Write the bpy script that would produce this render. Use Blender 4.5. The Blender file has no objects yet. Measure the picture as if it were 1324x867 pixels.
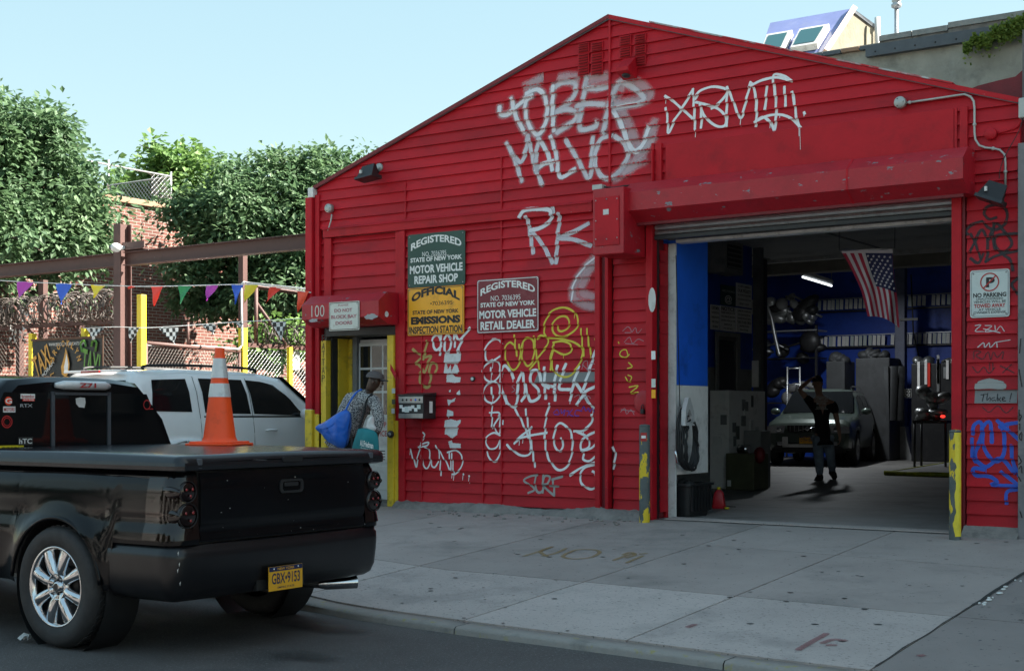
import bpy, bmesh, math, random
from mathutils import Vector, Matrix, noise as mnoise
random.seed(7)
R = math.radians
SC = bpy.context.scene
COL = SC.collection

# ------------------------------------------------------------------ camera
TH = R(34.44); SN, CS = math.sin(TH), math.cos(TH)
CAM = (8.68, -12.67, 1.51)
cd = bpy.data.cameras.new('camera'); cam = bpy.data.objects.new('camera', cd); COL.objects.link(cam)
cam.location = CAM; cam.rotation_euler = (R(90), 0, TH)
cd.sensor_width = 36; cd.lens = 1750 / 1324 * 36; cd.shift_y = 100.5 / 1324
cd.clip_end = 500; cd.clip_start = .1
SC.camera = cam

# ------------------------------------------------------------------ sky, sun, exposure
SUN_AZ = math.atan2(.80, .60)      # from +Y towards +X
SUN_EL = R(43)
w = bpy.data.worlds.new('World'); SC.world = w; w.use_nodes = True
nt = w.node_tree; nt.nodes.clear()
sky = nt.nodes.new('ShaderNodeTexSky'); sky.sky_type = 'NISHITA'; sky.sun_disc = False
sky.sun_elevation = SUN_EL; sky.sun_rotation = SUN_AZ; sky.air_density = 1.0; sky.dust_density = .35; sky.ozone_density = 1.0
bg = nt.nodes.new('ShaderNodeBackground'); bg.inputs[1].default_value = .14
out = nt.nodes.new('ShaderNodeOutputWorld')
hz = nt.nodes.new('ShaderNodeHueSaturation'); hz.inputs['Saturation'].default_value = 2.3; hz.inputs['Value'].default_value = 1.15      # a pale, hazy summer sky
gm = nt.nodes.new('ShaderNodeGamma'); gm.inputs[1].default_value = .25      # evens out the whole dome: a flat, hazy sky
nt.links.new(sky.outputs[0], gm.inputs[0]); nt.links.new(gm.outputs[0], hz.inputs['Color']); tint = nt.nodes.new('ShaderNodeMix'); tint.data_type = 'RGBA'; tint.blend_type = 'MULTIPLY'; tint.inputs[0].default_value = 1; tint.inputs[7].default_value = (.88, .935, .82, 1)
nt.links.new(hz.outputs[0], tint.inputs[6]); nt.links.new(tint.outputs[2], bg.inputs[0]); nt.links.new(bg.outputs[0], out.inputs[0])
sd = bpy.data.lights.new('sun', 'SUN'); sd.energy = 4.6; sd.angle = R(.5); sd.color = (1, .94, .84)
sun = bpy.data.objects.new('sun', sd); COL.objects.link(sun)
sdir = Vector((math.sin(SUN_AZ) * math.cos(SUN_EL), math.cos(SUN_AZ) * math.cos(SUN_EL), math.sin(SUN_EL)))
sun.rotation_euler = sdir.to_track_quat('Z', 'Y').to_euler(); sun.location = (20, 20, 30)
SC.view_settings.view_transform = 'Standard'; SC.view_settings.look = 'None'
SC.view_settings.exposure = 2.36; SC.view_settings.gamma = 1

# ------------------------------------------------------------------ picture <-> place helpers
def ray(px, py):
    r = (px - 662) / 1750
    return Vector((-SN + r * CS, CS + r * SN, (534 - py) / 1750))
CV = Vector(CAM)
def onY(px, py, Y=0.):
    d = ray(px, py); return CV + d * ((Y - CAM[1]) / d.y)
def onX(px, py, X):
    d = ray(px, py); return CV + d * ((X - CAM[0]) / d.x)
def onD(px, py, D): return CV + ray(px, py) * D
def onG(px, py):        # the sloping pavement
    d = ray(px, py); t = (.39 + .0654 * CAM[1] - CAM[2]) / (d.z - .0654 * d.y); return CV + d * t
def X0(px, Y=0.): return onY(px, 400, Y).x
def Z0(px, py, Y=0.): return onY(px, py, Y).z

# ------------------------------------------------------------------ materials
MATS = {}
def mat(name, col, rough=.6, metal=0., var=.12, vs=6., bump=.0, bs=40., dirt=None, ds=3., damt=.5, spec=.5, coat=0., emit=None, es=1., trans=0., stretch=None):
    m = bpy.data.materials.new(name); m.use_nodes = True
    n = m.node_tree.nodes; l = m.node_tree.links; b = n['Principled BSDF']
    b.inputs['Roughness'].default_value = rough; b.inputs['Metallic'].default_value = metal
    b.inputs['Specular IOR Level'].default_value = spec; b.inputs['Coat Weight'].default_value = coat
    b.inputs['Coat Roughness'].default_value = .04
    b.inputs['Transmission Weight'].default_value = trans
    geo = n.new('ShaderNodeNewGeometry'); pos = geo.outputs['Position']
    if stretch:
        mp = n.new('ShaderNodeMapping'); mp.inputs['Scale'].default_value = stretch; l.new(pos, mp.inputs[0]); pos = mp.outputs[0]
    base = None
    if var > 0:
        t = n.new('ShaderNodeTexNoise'); t.inputs['Scale'].default_value = vs; t.inputs['Detail'].default_value = 6; t.inputs['Roughness'].default_value = .65
        l.new(pos, t.inputs['Vector'])
        r = n.new('ShaderNodeMapRange'); r.inputs[1].default_value = .3; r.inputs[2].default_value = .7
        r.inputs[3].default_value = 1 - var; r.inputs[4].default_value = 1 + var; l.new(t.outputs[0], r.inputs[0])
        mx = n.new('ShaderNodeVectorMath'); mx.operation = 'SCALE'; mx.inputs[0].default_value = col[:3]; l.new(r.outputs[0], mx.inputs['Scale'])
        base = mx.outputs[0]
    if dirt:
        t2 = n.new('ShaderNodeTexNoise'); t2.inputs['Scale'].default_value = ds; t2.inputs['Detail'].default_value = 9; t2.inputs['Roughness'].default_value = .7
        l.new(pos, t2.inputs['Vector'])
        r2 = n.new('ShaderNodeMapRange'); r2.inputs[1].default_value = .52; r2.inputs[2].default_value = .72; r2.inputs[3].default_value = 0; r2.inputs[4].default_value = damt; l.new(t2.outputs[0], r2.inputs[0])
        mm = n.new('ShaderNodeMix'); mm.data_type = 'RGBA'; l.new(r2.outputs[0], mm.inputs[0])
        if base: l.new(base, mm.inputs[6])
        else: mm.inputs[6].default_value = (*col[:3], 1)
        mm.inputs[7].default_value = (*dirt[:3], 1); base = mm.outputs[2]
    if base: l.new(base, b.inputs['Base Color'])
    else: b.inputs['Base Color'].default_value = (*col[:3], 1)
    if bump > 0:
        t3 = n.new('ShaderNodeTexNoise'); t3.inputs['Scale'].default_value = bs; t3.inputs['Detail'].default_value = 5; l.new(pos, t3.inputs['Vector'])
        bp = n.new('ShaderNodeBump'); bp.inputs['Strength'].default_value = 1; bp.inputs['Distance'].default_value = bump; l.new(t3.outputs[0], bp.inputs['Height']); l.new(bp.outputs[0], b.inputs['Normal'])
    if emit:
        b.inputs['Emission Color'].default_value = (*emit, 1); b.inputs['Emission Strength'].default_value = es
    MATS[name] = m
    return m
def chips(m, lo, hi, col, scale=9., stretch=None):
    """paint chips: patches of another colour with a hard outline of their own"""
    n = m.node_tree.nodes; l = m.node_tree.links; b = n['Principled BSDF']
    src = b.inputs['Base Color'].links[0].from_socket
    geo = n.new('ShaderNodeNewGeometry'); mp = n.new('ShaderNodeMapping'); mp.inputs['Scale'].default_value = stretch or (1, 1, 1); l.new(geo.outputs['Position'], mp.inputs[0])
    t = n.new('ShaderNodeTexNoise'); t.inputs['Scale'].default_value = scale; t.inputs['Detail'].default_value = 8; t.inputs['Roughness'].default_value = .6; l.new(mp.outputs[0], t.inputs[0])
    r = n.new('ShaderNodeMapRange'); r.inputs[1].default_value = lo; r.inputs[2].default_value = hi; l.new(t.outputs[0], r.inputs[0])
    mm = n.new('ShaderNodeMix'); mm.data_type = 'RGBA'; l.new(r.outputs[0], mm.inputs[0]); l.new(src, mm.inputs[6]); mm.inputs[7].default_value = (*col, 1); l.new(mm.outputs[2], b.inputs['Base Color'])
    return m
M = MATS
RED = (.46, .0065, .016)
mat('red', RED, .55, spec=.3, var=.14, vs=2.2, bump=.0015, bs=30, dirt=(.16, .006, .012), ds=2.6, damt=.55)
chips(M['red'], .72, .73, (.30, .25, .25), 26)
mat('red_board', RED, .55, spec=.3, var=.16, vs=1.6, bump=.0015, bs=22, dirt=(.20, .008, .016), ds=1.7, damt=.6, stretch=(.6, 1, 1.6))
chips(M['red_board'], .745, .75, (.32, .24, .24), 34)
mat('red_worn', (.42, .009, .02), .45, var=.2, vs=3, bump=.002, bs=30, dirt=(.14, .01, .015), ds=3, damt=.7)
chips(M['red_worn'], .635, .65, (.20, .20, .22), 7, (1, 1, 2.2))
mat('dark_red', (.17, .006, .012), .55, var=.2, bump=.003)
mat('yellow', (.72, .50, .03), .5, var=.1, vs=5, dirt=(.12, .09, .04), ds=7, damt=.8, bump=.001)
mat('yellow_clean', (.85, .66, .04), .45, var=.06, dirt=(.4, .3, .05), ds=4, damt=.5)
mat('white_paint', (.62, .62, .60), .5, var=.08, vs=6, dirt=(.22, .20, .17), ds=8, damt=.7, bump=.001)
mat('door_paint', (.66, .68, .68), .5, var=.06, dirt=(.2, .2, .19), ds=3, damt=.5)
mat('grey_frame', (.20, .21, .22), .5, var=.1)
mat('glass', (.012, .014, .016), .04, var=0, spec=.8)
mat('car_glass', (.006, .007, .008), .05, var=0, spec=.3)
mat('black_metal', (.018, .018, .02), .45, var=.2, dirt=(.06, .055, .05), ds=5, damt=.5)
mat('black_plastic', (.014, .014, .015), .55, var=.15, bump=.001, bs=80)
mat('rubber', (.028, .028, .029), .75, var=.25, vs=12, bump=.002, bs=60, dirt=(.05, .047, .043), ds=6, damt=.6)
mat('chrome', (.62, .63, .65), .12, 1., var=.08, vs=8)
mat('steel', (.36, .37, .37), .4, .8, var=.2, vs=10, dirt=(.15, .1, .07), ds=7, damt=.5)
mat('pipe_grey', (.42, .44, .42), .45, .3, var=.12)
mat('white_plastic', (.68, .68, .66), .4, var=.05, dirt=(.35, .33, .3), ds=9, damt=.5)
mat('brown_steel', (.105, .05, .042), .6, var=.15, vs=5, dirt=(.05, .028, .022), ds=5, damt=.7, bump=.001)
chips(M['brown_steel'], .70, .72, (.30, .25, .22), 20)
mat('rust', (.13, .07, .045), .8, var=.3, vs=20)
mat('wire', (.085, .07, .062), .6, .3, var=.2)
mat('galv', (.44, .45, .46), .45, .6, var=.15)
mat('sidewalk', (.335, .285, .262), .85, var=.10, vs=1.3, bump=.0035, bs=90, dirt=(.11, .108, .102), ds=1.1, damt=.55)
chips(M['sidewalk'], .64, .67, (.13, .125, .12), 28)
chips(M['sidewalk'], .715, .73, (.30, .29, .27), 60)
mat('sidewalk_light', (.44, .378, .35), .85, var=.10, vs=1.3, bump=.004, bs=90, dirt=(.15, .148, .14), ds=1.4, damt=.5)
chips(M['sidewalk_light'], .60, .63, (.19, .18, .17), 34, (1, 1.6, 1))
mat('sidewalk_dark', (.25, .215, .20), .85, var=.1, vs=1.5, bump=.003, bs=90, dirt=(.08, .08, .078), ds=1.5, damt=.5)
chips(M['sidewalk_dark'], .64, .67, (.08, .08, .08), 26)
mat('rough_concrete', (.22, .20, .185), .9, var=.25, vs=5, bump=.012, bs=25, dirt=(.09, .085, .08), ds=4, damt=.8)
mat('kerb', (.30, .275, .25), .85, var=.15, vs=3, bump=.004, bs=60, dirt=(.08, .08, .075), ds=3, damt=.7)
chips(M['kerb'], .60, .70, (.33, .29, .09), 9, (1, 1, 1))
mat('joint', (.03, .03, .028), .9, var=.3)
mat('asphalt', (.085, .076, .073), .82, var=.22, vs=1.2, bump=.008, bs=140, dirt=(.03, .03, .031), ds=.8, damt=.85)
chips(M['asphalt'], .57, .63, (.15, .15, .15), 55)
mat('floor_in', (.20, .19, .18), .6, var=.25, vs=1.6, bump=.003, bs=40, dirt=(.035, .033, .032), ds=1.3, damt=.85)
mat('yard', (.10, .097, .09), .9, var=.2, vs=1, bump=.01, bs=20)
mat('blue_back_dim', (.009, .06, .42), .5, var=.25, vs=1.2, dirt=(.01, .015, .06), ds=.9, damt=.8)  # darker copy of the pier blue, dimmed in colour against the tube light
mat('blue_pier_lit', (.016, .14, .78), .5, var=.12, vs=2, dirt=(.01, .02, .10), ds=1.5, damt=.6)  # blue raised in colour to stand in for daylight on the pier
mat('int_white', (.88, .86, .84), .6, var=.1, vs=3, dirt=(.15, .14, .13), ds=3, damt=.6)
mat('int_dark', (.13, .13, .13), .8, var=.3, vs=3)
mat('int_grey', (.24, .24, .24), .7, var=.2, vs=4, dirt=(.03, .03, .03), ds=4, damt=.6)
mat('ceiling', (.62, .62, .60), .8, var=.12, vs=1.2, dirt=(.1, .095, .09), ds=1, damt=.5)
mat('concrete_wall', (.40, .38, .33), .9, var=.22, vs=1.6, bump=.02, bs=6, dirt=(.15, .145, .13), ds=1.1, damt=.85)
mat('beige_stucco', (.20, .18, .13), .9, var=.22, vs=2.5, bump=.01, bs=12, dirt=(.16, .14, .10), ds=2, damt=.7)
mat('blue_membrane', (.17, .20, .40), .35, var=.12, vs=3, dirt=(.28, .30, .42), ds=2.5, damt=.5)
mat('pink_trim', (.36, .25, .20), .6, var=.08)
mat('steel_band', (.09, .10, .115), .5, .3, var=.15)
mat('coping', (.30, .30, .29), .8, var=.2, bump=.004)
mat('terracotta', (.32, .19, .12), .7, var=.15, vs=4)
mat('orange', (.98, .085, .008), .5, var=.06, dirt=(.5, .05, .01), ds=8, damt=.4)
mat('reflective', (.62, .62, .62), .32, .2, var=.06, dirt=(.3, .3, .3), ds=14, damt=.6)
mat('truck_black', (.0030, .0032, .0045), .12, var=.1, spec=.24, coat=.0, dirt=(.009, .009, .0095), ds=2, damt=.5)
mat('bumper_black', (.0055, .0056, .0075), .30, var=.2, dirt=(.011, .011, .012), ds=4, damt=.9)
mat('cover_black', (.008, .009, .012), .22, var=.15, coat=.0, dirt=(.022, .022, .026), ds=3, damt=.5)
mat('lens_dark', (.008, .003, .003), .08, var=0, coat=.15)
mat('lens_red', (.25, .008, .01), .12, var=0, coat=1)
mat('suv_white', (.74, .74, .74), .28, var=.02, coat=.5)
mat('volvo_green', (.075, .10, .085), .3, .3, var=.03, coat=.6)
mat('clear_lens', (.55, .56, .58), .08, .5, var=.2, vs=30)
mat('plate_yellow', (.80, .40, .02), .4, var=.03)
mat('plate_blue', (.012, .02, .08), .4, var=0)
mat('ink_white', (.78, .78, .75), .5, var=.04)
mat('ink_black', (.012, .012, .012), .5, var=.05)
mat('ink_red', (.42, .02, .02), .5, var=.1)
mat('ink_faded_red', (.38, .14, .16), .6, var=.3, vs=40)
mat('ink_grey', (.33, .33, .34), .5, var=.05)
mat('sign_green', (.012, .058, .042), .35, var=.12, vs=5, dirt=(.03, .08, .06), ds=4, damt=.4)
mat('sign_orange', (.98, .43, .018), .35, var=.06, vs=6, dirt=(.5, .22, .03), ds=7, damt=.6)
mat('sign_maroon', (.19, .010, .022), .35, var=.12, dirt=(.3, .12, .13), ds=6, damt=.4)
chips(M['sign_maroon'], .70, .715, (.12, .10, .10), 18)
mat('sign_white', (.56, .62, .60), .4, var=.05, dirt=(.38, .38, .34), ds=6, damt=.5)
mat('sign_old', (.62, .64, .58), .45, var=.05, dirt=(.35, .3, .24), ds=7, damt=.7)
mat('paper', (.66, .65, .64), .85, var=.08, dirt=(.45, .42, .40), ds=16, damt=.6, bump=.002)
mat('paper_dim', (.80, .80, .78), .8, var=.1)
mat('skin_dark', (.060, .030, .018), .5, var=.1)
mat('skin', (.44, .25, .18), .5, var=.06)
mat('hair', (.012, .009, .008), .6, var=.2)
mat('jeans', (.28, .34, .42), .85, var=.25, vs=12, dirt=(.2, .24, .3), ds=8, damt=.5)
mat('black_cloth', (.012, .012, .013), .85, var=.25)
mat('cap_grey', (.10, .085, .085), .8, var=.15)
mat('blue_bag', (.012, .12, .55), .3, var=.12, bump=.02, bs=14)
mat('teal_bag', (.006, .17, .19), .7, var=.12, bump=.006, bs=16)
mat('lamp_tube', (.9, .9, .9), .5, var=0, emit=(.9, .97, 1), es=.6)
mat('bark', (.075, .06, .048), .9, var=.3, vs=12, bump=.02, bs=20)
mat('spray_silver', (.5, .5, .5), .3, .7)
mat('flag_white', (.55, .52, .55), .8, var=.06)
mat('flag_red', (.36, .02, .05), .8, var=.06)
mat('flag_blue', (.015, .02, .08), .8, var=.06)
mat('tyre_red', (.5, .01, .02), .4)
mat('cab_dark', (.045, .047, .05), .6, var=.25, vs=4, dirt=(.02, .02, .02), ds=3, damt=.7)
mat('olive', (.10, .10, .055), .6, var=.2)
mat('mortar_far', (.4, .36, .3), .9)
for nm, c in dict(b_red=(.75, .03, .012), b_orange=(.80, .06, .015), b_yellow=(.75, .60, .02), b_blue=(.01, .10, .60), b_green=(.005, .22, .07), b_purple=(.38, .03, .38)).items():
    mat(nm, c, .45, var=.05)
def per_object(m, lo, hi):
    n = m.node_tree.nodes; l = m.node_tree.links; b = n['Principled BSDF']; src = b.inputs['Base Color'].links[0].from_socket
    oi = n.new('ShaderNodeObjectInfo'); r = n.new('ShaderNodeMapRange'); r.inputs[3].default_value = lo; r.inputs[4].default_value = hi; l.new(oi.outputs['Random'], r.inputs[0])
    v = n.new('ShaderNodeVectorMath'); v.operation = 'SCALE'; l.new(src, v.inputs[0]); l.new(r.outputs[0], v.inputs['Scale']); l.new(v.outputs[0], b.inputs['Base Color'])
per_object(M['red_board'], .86, 1.12)
for k_ in ('sidewalk', 'sidewalk_light', 'sidewalk_dark', 'kerb'): per_object(M[k_], .93, 1.06)
mat('gum', (.085, .083, .08), .9, var=.2)
# tweed shirt: woven check
def weave(name, c1, c2, sc):
    m = mat(name, c1, .9, var=0); n = m.node_tree.nodes; l = m.node_tree.links
    tc = n.new('ShaderNodeTexCoord'); ck = n.new('ShaderNodeTexVoronoi'); ck.inputs['Scale'].default_value = sc
    l.new(tc.outputs['Object'], ck.inputs[0]); r = n.new('ShaderNodeMapRange'); r.inputs[1].default_value = .35; r.inputs[2].default_value = .6; l.new(ck.outputs[0], r.inputs[0])
    mm = n.new('ShaderNodeMix'); mm.data_type = 'RGBA'; mm.inputs[6].default_value = (*c1, 1); mm.inputs[7].default_value = (*c2, 1); l.new(r.outputs[0], mm.inputs[0]); l.new(mm.outputs[2], n['Principled BSDF'].inputs['Base Color'])
weave('tweed', (.50, .49, .48), (.07, .07, .075), 75)
def leafmat(name, c1, c2):
    m = bpy.data.materials.new(name); m.use_nodes = True; n = m.node_tree.nodes; l = m.node_tree.links; b = n['Principled BSDF']
    at = n.new('ShaderNodeAttribute'); at.attribute_name = 'tone'
    mm = n.new('ShaderNodeMix'); mm.data_type = 'RGBA'; mm.inputs[6].default_value = (*c1, 1); mm.inputs[7].default_value = (*c2, 1); l.new(at.outputs['Fac'], mm.inputs[0]); l.new(mm.outputs[2], b.inputs['Base Color'])
    b.inputs['Roughness'].default_value = .6
    tr = n.new('ShaderNodeBsdfTranslucent'); l.new(mm.outputs[2], tr.inputs[0]); ms = n.new('ShaderNodeMixShader'); ms.inputs[0].default_value = .38
    l.new(b.outputs[0], ms.inputs[1]); l.new(tr.outputs[0], ms.inputs[2]); l.new(ms.outputs[0], n['Material Output'].inputs[0]); MATS[name] = m
leafmat('leaf_dark', (.060, .125, .060), (.17, .27, .13))
leafmat('leaf_light', (.10, .20, .05), (.20, .32, .09))
leafmat('leaf_unseen', (.015, .035, .015), (.035, .07, .025))
leafmat('leaf_vine', (.14, .22, .04), (.32, .40, .08))  # leaf colours raised to stand in for sunlight missing on the vine
def brickmat(name, axis, c1, c2, mort, bw=.21, bh=.0685):
    m = bpy.data.materials.new(name); m.use_nodes = True; n = m.node_tree.nodes; l = m.node_tree.links; b = n['Principled BSDF']
    geo = n.new('ShaderNodeNewGeometry'); sp = n.new('ShaderNodeSeparateXYZ'); l.new(geo.outputs['Position'], sp.inputs[0]); cb = n.new('ShaderNodeCombineXYZ')
    l.new(sp.outputs[axis], cb.inputs[0]); l.new(sp.outputs[2], cb.inputs[1])
    br = n.new('ShaderNodeTexBrick'); l.new(cb.outputs[0], br.inputs[0]); br.inputs['Scale'].default_value = 1
    br.inputs['Brick Width'].default_value = bw; br.inputs['Row Height'].default_value = bh; br.inputs['Mortar Size'].default_value = .009; br.inputs['Mortar Smooth'].default_value = .2
    br.inputs['Color1'].default_value = (*c1, 1); br.inputs['Color2'].default_value = (*c2, 1); br.inputs['Mortar'].default_value = (*mort, 1)
    ns = n.new('ShaderNodeTexNoise'); ns.inputs['Scale'].default_value = .8; ns.inputs['Detail'].default_value = 8; l.new(geo.outputs['Position'], ns.inputs[0])
    r = n.new('ShaderNodeMapRange'); r.inputs[1].default_value = .3; r.inputs[2].default_value = .7; r.inputs[3].default_value = .75; r.inputs[4].default_value = 1.2; l.new(ns.outputs[0], r.inputs[0])
    v = n.new('ShaderNodeVectorMath'); v.operation = 'SCALE'; l.new(br.outputs[0], v.inputs[0]); l.new(r.outputs[0], v.inputs['Scale']); l.new(v.outputs[0], b.inputs['Base Color'])
    b.inputs['Roughness'].default_value = .9
    bp = n.new('ShaderNodeBump'); bp.inputs['Distance'].default_value = .01; bp.invert = True; l.new(br.outputs['Fac'], bp.inputs['Height']); l.new(bp.outputs[0], b.inputs['Normal']); MATS[name] = m
brickmat('brick_yard', 1, (.21, .075, .055), (.15, .055, .042), (.34, .30, .26))
brickmat('brick_opp', 0, (.27, .27, .265), (.23, .23, .23), (.30, .30, .29))
brickmat('brick_nb', 1, (.22, .1, .07), (.18, .08, .06), (.3, .28, .25))
def spray(name, col, op=.95, soft=.5, rough=.5, metal=0.):
    """sprayed paint: coverage fades with the stroke's own edge"""
    m = bpy.data.materials.new(name); m.use_nodes = True; n = m.node_tree.nodes; l = m.node_tree.links; b = n['Principled BSDF']
    b.inputs['Base Color'].default_value = (*col, 1); b.inputs['Roughness'].default_value = rough; b.inputs['Metallic'].default_value = metal
    at = n.new('ShaderNodeAttribute'); at.attribute_name = 'cov'; geo = n.new('ShaderNodeNewGeometry')
    ns = n.new('ShaderNodeTexNoise'); ns.inputs['Scale'].default_value = 60; ns.inputs['Detail'].default_value = 4; l.new(geo.outputs['Position'], ns.inputs[0])
    a = n.new('ShaderNodeMath'); a.operation = 'SUBTRACT'; l.new(ns.outputs[0], a.inputs[0]); a.inputs[1].default_value = .5
    a2 = n.new('ShaderNodeMath'); a2.operation = 'MULTIPLY_ADD'; l.new(a.outputs[0], a2.inputs[0]); a2.inputs[1].default_value = .5; l.new(at.outputs['Fac'], a2.inputs[2])
    r = n.new('ShaderNodeMapRange'); r.interpolation_type = 'SMOOTHSTEP'; r.inputs[1].default_value = .06; r.inputs[2].default_value = .06 + soft; r.inputs[3].default_value = 0; r.inputs[4].default_value = op; l.new(a2.outputs[0], r.inputs[0])
    l.new(r.outputs[0], b.inputs['Alpha']); MATS[name] = m
spray('sp_white', (.80, .80, .80), .96, .22); spray('sp_soft', (.78, .76, .80), .9, .5); spray('sp_haze', (.72, .66, .70), .42, .9)
spray('sp_yellow', (.72, .58, .04), .92, .3); spray('sp_yellow_old', (.55, .42, .12), .7, .4); spray('sp_grey', (.22, .22, .22), .9, .15); spray('sp_silver', (.36, .36, .34), .85, .3)
spray('sp_blue', (.015, .09, .55), .88, .3); spray('sp_violet', (.04, .03, .42), .85, .3); spray('sp_black', (.02, .012, .014), .85, .3); spray('sp_pink', (.45, .25, .28), .75, .3)
spray('sp_ground', (.34, .24, .10), .6, .5); spray('sp_ground_red', (.26, .08, .09), .55, .5); spray('sp_stain', (.05, .05, .05), .55, .9); spray('sp_thin', (.6, .6, .6), .8, .3)

# ------------------------------------------------------------------ object helpers
LOCAL = set()
def root_off(p):
    if p is None: return Vector((0, 0, 0))
    r = p
    while r.parent: r = r.parent
    return Vector((0, 0, 0)) if r.name in LOCAL else Vector(r.location)
def tag(o, label=None, cat=None, group=None, kind=None):
    if label: o['label'] = label
    if cat: o['category'] = cat
    if group: o['group'] = group
    if kind: o['kind'] = kind
    return o
def thing(name, label, cat, loc=(0, 0, 0), group=None, rz=None):
    o = bpy.data.objects.new(name, None); COL.objects.link(o); o.location = loc; o.empty_display_size = .2
    if rz is not None: o.rotation_euler = (0, 0, rz); LOCAL.add(o.name)
    return tag(o, label, cat, group)
class MB:
    def __init__(s): s.v = []; s.f = []; s.mi = []; s.sm = []; s.attr = {}; s.an = None
    def add(s, vs, fs, smooth=False, m=0):
        k = len(s.v); s.v += [tuple(p) for p in vs]
        for f in fs: s.f.append([i + k for i in f]); s.mi.append(m); s.sm.append(smooth)
        return s
    def box(s, x0, x1, y0, y1, z0, z1, b=0., m=0):
        if x0 > x1: x0, x1 = x1, x0
        if y0 > y1: y0, y1 = y1, y0
        if z0 > z1: z0, z1 = z1, z0
        if b > 0:
            bm = bmesh.new(); bmesh.ops.create_cube(bm, size=1)
            for v in bm.verts: v.co = Vector(((x0 + x1) / 2 + v.co.x * (x1 - x0), (y0 + y1) / 2 + v.co.y * (y1 - y0), (z0 + z1) / 2 + v.co.z * (z1 - z0)))
            bmesh.ops.bevel(bm, geom=list(bm.edges), offset=b, segments=2, affect='EDGES', profile=.5)
            bm.verts.index_update(); s.add([v.co[:] for v in bm.verts], [[v.index for v in f.verts] for f in bm.faces], False, m); bm.free(); return s
        v = [(x0, y0, z0), (x1, y0, z0), (x1, y1, z0), (x0, y1, z0), (x0, y0, z1), (x1, y0, z1), (x1, y1, z1), (x0, y1, z1)]
        return s.add(v, [[0, 3, 2, 1], [4, 5, 6, 7], [0, 1, 5, 4], [1, 2, 6, 5], [2, 3, 7, 6], [3, 0, 4, 7]], False, m)
    def prism(s, poly, axis, a, b, m=0, smooth=False):
        """poly of 2-D points extruded along axis from a to b; 'x': (y,z), 'y': (x,z), 'z': (x,y)"""
        def P(p, t): return {'x': (t, p[0], p[1]), 'y': (p[0], t, p[1]), 'z': (p[0], p[1], t)}[axis]
        n = len(poly); v = [P(p, a) for p in poly] + [P(p, b) for p in poly]
        s.add(v, [list(range(n))[::-1], [n + i for i in range(n)]], False, m)
        k = len(s.v) - 2 * n
        for i in range(n):
            s.f.append([k + i, k + (i + 1) % n, k + n + (i + 1) % n, k + n + i]); s.mi.append(m); s.sm.append(smooth)
        return s
    def tube(s, pts, r, n=8, m=0, caps=True, smooth=True):
        pts = [Vector(p) for p in pts]; rr = r if isinstance(r, (list, tuple)) else [r] * len(pts); rings = []; up = None
        for i, p in enumerate(pts):
            t = (pts[min(i + 1, len(pts) - 1)] - pts[max(i - 1, 0)]).normalized()
            if up is None: up = Vector((0, 0, 1)) if abs(t.z) < .9 else Vector((1, 0, 0))
            a = t.cross(up).normalized(); up = a.cross(t).normalized()
            rings.append([p + (a * math.cos(q * 2 * math.pi / n) + up * math.sin(q * 2 * math.pi / n)) * rr[i] for q in range(n)])
        k = len(s.v); fs = []
        for i in range(len(pts) - 1):
            for q in range(n): fs.append([i * n + q, i * n + (q + 1) % n, (i + 1) * n + (q + 1) % n, (i + 1) * n + q])
        s.add([v for g in rings for v in g], fs, smooth, m)
        if caps:
            s.f.append([k + q for q in range(n)][::-1]); s.mi.append(m); s.sm.append(False)
            s.f.append([k + (len(pts) - 1) * n + q for q in range(n)]); s.mi.append(m); s.sm.append(False)
        return s
    def lathe(s, prof, c=(0, 0, 0), axis='z', n=32, m=0, smooth=True, caps=True):
        vs = []
        for (r, h) in prof:
            for q in range(n):
                a = 2 * math.pi * q / n; x, y = r * math.cos(a), r * math.sin(a)
                p = {'z': (x, y, h), 'y': (x, h, y), 'x': (h, x, y)}[axis]; vs.append((p[0] + c[0], p[1] + c[1], p[2] + c[2]))
        fs = [[i * n + q, i * n + (q + 1) % n, (i + 1) * n + (q + 1) % n, (i + 1) * n + q] for i in range(len(prof) - 1) for q in range(n)]
        k = len(s.v); s.add(vs, fs, smooth, m)
        if caps:
            s.f.append([k + q for q in range(n)]); s.mi.append(m); s.sm.append(False)
            s.f.append([k + (len(prof) - 1) * n + q for q in range(n)]); s.mi.append(m); s.sm.append(False)
        return s
    def ell(s, c, r, n=16, k=10, m=0, rot=None):
        vs = []; fs = []
        for i in range(k + 1):
            for q in range(n):
                th = math.pi * i / k; a = 2 * math.pi * q / n
                p = Vector((r[0] * math.sin(th) * math.cos(a), r[1] * math.sin(th) * math.sin(a), r[2] * math.cos(th)))
                if rot: p = rot @ p
                vs.append(p + Vector(c))
        for i in range(k):
            for q in range(n): fs.append([i * n + q, i * n + (q + 1) % n, (i + 1) * n + (q + 1) % n, (i + 1) * n + q])
        return s.add(vs, fs, True, m)
    def grid(s, rows, smooth=True, m=0, close=False):
        nr, nc = len(rows), len(rows[0]); fs = []
        for i in range(nr - 1):
            for j in range(nc - (0 if close else 1)): fs.append([i * nc + j, i * nc + (j + 1) % nc, (i + 1) * nc + (j + 1) % nc, (i + 1) * nc + j])
        return s.add([p for r in rows for p in r], fs, smooth, m)
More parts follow.
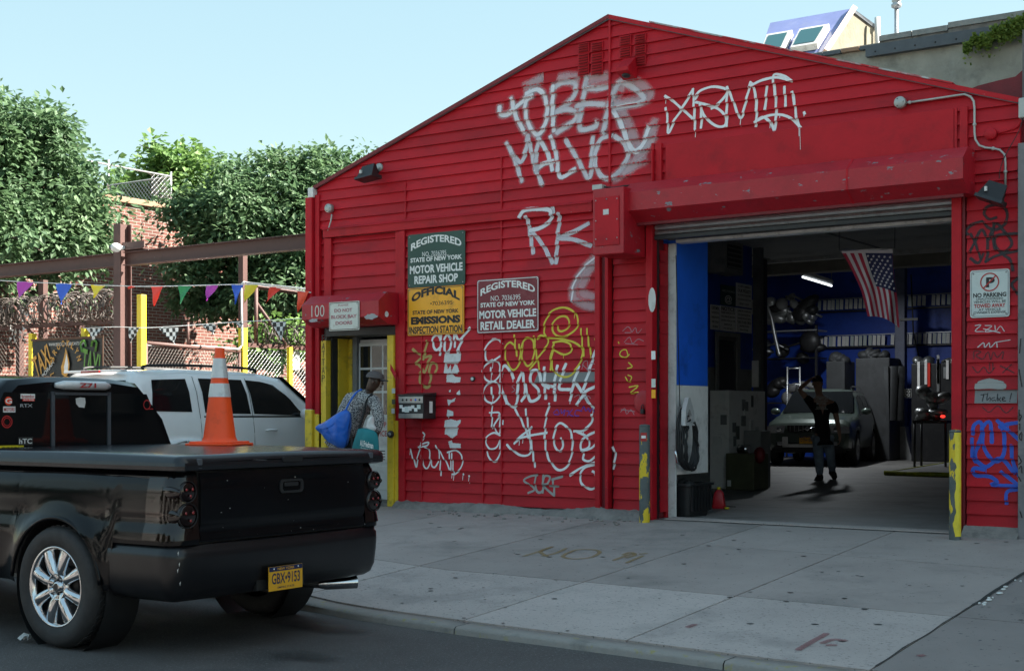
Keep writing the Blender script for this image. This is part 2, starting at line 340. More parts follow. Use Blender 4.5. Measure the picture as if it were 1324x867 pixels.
    def mesh(s, name, mats, off=Vector((0, 0, 0)), normals=True):
        me = bpy.data.meshes.new(name); me.from_pydata([(p[0] - off.x, p[1] - off.y, p[2] - off.z) for p in s.v], [], s.f)
        for mt in mats: me.materials.append(M[mt] if isinstance(mt, str) else mt)
        me.polygons.foreach_set('material_index', s.mi); me.polygons.foreach_set('use_smooth', s.sm)
        if s.an:
            a = me.attributes.new(s.an, 'FLOAT', 'POINT'); a.data.foreach_set('value', s.attr[s.an])
        me.update()
        if normals and not s.an:
            bm = bmesh.new(); bm.from_mesh(me); bmesh.ops.recalc_face_normals(bm, faces=bm.faces); bm.to_mesh(me); bm.free()
        return me
    def build(s, name, mats, parent=None, label=None, kind=None, cat=None, group=None, normals=True):
        if not isinstance(mats, (list, tuple)): mats = [mats]
        o = bpy.data.objects.new(name, s.mesh(name, mats, root_off(parent), normals)); COL.objects.link(o)
        if parent: o.parent = parent
        return tag(o, label, cat, group, kind)
def box(name, mt, parent, x0, x1, y0, y1, z0, z1, b=0., **k): return MB().box(x0, x1, y0, y1, z0, z1, b).build(name, mt, parent, **k)
def rings(pts, n):
    """Catmull-Rom through 2-D or 3-D points"""
    P = [Vector(p) for p in pts]
    if len(P) < 3: return [P[0].lerp(P[-1], i / n) for i in range(n + 1)]
    P = [P[0] * 2 - P[1]] + P + [P[-1] * 2 - P[-2]]; o = []
    for i in range(1, len(P) - 2):
        a, b, c, d = P[i - 1:i + 3]
        for k in range(n):
            t = k / n; o.append(.5 * ((2 * b) + (c - a) * t + (2 * a - 5 * b + 4 * c - d) * t * t + (3 * b - a - 3 * c + d) * t ** 3))
    o.append(P[-2]); return o
TXT = {}
def text_mesh(s, bold=.0):
    key = (s, bold)
    if key not in TXT:
        cu = bpy.data.curves.new('txt', 'FONT'); cu.body = s; cu.size = 1; cu.offset = bold; cu.resolution_u = 3
        o = bpy.data.objects.new('txt', cu); COL.objects.link(o)
        dg = bpy.context.evaluated_depsgraph_get(); me = o.evaluated_get(dg).to_mesh()
        vs = [v.co.copy() for v in me.vertices]; fs = [list(p.vertices) for p in me.polygons]
        o.evaluated_get(dg).to_mesh_clear(); bpy.data.objects.remove(o); bpy.data.curves.remove(cu); TXT[key] = (vs, fs)
    return TXT[key]
def text(mb, s, O, U, V, w, h, m=0, bold=.012, arch=0., vertical=False, mode=None):
    """letters fitted into a w x h box centred on O, U along the line, V up it"""
    O, U, V = Vector(O), Vector(U).normalized(), Vector(V).normalized()
    if vertical:
        n = len(s)
        for i, c in enumerate(s):
            if c != ' ': text(mb, c, O + V * (h * (.5 - (i + .5) / n)), U, V, w, h / n * .85, m, bold)
        return
    vs, fs = text_mesh(s, bold)
    if not vs: return
    x0, x1 = min(v.x for v in vs), max(v.x for v in vs); y0, y1 = min(v.y for v in vs), max(v.y for v in vs)
    o = []
    for v in vs:
        a = (v.x - x0) / max(x1 - x0, 1e-6) - .5; b = (v.y - y0) / max(y1 - y0, 1e-6) - .5
        o.append(O + U * (a * w) + V * (b * h + (arch * (1 - (2 * a) ** 2) if arch else 0)))
    mb.add(o, fs, False, m)

# ------------------------------------------------------------------ the front's own surface (lapped boards)
BH = .1265; PH1 = 1.599; PH2 = 5.057; FLOOR = .39
APX, APZ, EL, ELZ, ER, ERZ = 1.29, 5.80, -2.98, 4.37, 5.56, 4.34
def surf(x, z):
    if 1.27 < x < 1.745 and z < 3.2: return .045 - .026 * (1 - ((z - 1.60) / .1265) % 1) - .003
    if 3.695 < z < 3.825 and x < 1.1: return -.062
    if -.42 < z - 4.13 < .19 and 1.92 < x < 4.98: return -.041
    ph = PH2 if z > 3.76 else PH1
    return -.003 - .026 * (1 - ((z - ph) / BH) % 1)
LAYER = [0]
def strokes(mb, lst, w, o=(0, 0), s=1., soft=1., yoff=0., fn=None, smoothn=8, step=.012):
    """paint strokes traced as centre lines; w is their width in metres"""
    for it in lst:
        ww = w
        if isinstance(it, tuple) and isinstance(it[0], (int, float)) is False and isinstance(it[-1], float): ww = it[-1]; it = it[0]
        P = [onY(o[0] + p[0] / s, o[1] + p[1] / s, -.012 + yoff) for p in it]; P = [Vector((p.x, p.z, 0)) for p in P]
        if len(P) == 1: P = [P[0], P[0] + Vector((.012, .004, 0))]
        c = rings(P, smoothn) if len(P) > 2 else [P[0].lerp(P[-1], i / 6) for i in range(7)]
        L = sum((c[i + 1] - c[i]).length for i in range(len(c) - 1)); n = max(3, int(L / step)); q = []; acc = 0; i = 0; seg = 0
        for k in range(n + 1):
            t = L * k / n
            while i < len(c) - 2 and acc + (c[i + 1] - c[i]).length < t: acc += (c[i + 1] - c[i]).length; i += 1
            d = (c[i + 1] - c[i]).length or 1e-6; q.append(c[i].lerp(c[i + 1], min(1, (t - acc) / d)))
        # round ends
        t0 = (q[0] - q[1]).normalized(); t1 = (q[-1] - q[-2]).normalized()
        q = [q[0] + t0 * ww * .5, q[0] + t0 * ww * .3] + q + [q[-1] + t1 * ww * .3, q[-1] + t1 * ww * .5]
        LAYER[0] = (LAYER[0] + 1) % 12; lay = .0022 + LAYER[0] * .00045; J = 9; rows = []; cov = []
        for k, p in enumerate(q):
            t = (q[min(k + 1, len(q) - 1)] - q[max(k - 1, 0)]).normalized(); nn = Vector((-t.y, t.x, 0))
            e = 1.
            if k < 2 or k > len(q) - 3: e = (.0, .75)[(k if k < 2 else len(q) - 1 - k)]
            row = []; wk = ww * (1 + .22 * mnoise.noise(Vector((k * step * 9, LAYER[0] * 3.7, ww * 50)))); fade = 1 - .35 * max(0, mnoise.noise(Vector((k * step * 5, 9, LAYER[0] * 2.1))))
            for j in range(J):
                u = j / (J - 1) * 2 - 1; pp = p + nn * u * wk * .5
                y = (fn(pp.x, pp.y) if fn else surf(pp.x, pp.y)) + yoff - lay
                row.append((pp.x, y, pp.y)); cov.append((1 - abs(u) ** 1.6) * e * fade)
            rows.append(row)
        mb.grid(rows, True); mb.an = 'cov'; mb.attr.setdefault('cov', []).extend(cov)
    return mb

# ================================================================== GROUND
def sheet(name, mt, x0, x1, y0, y1, z, nx=1, ny=1, zf=None):
    m = MB(); rows = [[(x0 + (x1 - x0) * i / nx, y0 + (y1 - y0) * j / ny, zf(x0 + (x1 - x0) * i / nx, y0 + (y1 - y0) * j / ny) if zf else z) for i in range(nx + 1)] for j in range(ny + 1)]
    return m.grid(rows, False).build(name, mt, kind='structure')
sheet('ground', 'yard', -200, 200, -200, 200, -.30)
sheet('road', 'asphalt', -60, 60, -17, -4.4, 0, 60, 12, lambda x, y: .0 + .012 * mnoise.noise(Vector((x * .5, y * .5, 0))) + (-.02 if y < -8 else 0))
kl = [(-60, -4.95), (-8, -4.95), (.3, -4.93), (1.4, -4.98), (2.1, -5.14), (3.2, -5.27), (4.4, -5.33), (5.3, -5.40), (8, -5.5), (60, -5.6)]
def kz(x): return .055 + .075 * max(0, min(1, (1.6 - x) / 1.2)) + .06 * max(0, min(1, (x - 8) / 2))
def ky(x):
    for (a, b), (c, d) in zip(kl, kl[1:]):
        if a <= x <= c: return b + (d - b) * (x - a) / (c - a)
    return -5
def sz(x, y):
    t = min(1, max(0, (y - ky(x)) / (0 - ky(x)))); return kz(x) * (1 - t) + FLOOR * t
# pavement: one slab between each pair of joints, each a piece of its own
walk = thing('sidewalk', None, None); del_keys = [k for k in walk.keys()]; walk['kind'] = 'structure'
XJ = [-60, -20, -12, -8.6, -7, -5.4, -3.9, -2.25, -.65, 1.30, 3.05, 4.40, 6.03, 7.7, 9.3, 12, 20, 60]
def slab(x0, x1, ya, yb, mt):
    """ya, yb: functions of x"""
    g = .007; nx = max(1, min(10, int((x1 - x0) / .3))); ny = 4; top = []
    for j in range(ny + 1):
        row = []
        for i in range(nx + 1):
            x = x0 + g + (x1 - x0 - 2 * g) * i / nx; a, b = ya(x) + g, yb(x) - g; y = a + (b - a) * j / ny
            edge = -.006 if (i in (0, nx) or j in (0, ny)) else 0
            row.append((x, y, sz(x, y) + edge * .4))
        top.append(row)
    m = MB(); m.grid(top, False); n = len(m.v); m.add([(p[0], p[1], p[2] - .06) for r in (top[0], top[-1]) for p in r] + [], [], False)
    c = nx + 1
    for i in range(nx): m.f.append([i, n + i, n + i + 1, i + 1]); m.mi.append(0); m.sm.append(False); k = ny * c; m.f.append([k + i, k + i + 1, n + c + i + 1, n + c + i]); m.mi.append(0); m.sm.append(False)
    for e in (0, nx):
        q = len(m.v); m.add([(r[e][0], r[e][1], r[e][2] - .06) for r in top], [], False)
        for j in range(ny): m.f.append([j * c + e, (j + 1) * c + e, q + j + 1, q + j]); m.mi.append(0); m.sm.append(False)
    m.build('slab', mt, walk)
MIDJ = lambda x: -3.28 - .055 * x if -3 < x < 9 else (-3.12 if x <= -3 else -3.78)
TOPJ = lambda x: -1.35 - .11 * (x - 3)
for a, b in zip(XJ, XJ[1:]):
    if a < -60 or b > 60: continue
    low = 'sidewalk_dark' if a >= 6 else ('sidewalk_light' if a >= -.7 else 'sidewalk'); hi = 'sidewalk_dark' if a >= 6 else 'sidewalk'
    kyy = lambda x: ky(x) + .19
    slab(a, b, kyy, MIDJ, low)
    if 3.04 < a < 6: slab(a, b, MIDJ, TOPJ, hi); slab(a, b, TOPJ, lambda x: .0, hi)
    else: slab(a, b, MIDJ, lambda x: .0, hi)
m = MB(); rows = []
for y0 in (-.03, 1.0):
    pass
xs = [-60, -20, -8, -4, -2, 0, 1, 2, 3, 4, 5, 6, 8, 12, 60]
m.grid([[(x, ky(x) + .02 + (0 - ky(x) - .02) * t, sz(x, ky(x) + .02 + (0 - ky(x) - .02) * t) - .028) for x in xs] for t in (0, .25, .5, .75, 1)], False)
m.build('joint_bed', 'joint', walk)
# kerb stones
m = MB(); pts = [-60 + 1.5 * i for i in range(0, 36)] + [-5.4 + .45 * i for i in range(0, 45)] + [15, 20, 30, 60]
for a, b in zip(pts, pts[1:]):
    pass
def kerb_piece(a, b):
    n = max(1, int((b - a) / .3)); rws = [[], [], [], [], []]
    for i in range(n + 1):
        x = a + .004 + (b - a - .008) * i / n; y = ky(x); z = kz(x); w_ = mnoise.noise(Vector((x * 3, 0, 0))) * .008
        for r_, p in zip(rws, [(x, y - .012 + w_, -.12), (x, y + w_, z - .022), (x, y + .02 + w_, z - .003), (x, y + .18, z), (x, y + .18, -.12)]): r_.append(p)
    mk = MB(); mk.grid(rws, True); mk.build('kerb_stone', 'kerb', walk)
for a, b in [(-60, -20), (-20, -10), (-10, -6), (-6, -3.2), (-3.2, -.4), (-.4, 1.35), (1.35, 3.12), (3.12, 5.2), (5.2, 7.6), (7.6, 10), (10, 20), (20, 60)]: kerb_piece(a, b)
# opened joint with broken edges (dark gap, light crumbs)
m = MB(); a = None
rows = []
for i in range(60):
    y = -5.15 + 5.1 * i / 59; wd = .004 + .011 * abs(mnoise.noise(Vector((y * 4, 3, 0)))) + (.009 if -3.2 < y < -1 else 0)
    x = 6.03 + .012 * mnoise.noise(Vector((y * 2.5, 0, 5))); rows.append([(x - wd, y, sz(x, y) + .003), (x + wd, y, sz(x, y) + .003)])
m.grid(rows, False).build('crack', 'joint', walk)
m = MB()
for i in range(26):
    y = -3.3 + 2.6 * random.random(); x = 6.05 + random.uniform(.0, .06) + .012 * mnoise.noise(Vector((y * 2.5, 0, 5))); s_ = random.uniform(.012, .05)
    m.ell((x, y, sz(x, y) + .004), (s_ * .5, s_, .008), 7, 4)
m.build('crumbs', 'white_plastic', walk, kind='stuff')
# painted words and old marks on the pavement
def gstroke(name, lst, w_, mt, label=None):
    mb = MB()
    for it in lst:
        c = rings([onG(*p) for p in it], 6) if len(it) > 2 else [onG(*it[0]).lerp(onG(*it[1]), i / 5) for i in range(6)]
        rows = []; cov = []
        for k, p in enumerate(c):
            t = (c[min(k + 1, len(c) - 1)] - c[max(k - 1, 0)]).normalized(); nn = Vector((-t.y, t.x, 0)).normalized(); r_ = []
            for j in range(5):
                u = j / 2 - 1; q = p + nn * u * w_ * .5; r_.append((q.x, q.y, sz(q.x, q.y) + .004)); cov.append((1 - abs(u) ** 2) * (.2 if k in (0, len(c) - 1) else 1))
            rows.append(r_)
        mb.grid(rows, True); mb.an = 'cov'; mb.attr.setdefault('cov', []).extend(cov)
    mb.build(name, mt, walk, label=label)
def Z(o, s): return lambda l: [(o[0] + p[0] / s, o[1] + p[1] / s) for p in l]
q = Z((380, 640), 2.758)
gstroke('painted_word', [q(l) for l in [[(815, 218), (860, 205), (925, 182)], [(925, 182), (880, 200), (905, 220)], [(880, 218), (930, 208), (975, 188)], [(975, 208), (1010, 195), (1070, 195), (1090, 205), (1060, 222), (1000, 228), (960, 220), (975, 206)], [(1135, 235), (1190, 215), (1220, 208)], [(1170, 215), (1200, 205), (1215, 215), (1180, 225)], [(1180, 245), (1250, 215)], [(1230, 212), (1262, 208)]]], .05, 'sp_ground', 'faint orange painted letters NO P')
q = Z((840, 640), 2.735)
gstroke('painted_mark', [q(l) for l in [[(520, 560), (570, 530), (632, 495)], [(605, 535), (650, 520), (700, 525)], [(620, 540), (665, 540)], [(130, 475), (165, 462)], [(945, 580), (975, 576)]]], .06, 'sp_ground_red', 'faded red spray marks')
# chewing gum spots and small leaves on the slabs
m = MB(); random.seed(3)
for i in range(260):
    x = random.uniform(-.6, 9); y = random.uniform(-5.1, -.2); s_ = random.choice([.006, .008, .01, .014, .022]); a = random.random() * 3
    n = 7; z = sz(x, y) + .003; m.add([(x + s_ * math.cos(a + q_ * 6.28 / n) * random.uniform(.7, 1.5), y + s_ * math.sin(a + q_ * 6.28 / n), z) for q_ in range(n)], [list(range(n))])
m.build('gum_spots', 'gum', walk, kind='stuff')
# rough mortar fillet along the foot of the front
m = MB(); rows = []
N = 130
for j in range(6):
    r_ = []
    for i in range(N + 1):
        x = -1.66 + (1.80 + 1.66) * i / N; t = j / 5; wob = mnoise.noise(Vector((x * 3.1, j * .7, 2))); n2 = mnoise.noise(Vector((x * 11, j * 2.3, 7)))
        big = .5 + .5 * mnoise.noise(Vector((x * 1.3, 0, 9)))
        y = -(.10 + .16 * big + .03 * wob) * (1 - t) + .02 * t
        h = (.05 + .07 * big) * math.sin(min(1, t * 1.25) * math.pi / 2) + .022 * n2 + .02 * wob
        r_.append((x, y, sz(x, y) - .01 + h if j else sz(x, y) - .02))
    rows.append(r_)
m.grid(rows, True).build('mortar_fillet', 'rough_concrete', walk)
m = MB(); random.seed(5)
for i in range(60):
    x = random.uniform(-.9, 1.7); y = -.12 - random.random() ** 2 * .45; s_ = random.uniform(.008, .03); m.ell((x, y, sz(x, y) + .005), (s_, s_ * .8, s_ * .5), 6, 4)
m.build('mortar_crumbs', 'rough_concrete', walk, kind='stuff')
m = MB(); rows = []
for j in range(4):
    rows.append([(x, (-.16, -.05, -.03, .0)[j] + .01 * mnoise.noise(Vector((x * 7, j, 0))), sz(x, -.05) + (-.02, .07, .09, .10)[j] + .006 * mnoise.noise(Vector((x * 9, j, 4)))) for x in [5.06 + .5 * i / 14 for i in range(15)]])
m.grid(rows, True).build('mortar_fillet', 'rough_concrete', walk)
# wet patches on the road
m = MB(); random.seed(11)
for (cx, cy, rx, ry) in [(2.9, -6.5, .35, .18), (3.6, -7.1, .45, .2), (2.2, -5.6, .6, .22), (1.3, -8.3, .6, .3), (4.9, -6.9, .4, .15), (.5, -6.2, 1.2, .6)]:
    n = 26; c_ = [(cx, cy, .018)]; m2 = []; k = len(m.v); ring = [(cx + rx * math.cos(6.283 * i / n) * random.uniform(.85, 1.15), cy + ry * math.sin(6.283 * i / n) * random.uniform(.8, 1.2), .018) for i in range(n)]
    mid = [((cx + p[0]) / 2, (cy + p[1]) / 2, .018) for p in ring]
    m.add(c_ + mid + ring, [[0, 1 + i, 1 + (i + 1) % n] for i in range(n)] + [[1 + i, 1 + n + i, 1 + n + (i + 1) % n, 1 + (i + 1) % n] for i in range(n)])
    m.an = 'cov'; m.attr.setdefault('cov', []).extend([.9] + [.7] * n + [0] * n)
for o_ in [m.build('damp_stain', 'sp_stain', bpy.data.objects['road'])]: pass
# litter by the wheel
m = MB(); random.seed(2); c = onD(33, 829, 8.95); c.z = .03
rows = [[(c.x + .035 * math.cos(a) * r_ + random.uniform(-.012, .012), c.y + .035 * math.sin(a) * r_ + random.uniform(-.012, .012), .012 + random.uniform(0, .05)) for a in [i * .7 for i in range(9)]] for r_ in (.2, .6, 1, 1.3)]
m.grid(rows, False).build('crumpled_foil', 'white_plastic', None, label='small crumpled white foil scrap on the road by the truck wheel', cat='litter')
# opposite side of the street: pavement and a row of plain buildings (seen only in reflections)
sheet('far_sidewalk', 'sidewalk_light', -60, 60, -21, -17.05, .14)

def plain_block(name, x0, x1, y0, y1, h, mt, label, front=1, floors=3, bays=5):
    t = thing(name, label, 'building', ((x0 + x1) / 2, (y0 + y1) / 2, 0), 'buildings outside the picture')
    box('wall', mt, t, x0, x1, y0, y1, -.3, h); box('cornice', 'coping', t, x0 - .1, x1 + .1, (y1 if front > 0 else y0) - .15, (y1 if front > 0 else y0) + .15, h + .003, h + .3)
    yy = y1 if front > 0 else y0
    for f_ in range(floors):
        for b_ in range(bays):
            cx = x0 + (x1 - x0) * (b_ + .5) / bays; cz = 1.0 + (h - 1) * (f_ + .15) / floors; hh = (h - 1) / floors * .55
            fr = box('window', 'white_paint', t, cx - .6, cx + .6, yy - .05, yy + .05 * front, cz, cz + hh)
            box('pane', 'glass', fr, cx - .52, cx + .52, yy + .055 * front - .01, yy + .055 * front + .005, cz + .08, cz + hh - .08)
plain_block('row_building', -40, -18, -33, -21, 4.4, 'brick_opp', 'plain brick building across the street at far left', 1, 1, 8)
plain_block('row_building', -17.9, -2, -34, -21, 4.8, 'brick_opp', 'plain brick building across the street behind the viewer', 1, 1, 6)
plain_block('row_building', -1.9, 16, -33, -21, 4.2, 'brick_opp', 'plain rendered building across the street', 1, 1, 6)
plain_block('row_building', 16.1, 40, -33, -21, 5, 'brick_opp', 'plain brick building across the street at far right', 1, 1, 8)
plain_block('shading_neighbor', 6.05, 34, .3, 15, 12.5, 'brick_nb', 'tall building adjoining the garage on its right', -1, 4, 8)  # out of view; height added to keep sun off street and pickup

# ================================================================== GARAGE BUILDING
G = thing('garage_building', 'long low red-painted repair garage with gabled front, open bay and graffiti', 'garage', (1.3, 0, FLOOR))
def zg(x):   # gable outline height
    return ELZ + (APZ - ELZ) * (x - EL) / (APX - EL) if x < APX else APZ + (ERZ - APZ) * (x - APX) / (ER - APX)
def xl(z): return EL if z <= ELZ else EL + (z - ELZ) / (APZ - ELZ) * (APX - EL)
def xr(z): return ER if z <= ERZ else APX + (APZ - z) / (APZ - ERZ) * (ER - APX)
def board(xa, xb, z0, z1, back=.02, y0=0., label=None):
    """one lapped board, its lower edge proud of the one below, clipped to the gable"""
    z1 = min(z1, APZ - .01); a0, b0, a1, b1 = max(xa, xl(z0)), min(xb, xr(z0)), max(xa, xl(z1)), min(xb, xr(z1)); g = .0025
    if b0 - a0 < .02: return
    if b1 < a1: a1 = b1 = min(max(APX, xa + g), xb - g) if xa <= APX <= xb else (a1 if xa > APX else b1)
    yb, yt = y0 - .029, y0 - .003
    v = [(a0 + g, yb, z0), (b0 - g, yb, z0), (b1 - g, yt, z1 - .001), (a1 + g, yt, z1 - .001), (a0 + g, y0 + back, z0), (b0 - g, y0 + back, z0), (b1 - g, y0 + back, z1 - .001), (a1 + g, y0 + back, z1 - .001)]
    v[0] = (v[0][0], yb + random.uniform(-.0015, .0015), z0 + random.uniform(-.0015, .001)); v[1] = (v[1][0], yb + random.uniform(-.0015, .0015), z0 + random.uniform(-.0015, .001))
    MB().add(v, [[0, 1, 2, 3], [0, 4, 5, 1], [1, 5, 6, 2], [3, 2, 6, 7], [0, 3, 7, 4]]).build('siding_board', 'red_board', G)
random.seed(4)
xN = lambda px: X0(px)
x547, x626, x650, x768 = xN(547), xN(626), xN(650), xN(771)
xA = xN(526)
# backing behind every board
BY0, BY1 = X0(847), X0(1232)     # bay opening
DX0, DX1 = X0(423), X0(513)      # office doorway
m = MB()
for (a, b, c, d) in [(EL + .01, ER - .01, 3.62, 4.3), (DX1 + .02, x768, .2, 3.62), (1.29, BY0 - .02, .2, 3.62), (BY1 + .02, ER - .02, .2, 3.62), (EL + .02, DX1 + .02, 2.62, 3.62)]: m.box(a, b, .075, .22, c, d)
m.prism([(EL + .01, 4.3), (ER - .01, 4.3), (APX, APZ - .03)], 'y', .075, .22)
m.build('front_wall', 'dark_red', G)
m = MB()
for (a, b, c, d) in [(EL + .01, ER - .01, 3.62, 4.3), (DX1 + .02, x768, .2, 3.62), (BY1 + .02, ER - .02, .2, 3.62), (EL + .02, DX1 + .02, 2.62, 3.62)]: m.box(a, b, .02, .07, c, d)
m.prism([(EL + .03, 4.3), (ER - .03, 4.3), (APX, APZ - .04)], 'y', .02, .07); m.build('sheathing', 'dark_red', G)
# gable boards
z = PH2 - 10 * BH
x792 = APX
while z < APZ:
    if z > 3.76:
        seams = [EL, x526 if False else (xN(526) if z < 4.25 else (x650 if z < 4.4 else x650)), x650, x792, ER] if z < 4.42 else [EL, x792, ER]
        seams = sorted(set(seams)); zb = max(z, 3.82)
        for a, b in zip(seams, seams[1:]): board(a, b, zb, z + BH)
    z += BH
# lower boards
z = PH1 - 9 * BH
while z < 3.70:
    zt = min(z + BH, 3.70)
    sm_ = [xA, x650, x768] if z > 2.36 else [xA, x547, x626, x650, x768]
    for a, b in zip(sm_, sm_[1:]): board(a, b, z, zt)
    if z < 3.2: board(1.30, 1.735, z, zt, .02, .045)
    board(BY1 + .13, ER - .02, z, zt if z + BH < 3.69 else 3.695)
    z += BH
board(BY1 + .13, ER - .02, 3.70, 3.825, .02, 0)
z = PH1 + 8 * BH
while z < 3.69:
    board(X0(430) - .0, X0(518), z - .0, min(z + BH * 1.15, 3.695), .02, .02); board(X0(415), X0(422), z, min(z + BH * 1.15, 3.695), .02, .02); z += BH * 1.15
# plain panel above the hood, ledge, trims
box('ledge', 'red', G, EL + .14, 1.08, -.055, .0, 3.70, 3.82, .006)
m = MB(); m.prism([(-.055, 3.823), (-.075, 3.80), (-.075, 3.795), (-.0, 3.835)], 'x', EL + .14, 1.08); m.build('ledge_cap', 'red', G)
box('sign_panel', 'red', G, 1.97, 4.97, -.036, -.004, 3.72, 4.33, .003)
m = MB(); m.box(1.86, 1.93, -.055, -.0, 3.87, 4.35, .004); m.box(1.80, 1.83, -.035, 0, 3.87, 4.36); m.box(1.84, 1.85, -.10, -.05, 3.95, 4.28); m.build('hood_bracket', 'red', G)
m = MB(); m.box(5.03, 5.10, -.055, -.0, 3.80, 4.33, .004); m.box(4.975, 5.0, -.035, 0, 3.80, 4.33); m.build('hood_bracket', 'red', G)
box('corner_post', 'red', G, X0(400.5), X0(409), -.085, .06, 1.56, 4.22, .008)
box('corner_post', 'red', G, X0(409.8), X0(415.5), -.045, .06, .3, 4.25, .006)
box('corner_post_foot', 'yellow', G, X0(400.2), X0(409.2), -.088, .06, .3, 1.556, .006, label='yellow-painted foot of the red corner post')
box('corner_post_foot', 'yellow', G, X0(409.6), X0(415.5), -.05, .055, .3, 1.50, .004)
m = MB(); m.box(X0(421), X0(430), -.03, .05, 2.62, 3.695, .004); m.build('trim_strip', 'red', G)
box('trim_strip', 'red', G, X0(518.5), X0(526), -.045, .05, .36, 3.695, .005)
box('trim_strip', 'red', G, X0(513), X0(518), -.03, .06, .36, 3.695, .005)
for a, b, c in [(547, PH1 - 9 * BH, 2.42), (626, PH1 - 9 * BH, 2.42)]: box('seam_strip', 'red', G, X0(a) - .008, X0(a) + .008, -.031, 0, b, c)
box('seam_strip', 'red', G, x650 - .008, x650 + .008, -.032, 0, .46, 3.695); box('seam_strip', 'red', G, x650 - .008, x650 + .008, -.032, 0, 3.82, 4.42)
box('seam_strip', 'red', G, APX - .012, APX + .012, -.036, 0, 4.0, APZ - .05)
box('seam_strip', 'red', G, xN(526) - .008, xN(526) + .008, -.032, 0, 3.82, 4.26)
# door-leaf edge trims by the bay
box('trim_strip', 'red', G, X0(772), X0(778.5), -.055, .04, .33, 3.25, .006)
box('trim_strip', 'dark_red', G, X0(778.8), X0(785), -.012, .05, .33, 3.3)
box('trim_strip', 'red', G, X0(785), X0(789), -.05, .05, .33, 3.3, .004)
box('bay_post', 'red', G, X0(838), X0(846.5), -.055, .05, .33, 3.56, .006)
box('bay_post', 'red', G, BY1 + .002, X0(1245), -.055, .05, .33, 3.56, .006)
box('bay_post', 'dark_red', G, X0(1245.5), X0(1249), -.03, .05, .40, 3.56)
# rusty hinge bits
m = MB()
for py in (348, 367.5, 527, 540, 663): p = onY(771.5, py, -.03); m.box(p.x - .018, p.x + .012, -.05, -.02, p.z - .05, p.z + .05, .006)
m.build('hinge', 'black_metal', G)
m = MB(); p = onY(832, 527, -.02); m.ell((p.x - .03, .02, p.z + .06), (.11, .02, .13), 20, 10); m.build('lock_cover', 'red_worn', G)
m = MB(); p = onY(831.5, 528, 0); m.box(p.x - .02, p.x + .02, -.03, .01, p.z - .055, p.z - .005, .006); m.tube([(p.x - .014, -.012, p.z - .01), (p.x - .014, -.012, p.z + .03), (p.x, -.012, p.z + .045), (p.x + .014, -.012, p.z + .03), (p.x + .014, -.012, p.z - .01)], .005, 6); m.build('padlock', 'black_metal', G)
# bay return, frame and header
FY = .28
XF0, XF1 = onY(863.5, 400, FY).x, onY(873.5, 400, FY).x
m = MB(); m.box(BY0 + .0, BY0 + .015, .05, .055, .39, 3.55); m.build('shutter_gap', 'black_metal', G)
zz = PH1 - 9 * BH
while zz < 3.2:
    MB().add([(BY0 + .03, .06, zz), (BY0 + .03, .24, zz), (BY0 + .018, .24, zz + BH), (BY0 + .018, .06, zz + BH), (BY0, .06, zz), (BY0, .24, zz)], [[0, 1, 2, 3], [0, 4, 5, 1]]).build('siding_board', 'red_board', G); zz += BH
box('return_trim', 'red', G, BY0 - .03, XF0 - .002, .24, .30, .39, 3.33, .004)
box('bay_frame', 'white_paint', G, XF0, XF1, FY, FY + .03, .39, 3.33, .006)
box('bay_frame', 'white_paint', G, BY1 + .05, BY1 + .17, FY, FY + .14, .39, 3.33, .006)
box('bay_header', 'white_paint', G, BY0 + .10, BY1 + .17, FY, FY + .14, 3.333, 3.365)
box('bay_header', 'int_dark', G, BY0, BY1 + .2, FY + .01, FY + .12, 3.368, 4.1)
# shutter roll: dark slats under the hood
for k in range(5):
    MB().prism([(.02, 3.39 + k * .055), (-.002, 3.395 + k * .055), (-.012, 3.417 + k * .055), (-.002, 3.44 + k * .055), (.02, 3.443 + k * .055)], 'x', BY0 - .0, BY1 + .0).build('shutter_slat', 'galv' if k in (1, 2, 3) else 'steel', G)
box('shutter_bar', 'black_metal', G, BY0, BY1, -.02, .04, 3.34, 3.385, .004)
def hood(x0, x1, zt, zm, zl, zb, name, w_=.40):
    prof = [(0, zt), (-.24, zt), (-w_, zm), (-w_, zl), (-.22, zb), (0, zb)]
    m = MB(); m.prism(prof, 'x', x0, x1); ob = m.build(name, 'red_worn', G); return ob
hd = hood(X0(829), X0(1270, -.0) - .06, 3.92, 3.80, 3.61, 3.50, 'shutter_hood')
box('hood_lip', 'dark_red', hd, X0(829) + .02, X0(1262) - .05, -.225, -.19, 3.475, 3.505)
xh = onY(1095, 200, -.4).x
MB().prism([(-.242, 3.923), (-.404, 3.801), (-.404, 3.609), (-.222, 3.497), (-.20, 3.50), (-.39, 3.61), (-.39, 3.8), (-.24, 3.918)], 'x', xh - .01, xh + .01).build('hood_seam', 'red', hd)
xd0 = onY(402, 383, -.24).x; xd1 = onY(500.7, 380, -.24).x
hd2 = hood(xd0, xd1, onY(402, 383.5, -.24).z, onY(393, 394, -.4).z, onY(393, 413.4, -.4).z, onY(402, 423.6, -.22).z, 'door_hood')
q = Vector((onY(411, 402, -.403).x, -.403, onY(411, 402, -.403).z)); m = MB(); text(m, '100', q, (1, 0, 0), (0, 0, 1), .21, .14, bold=-.012); m.build('house_number', 'sign_old', hd2)
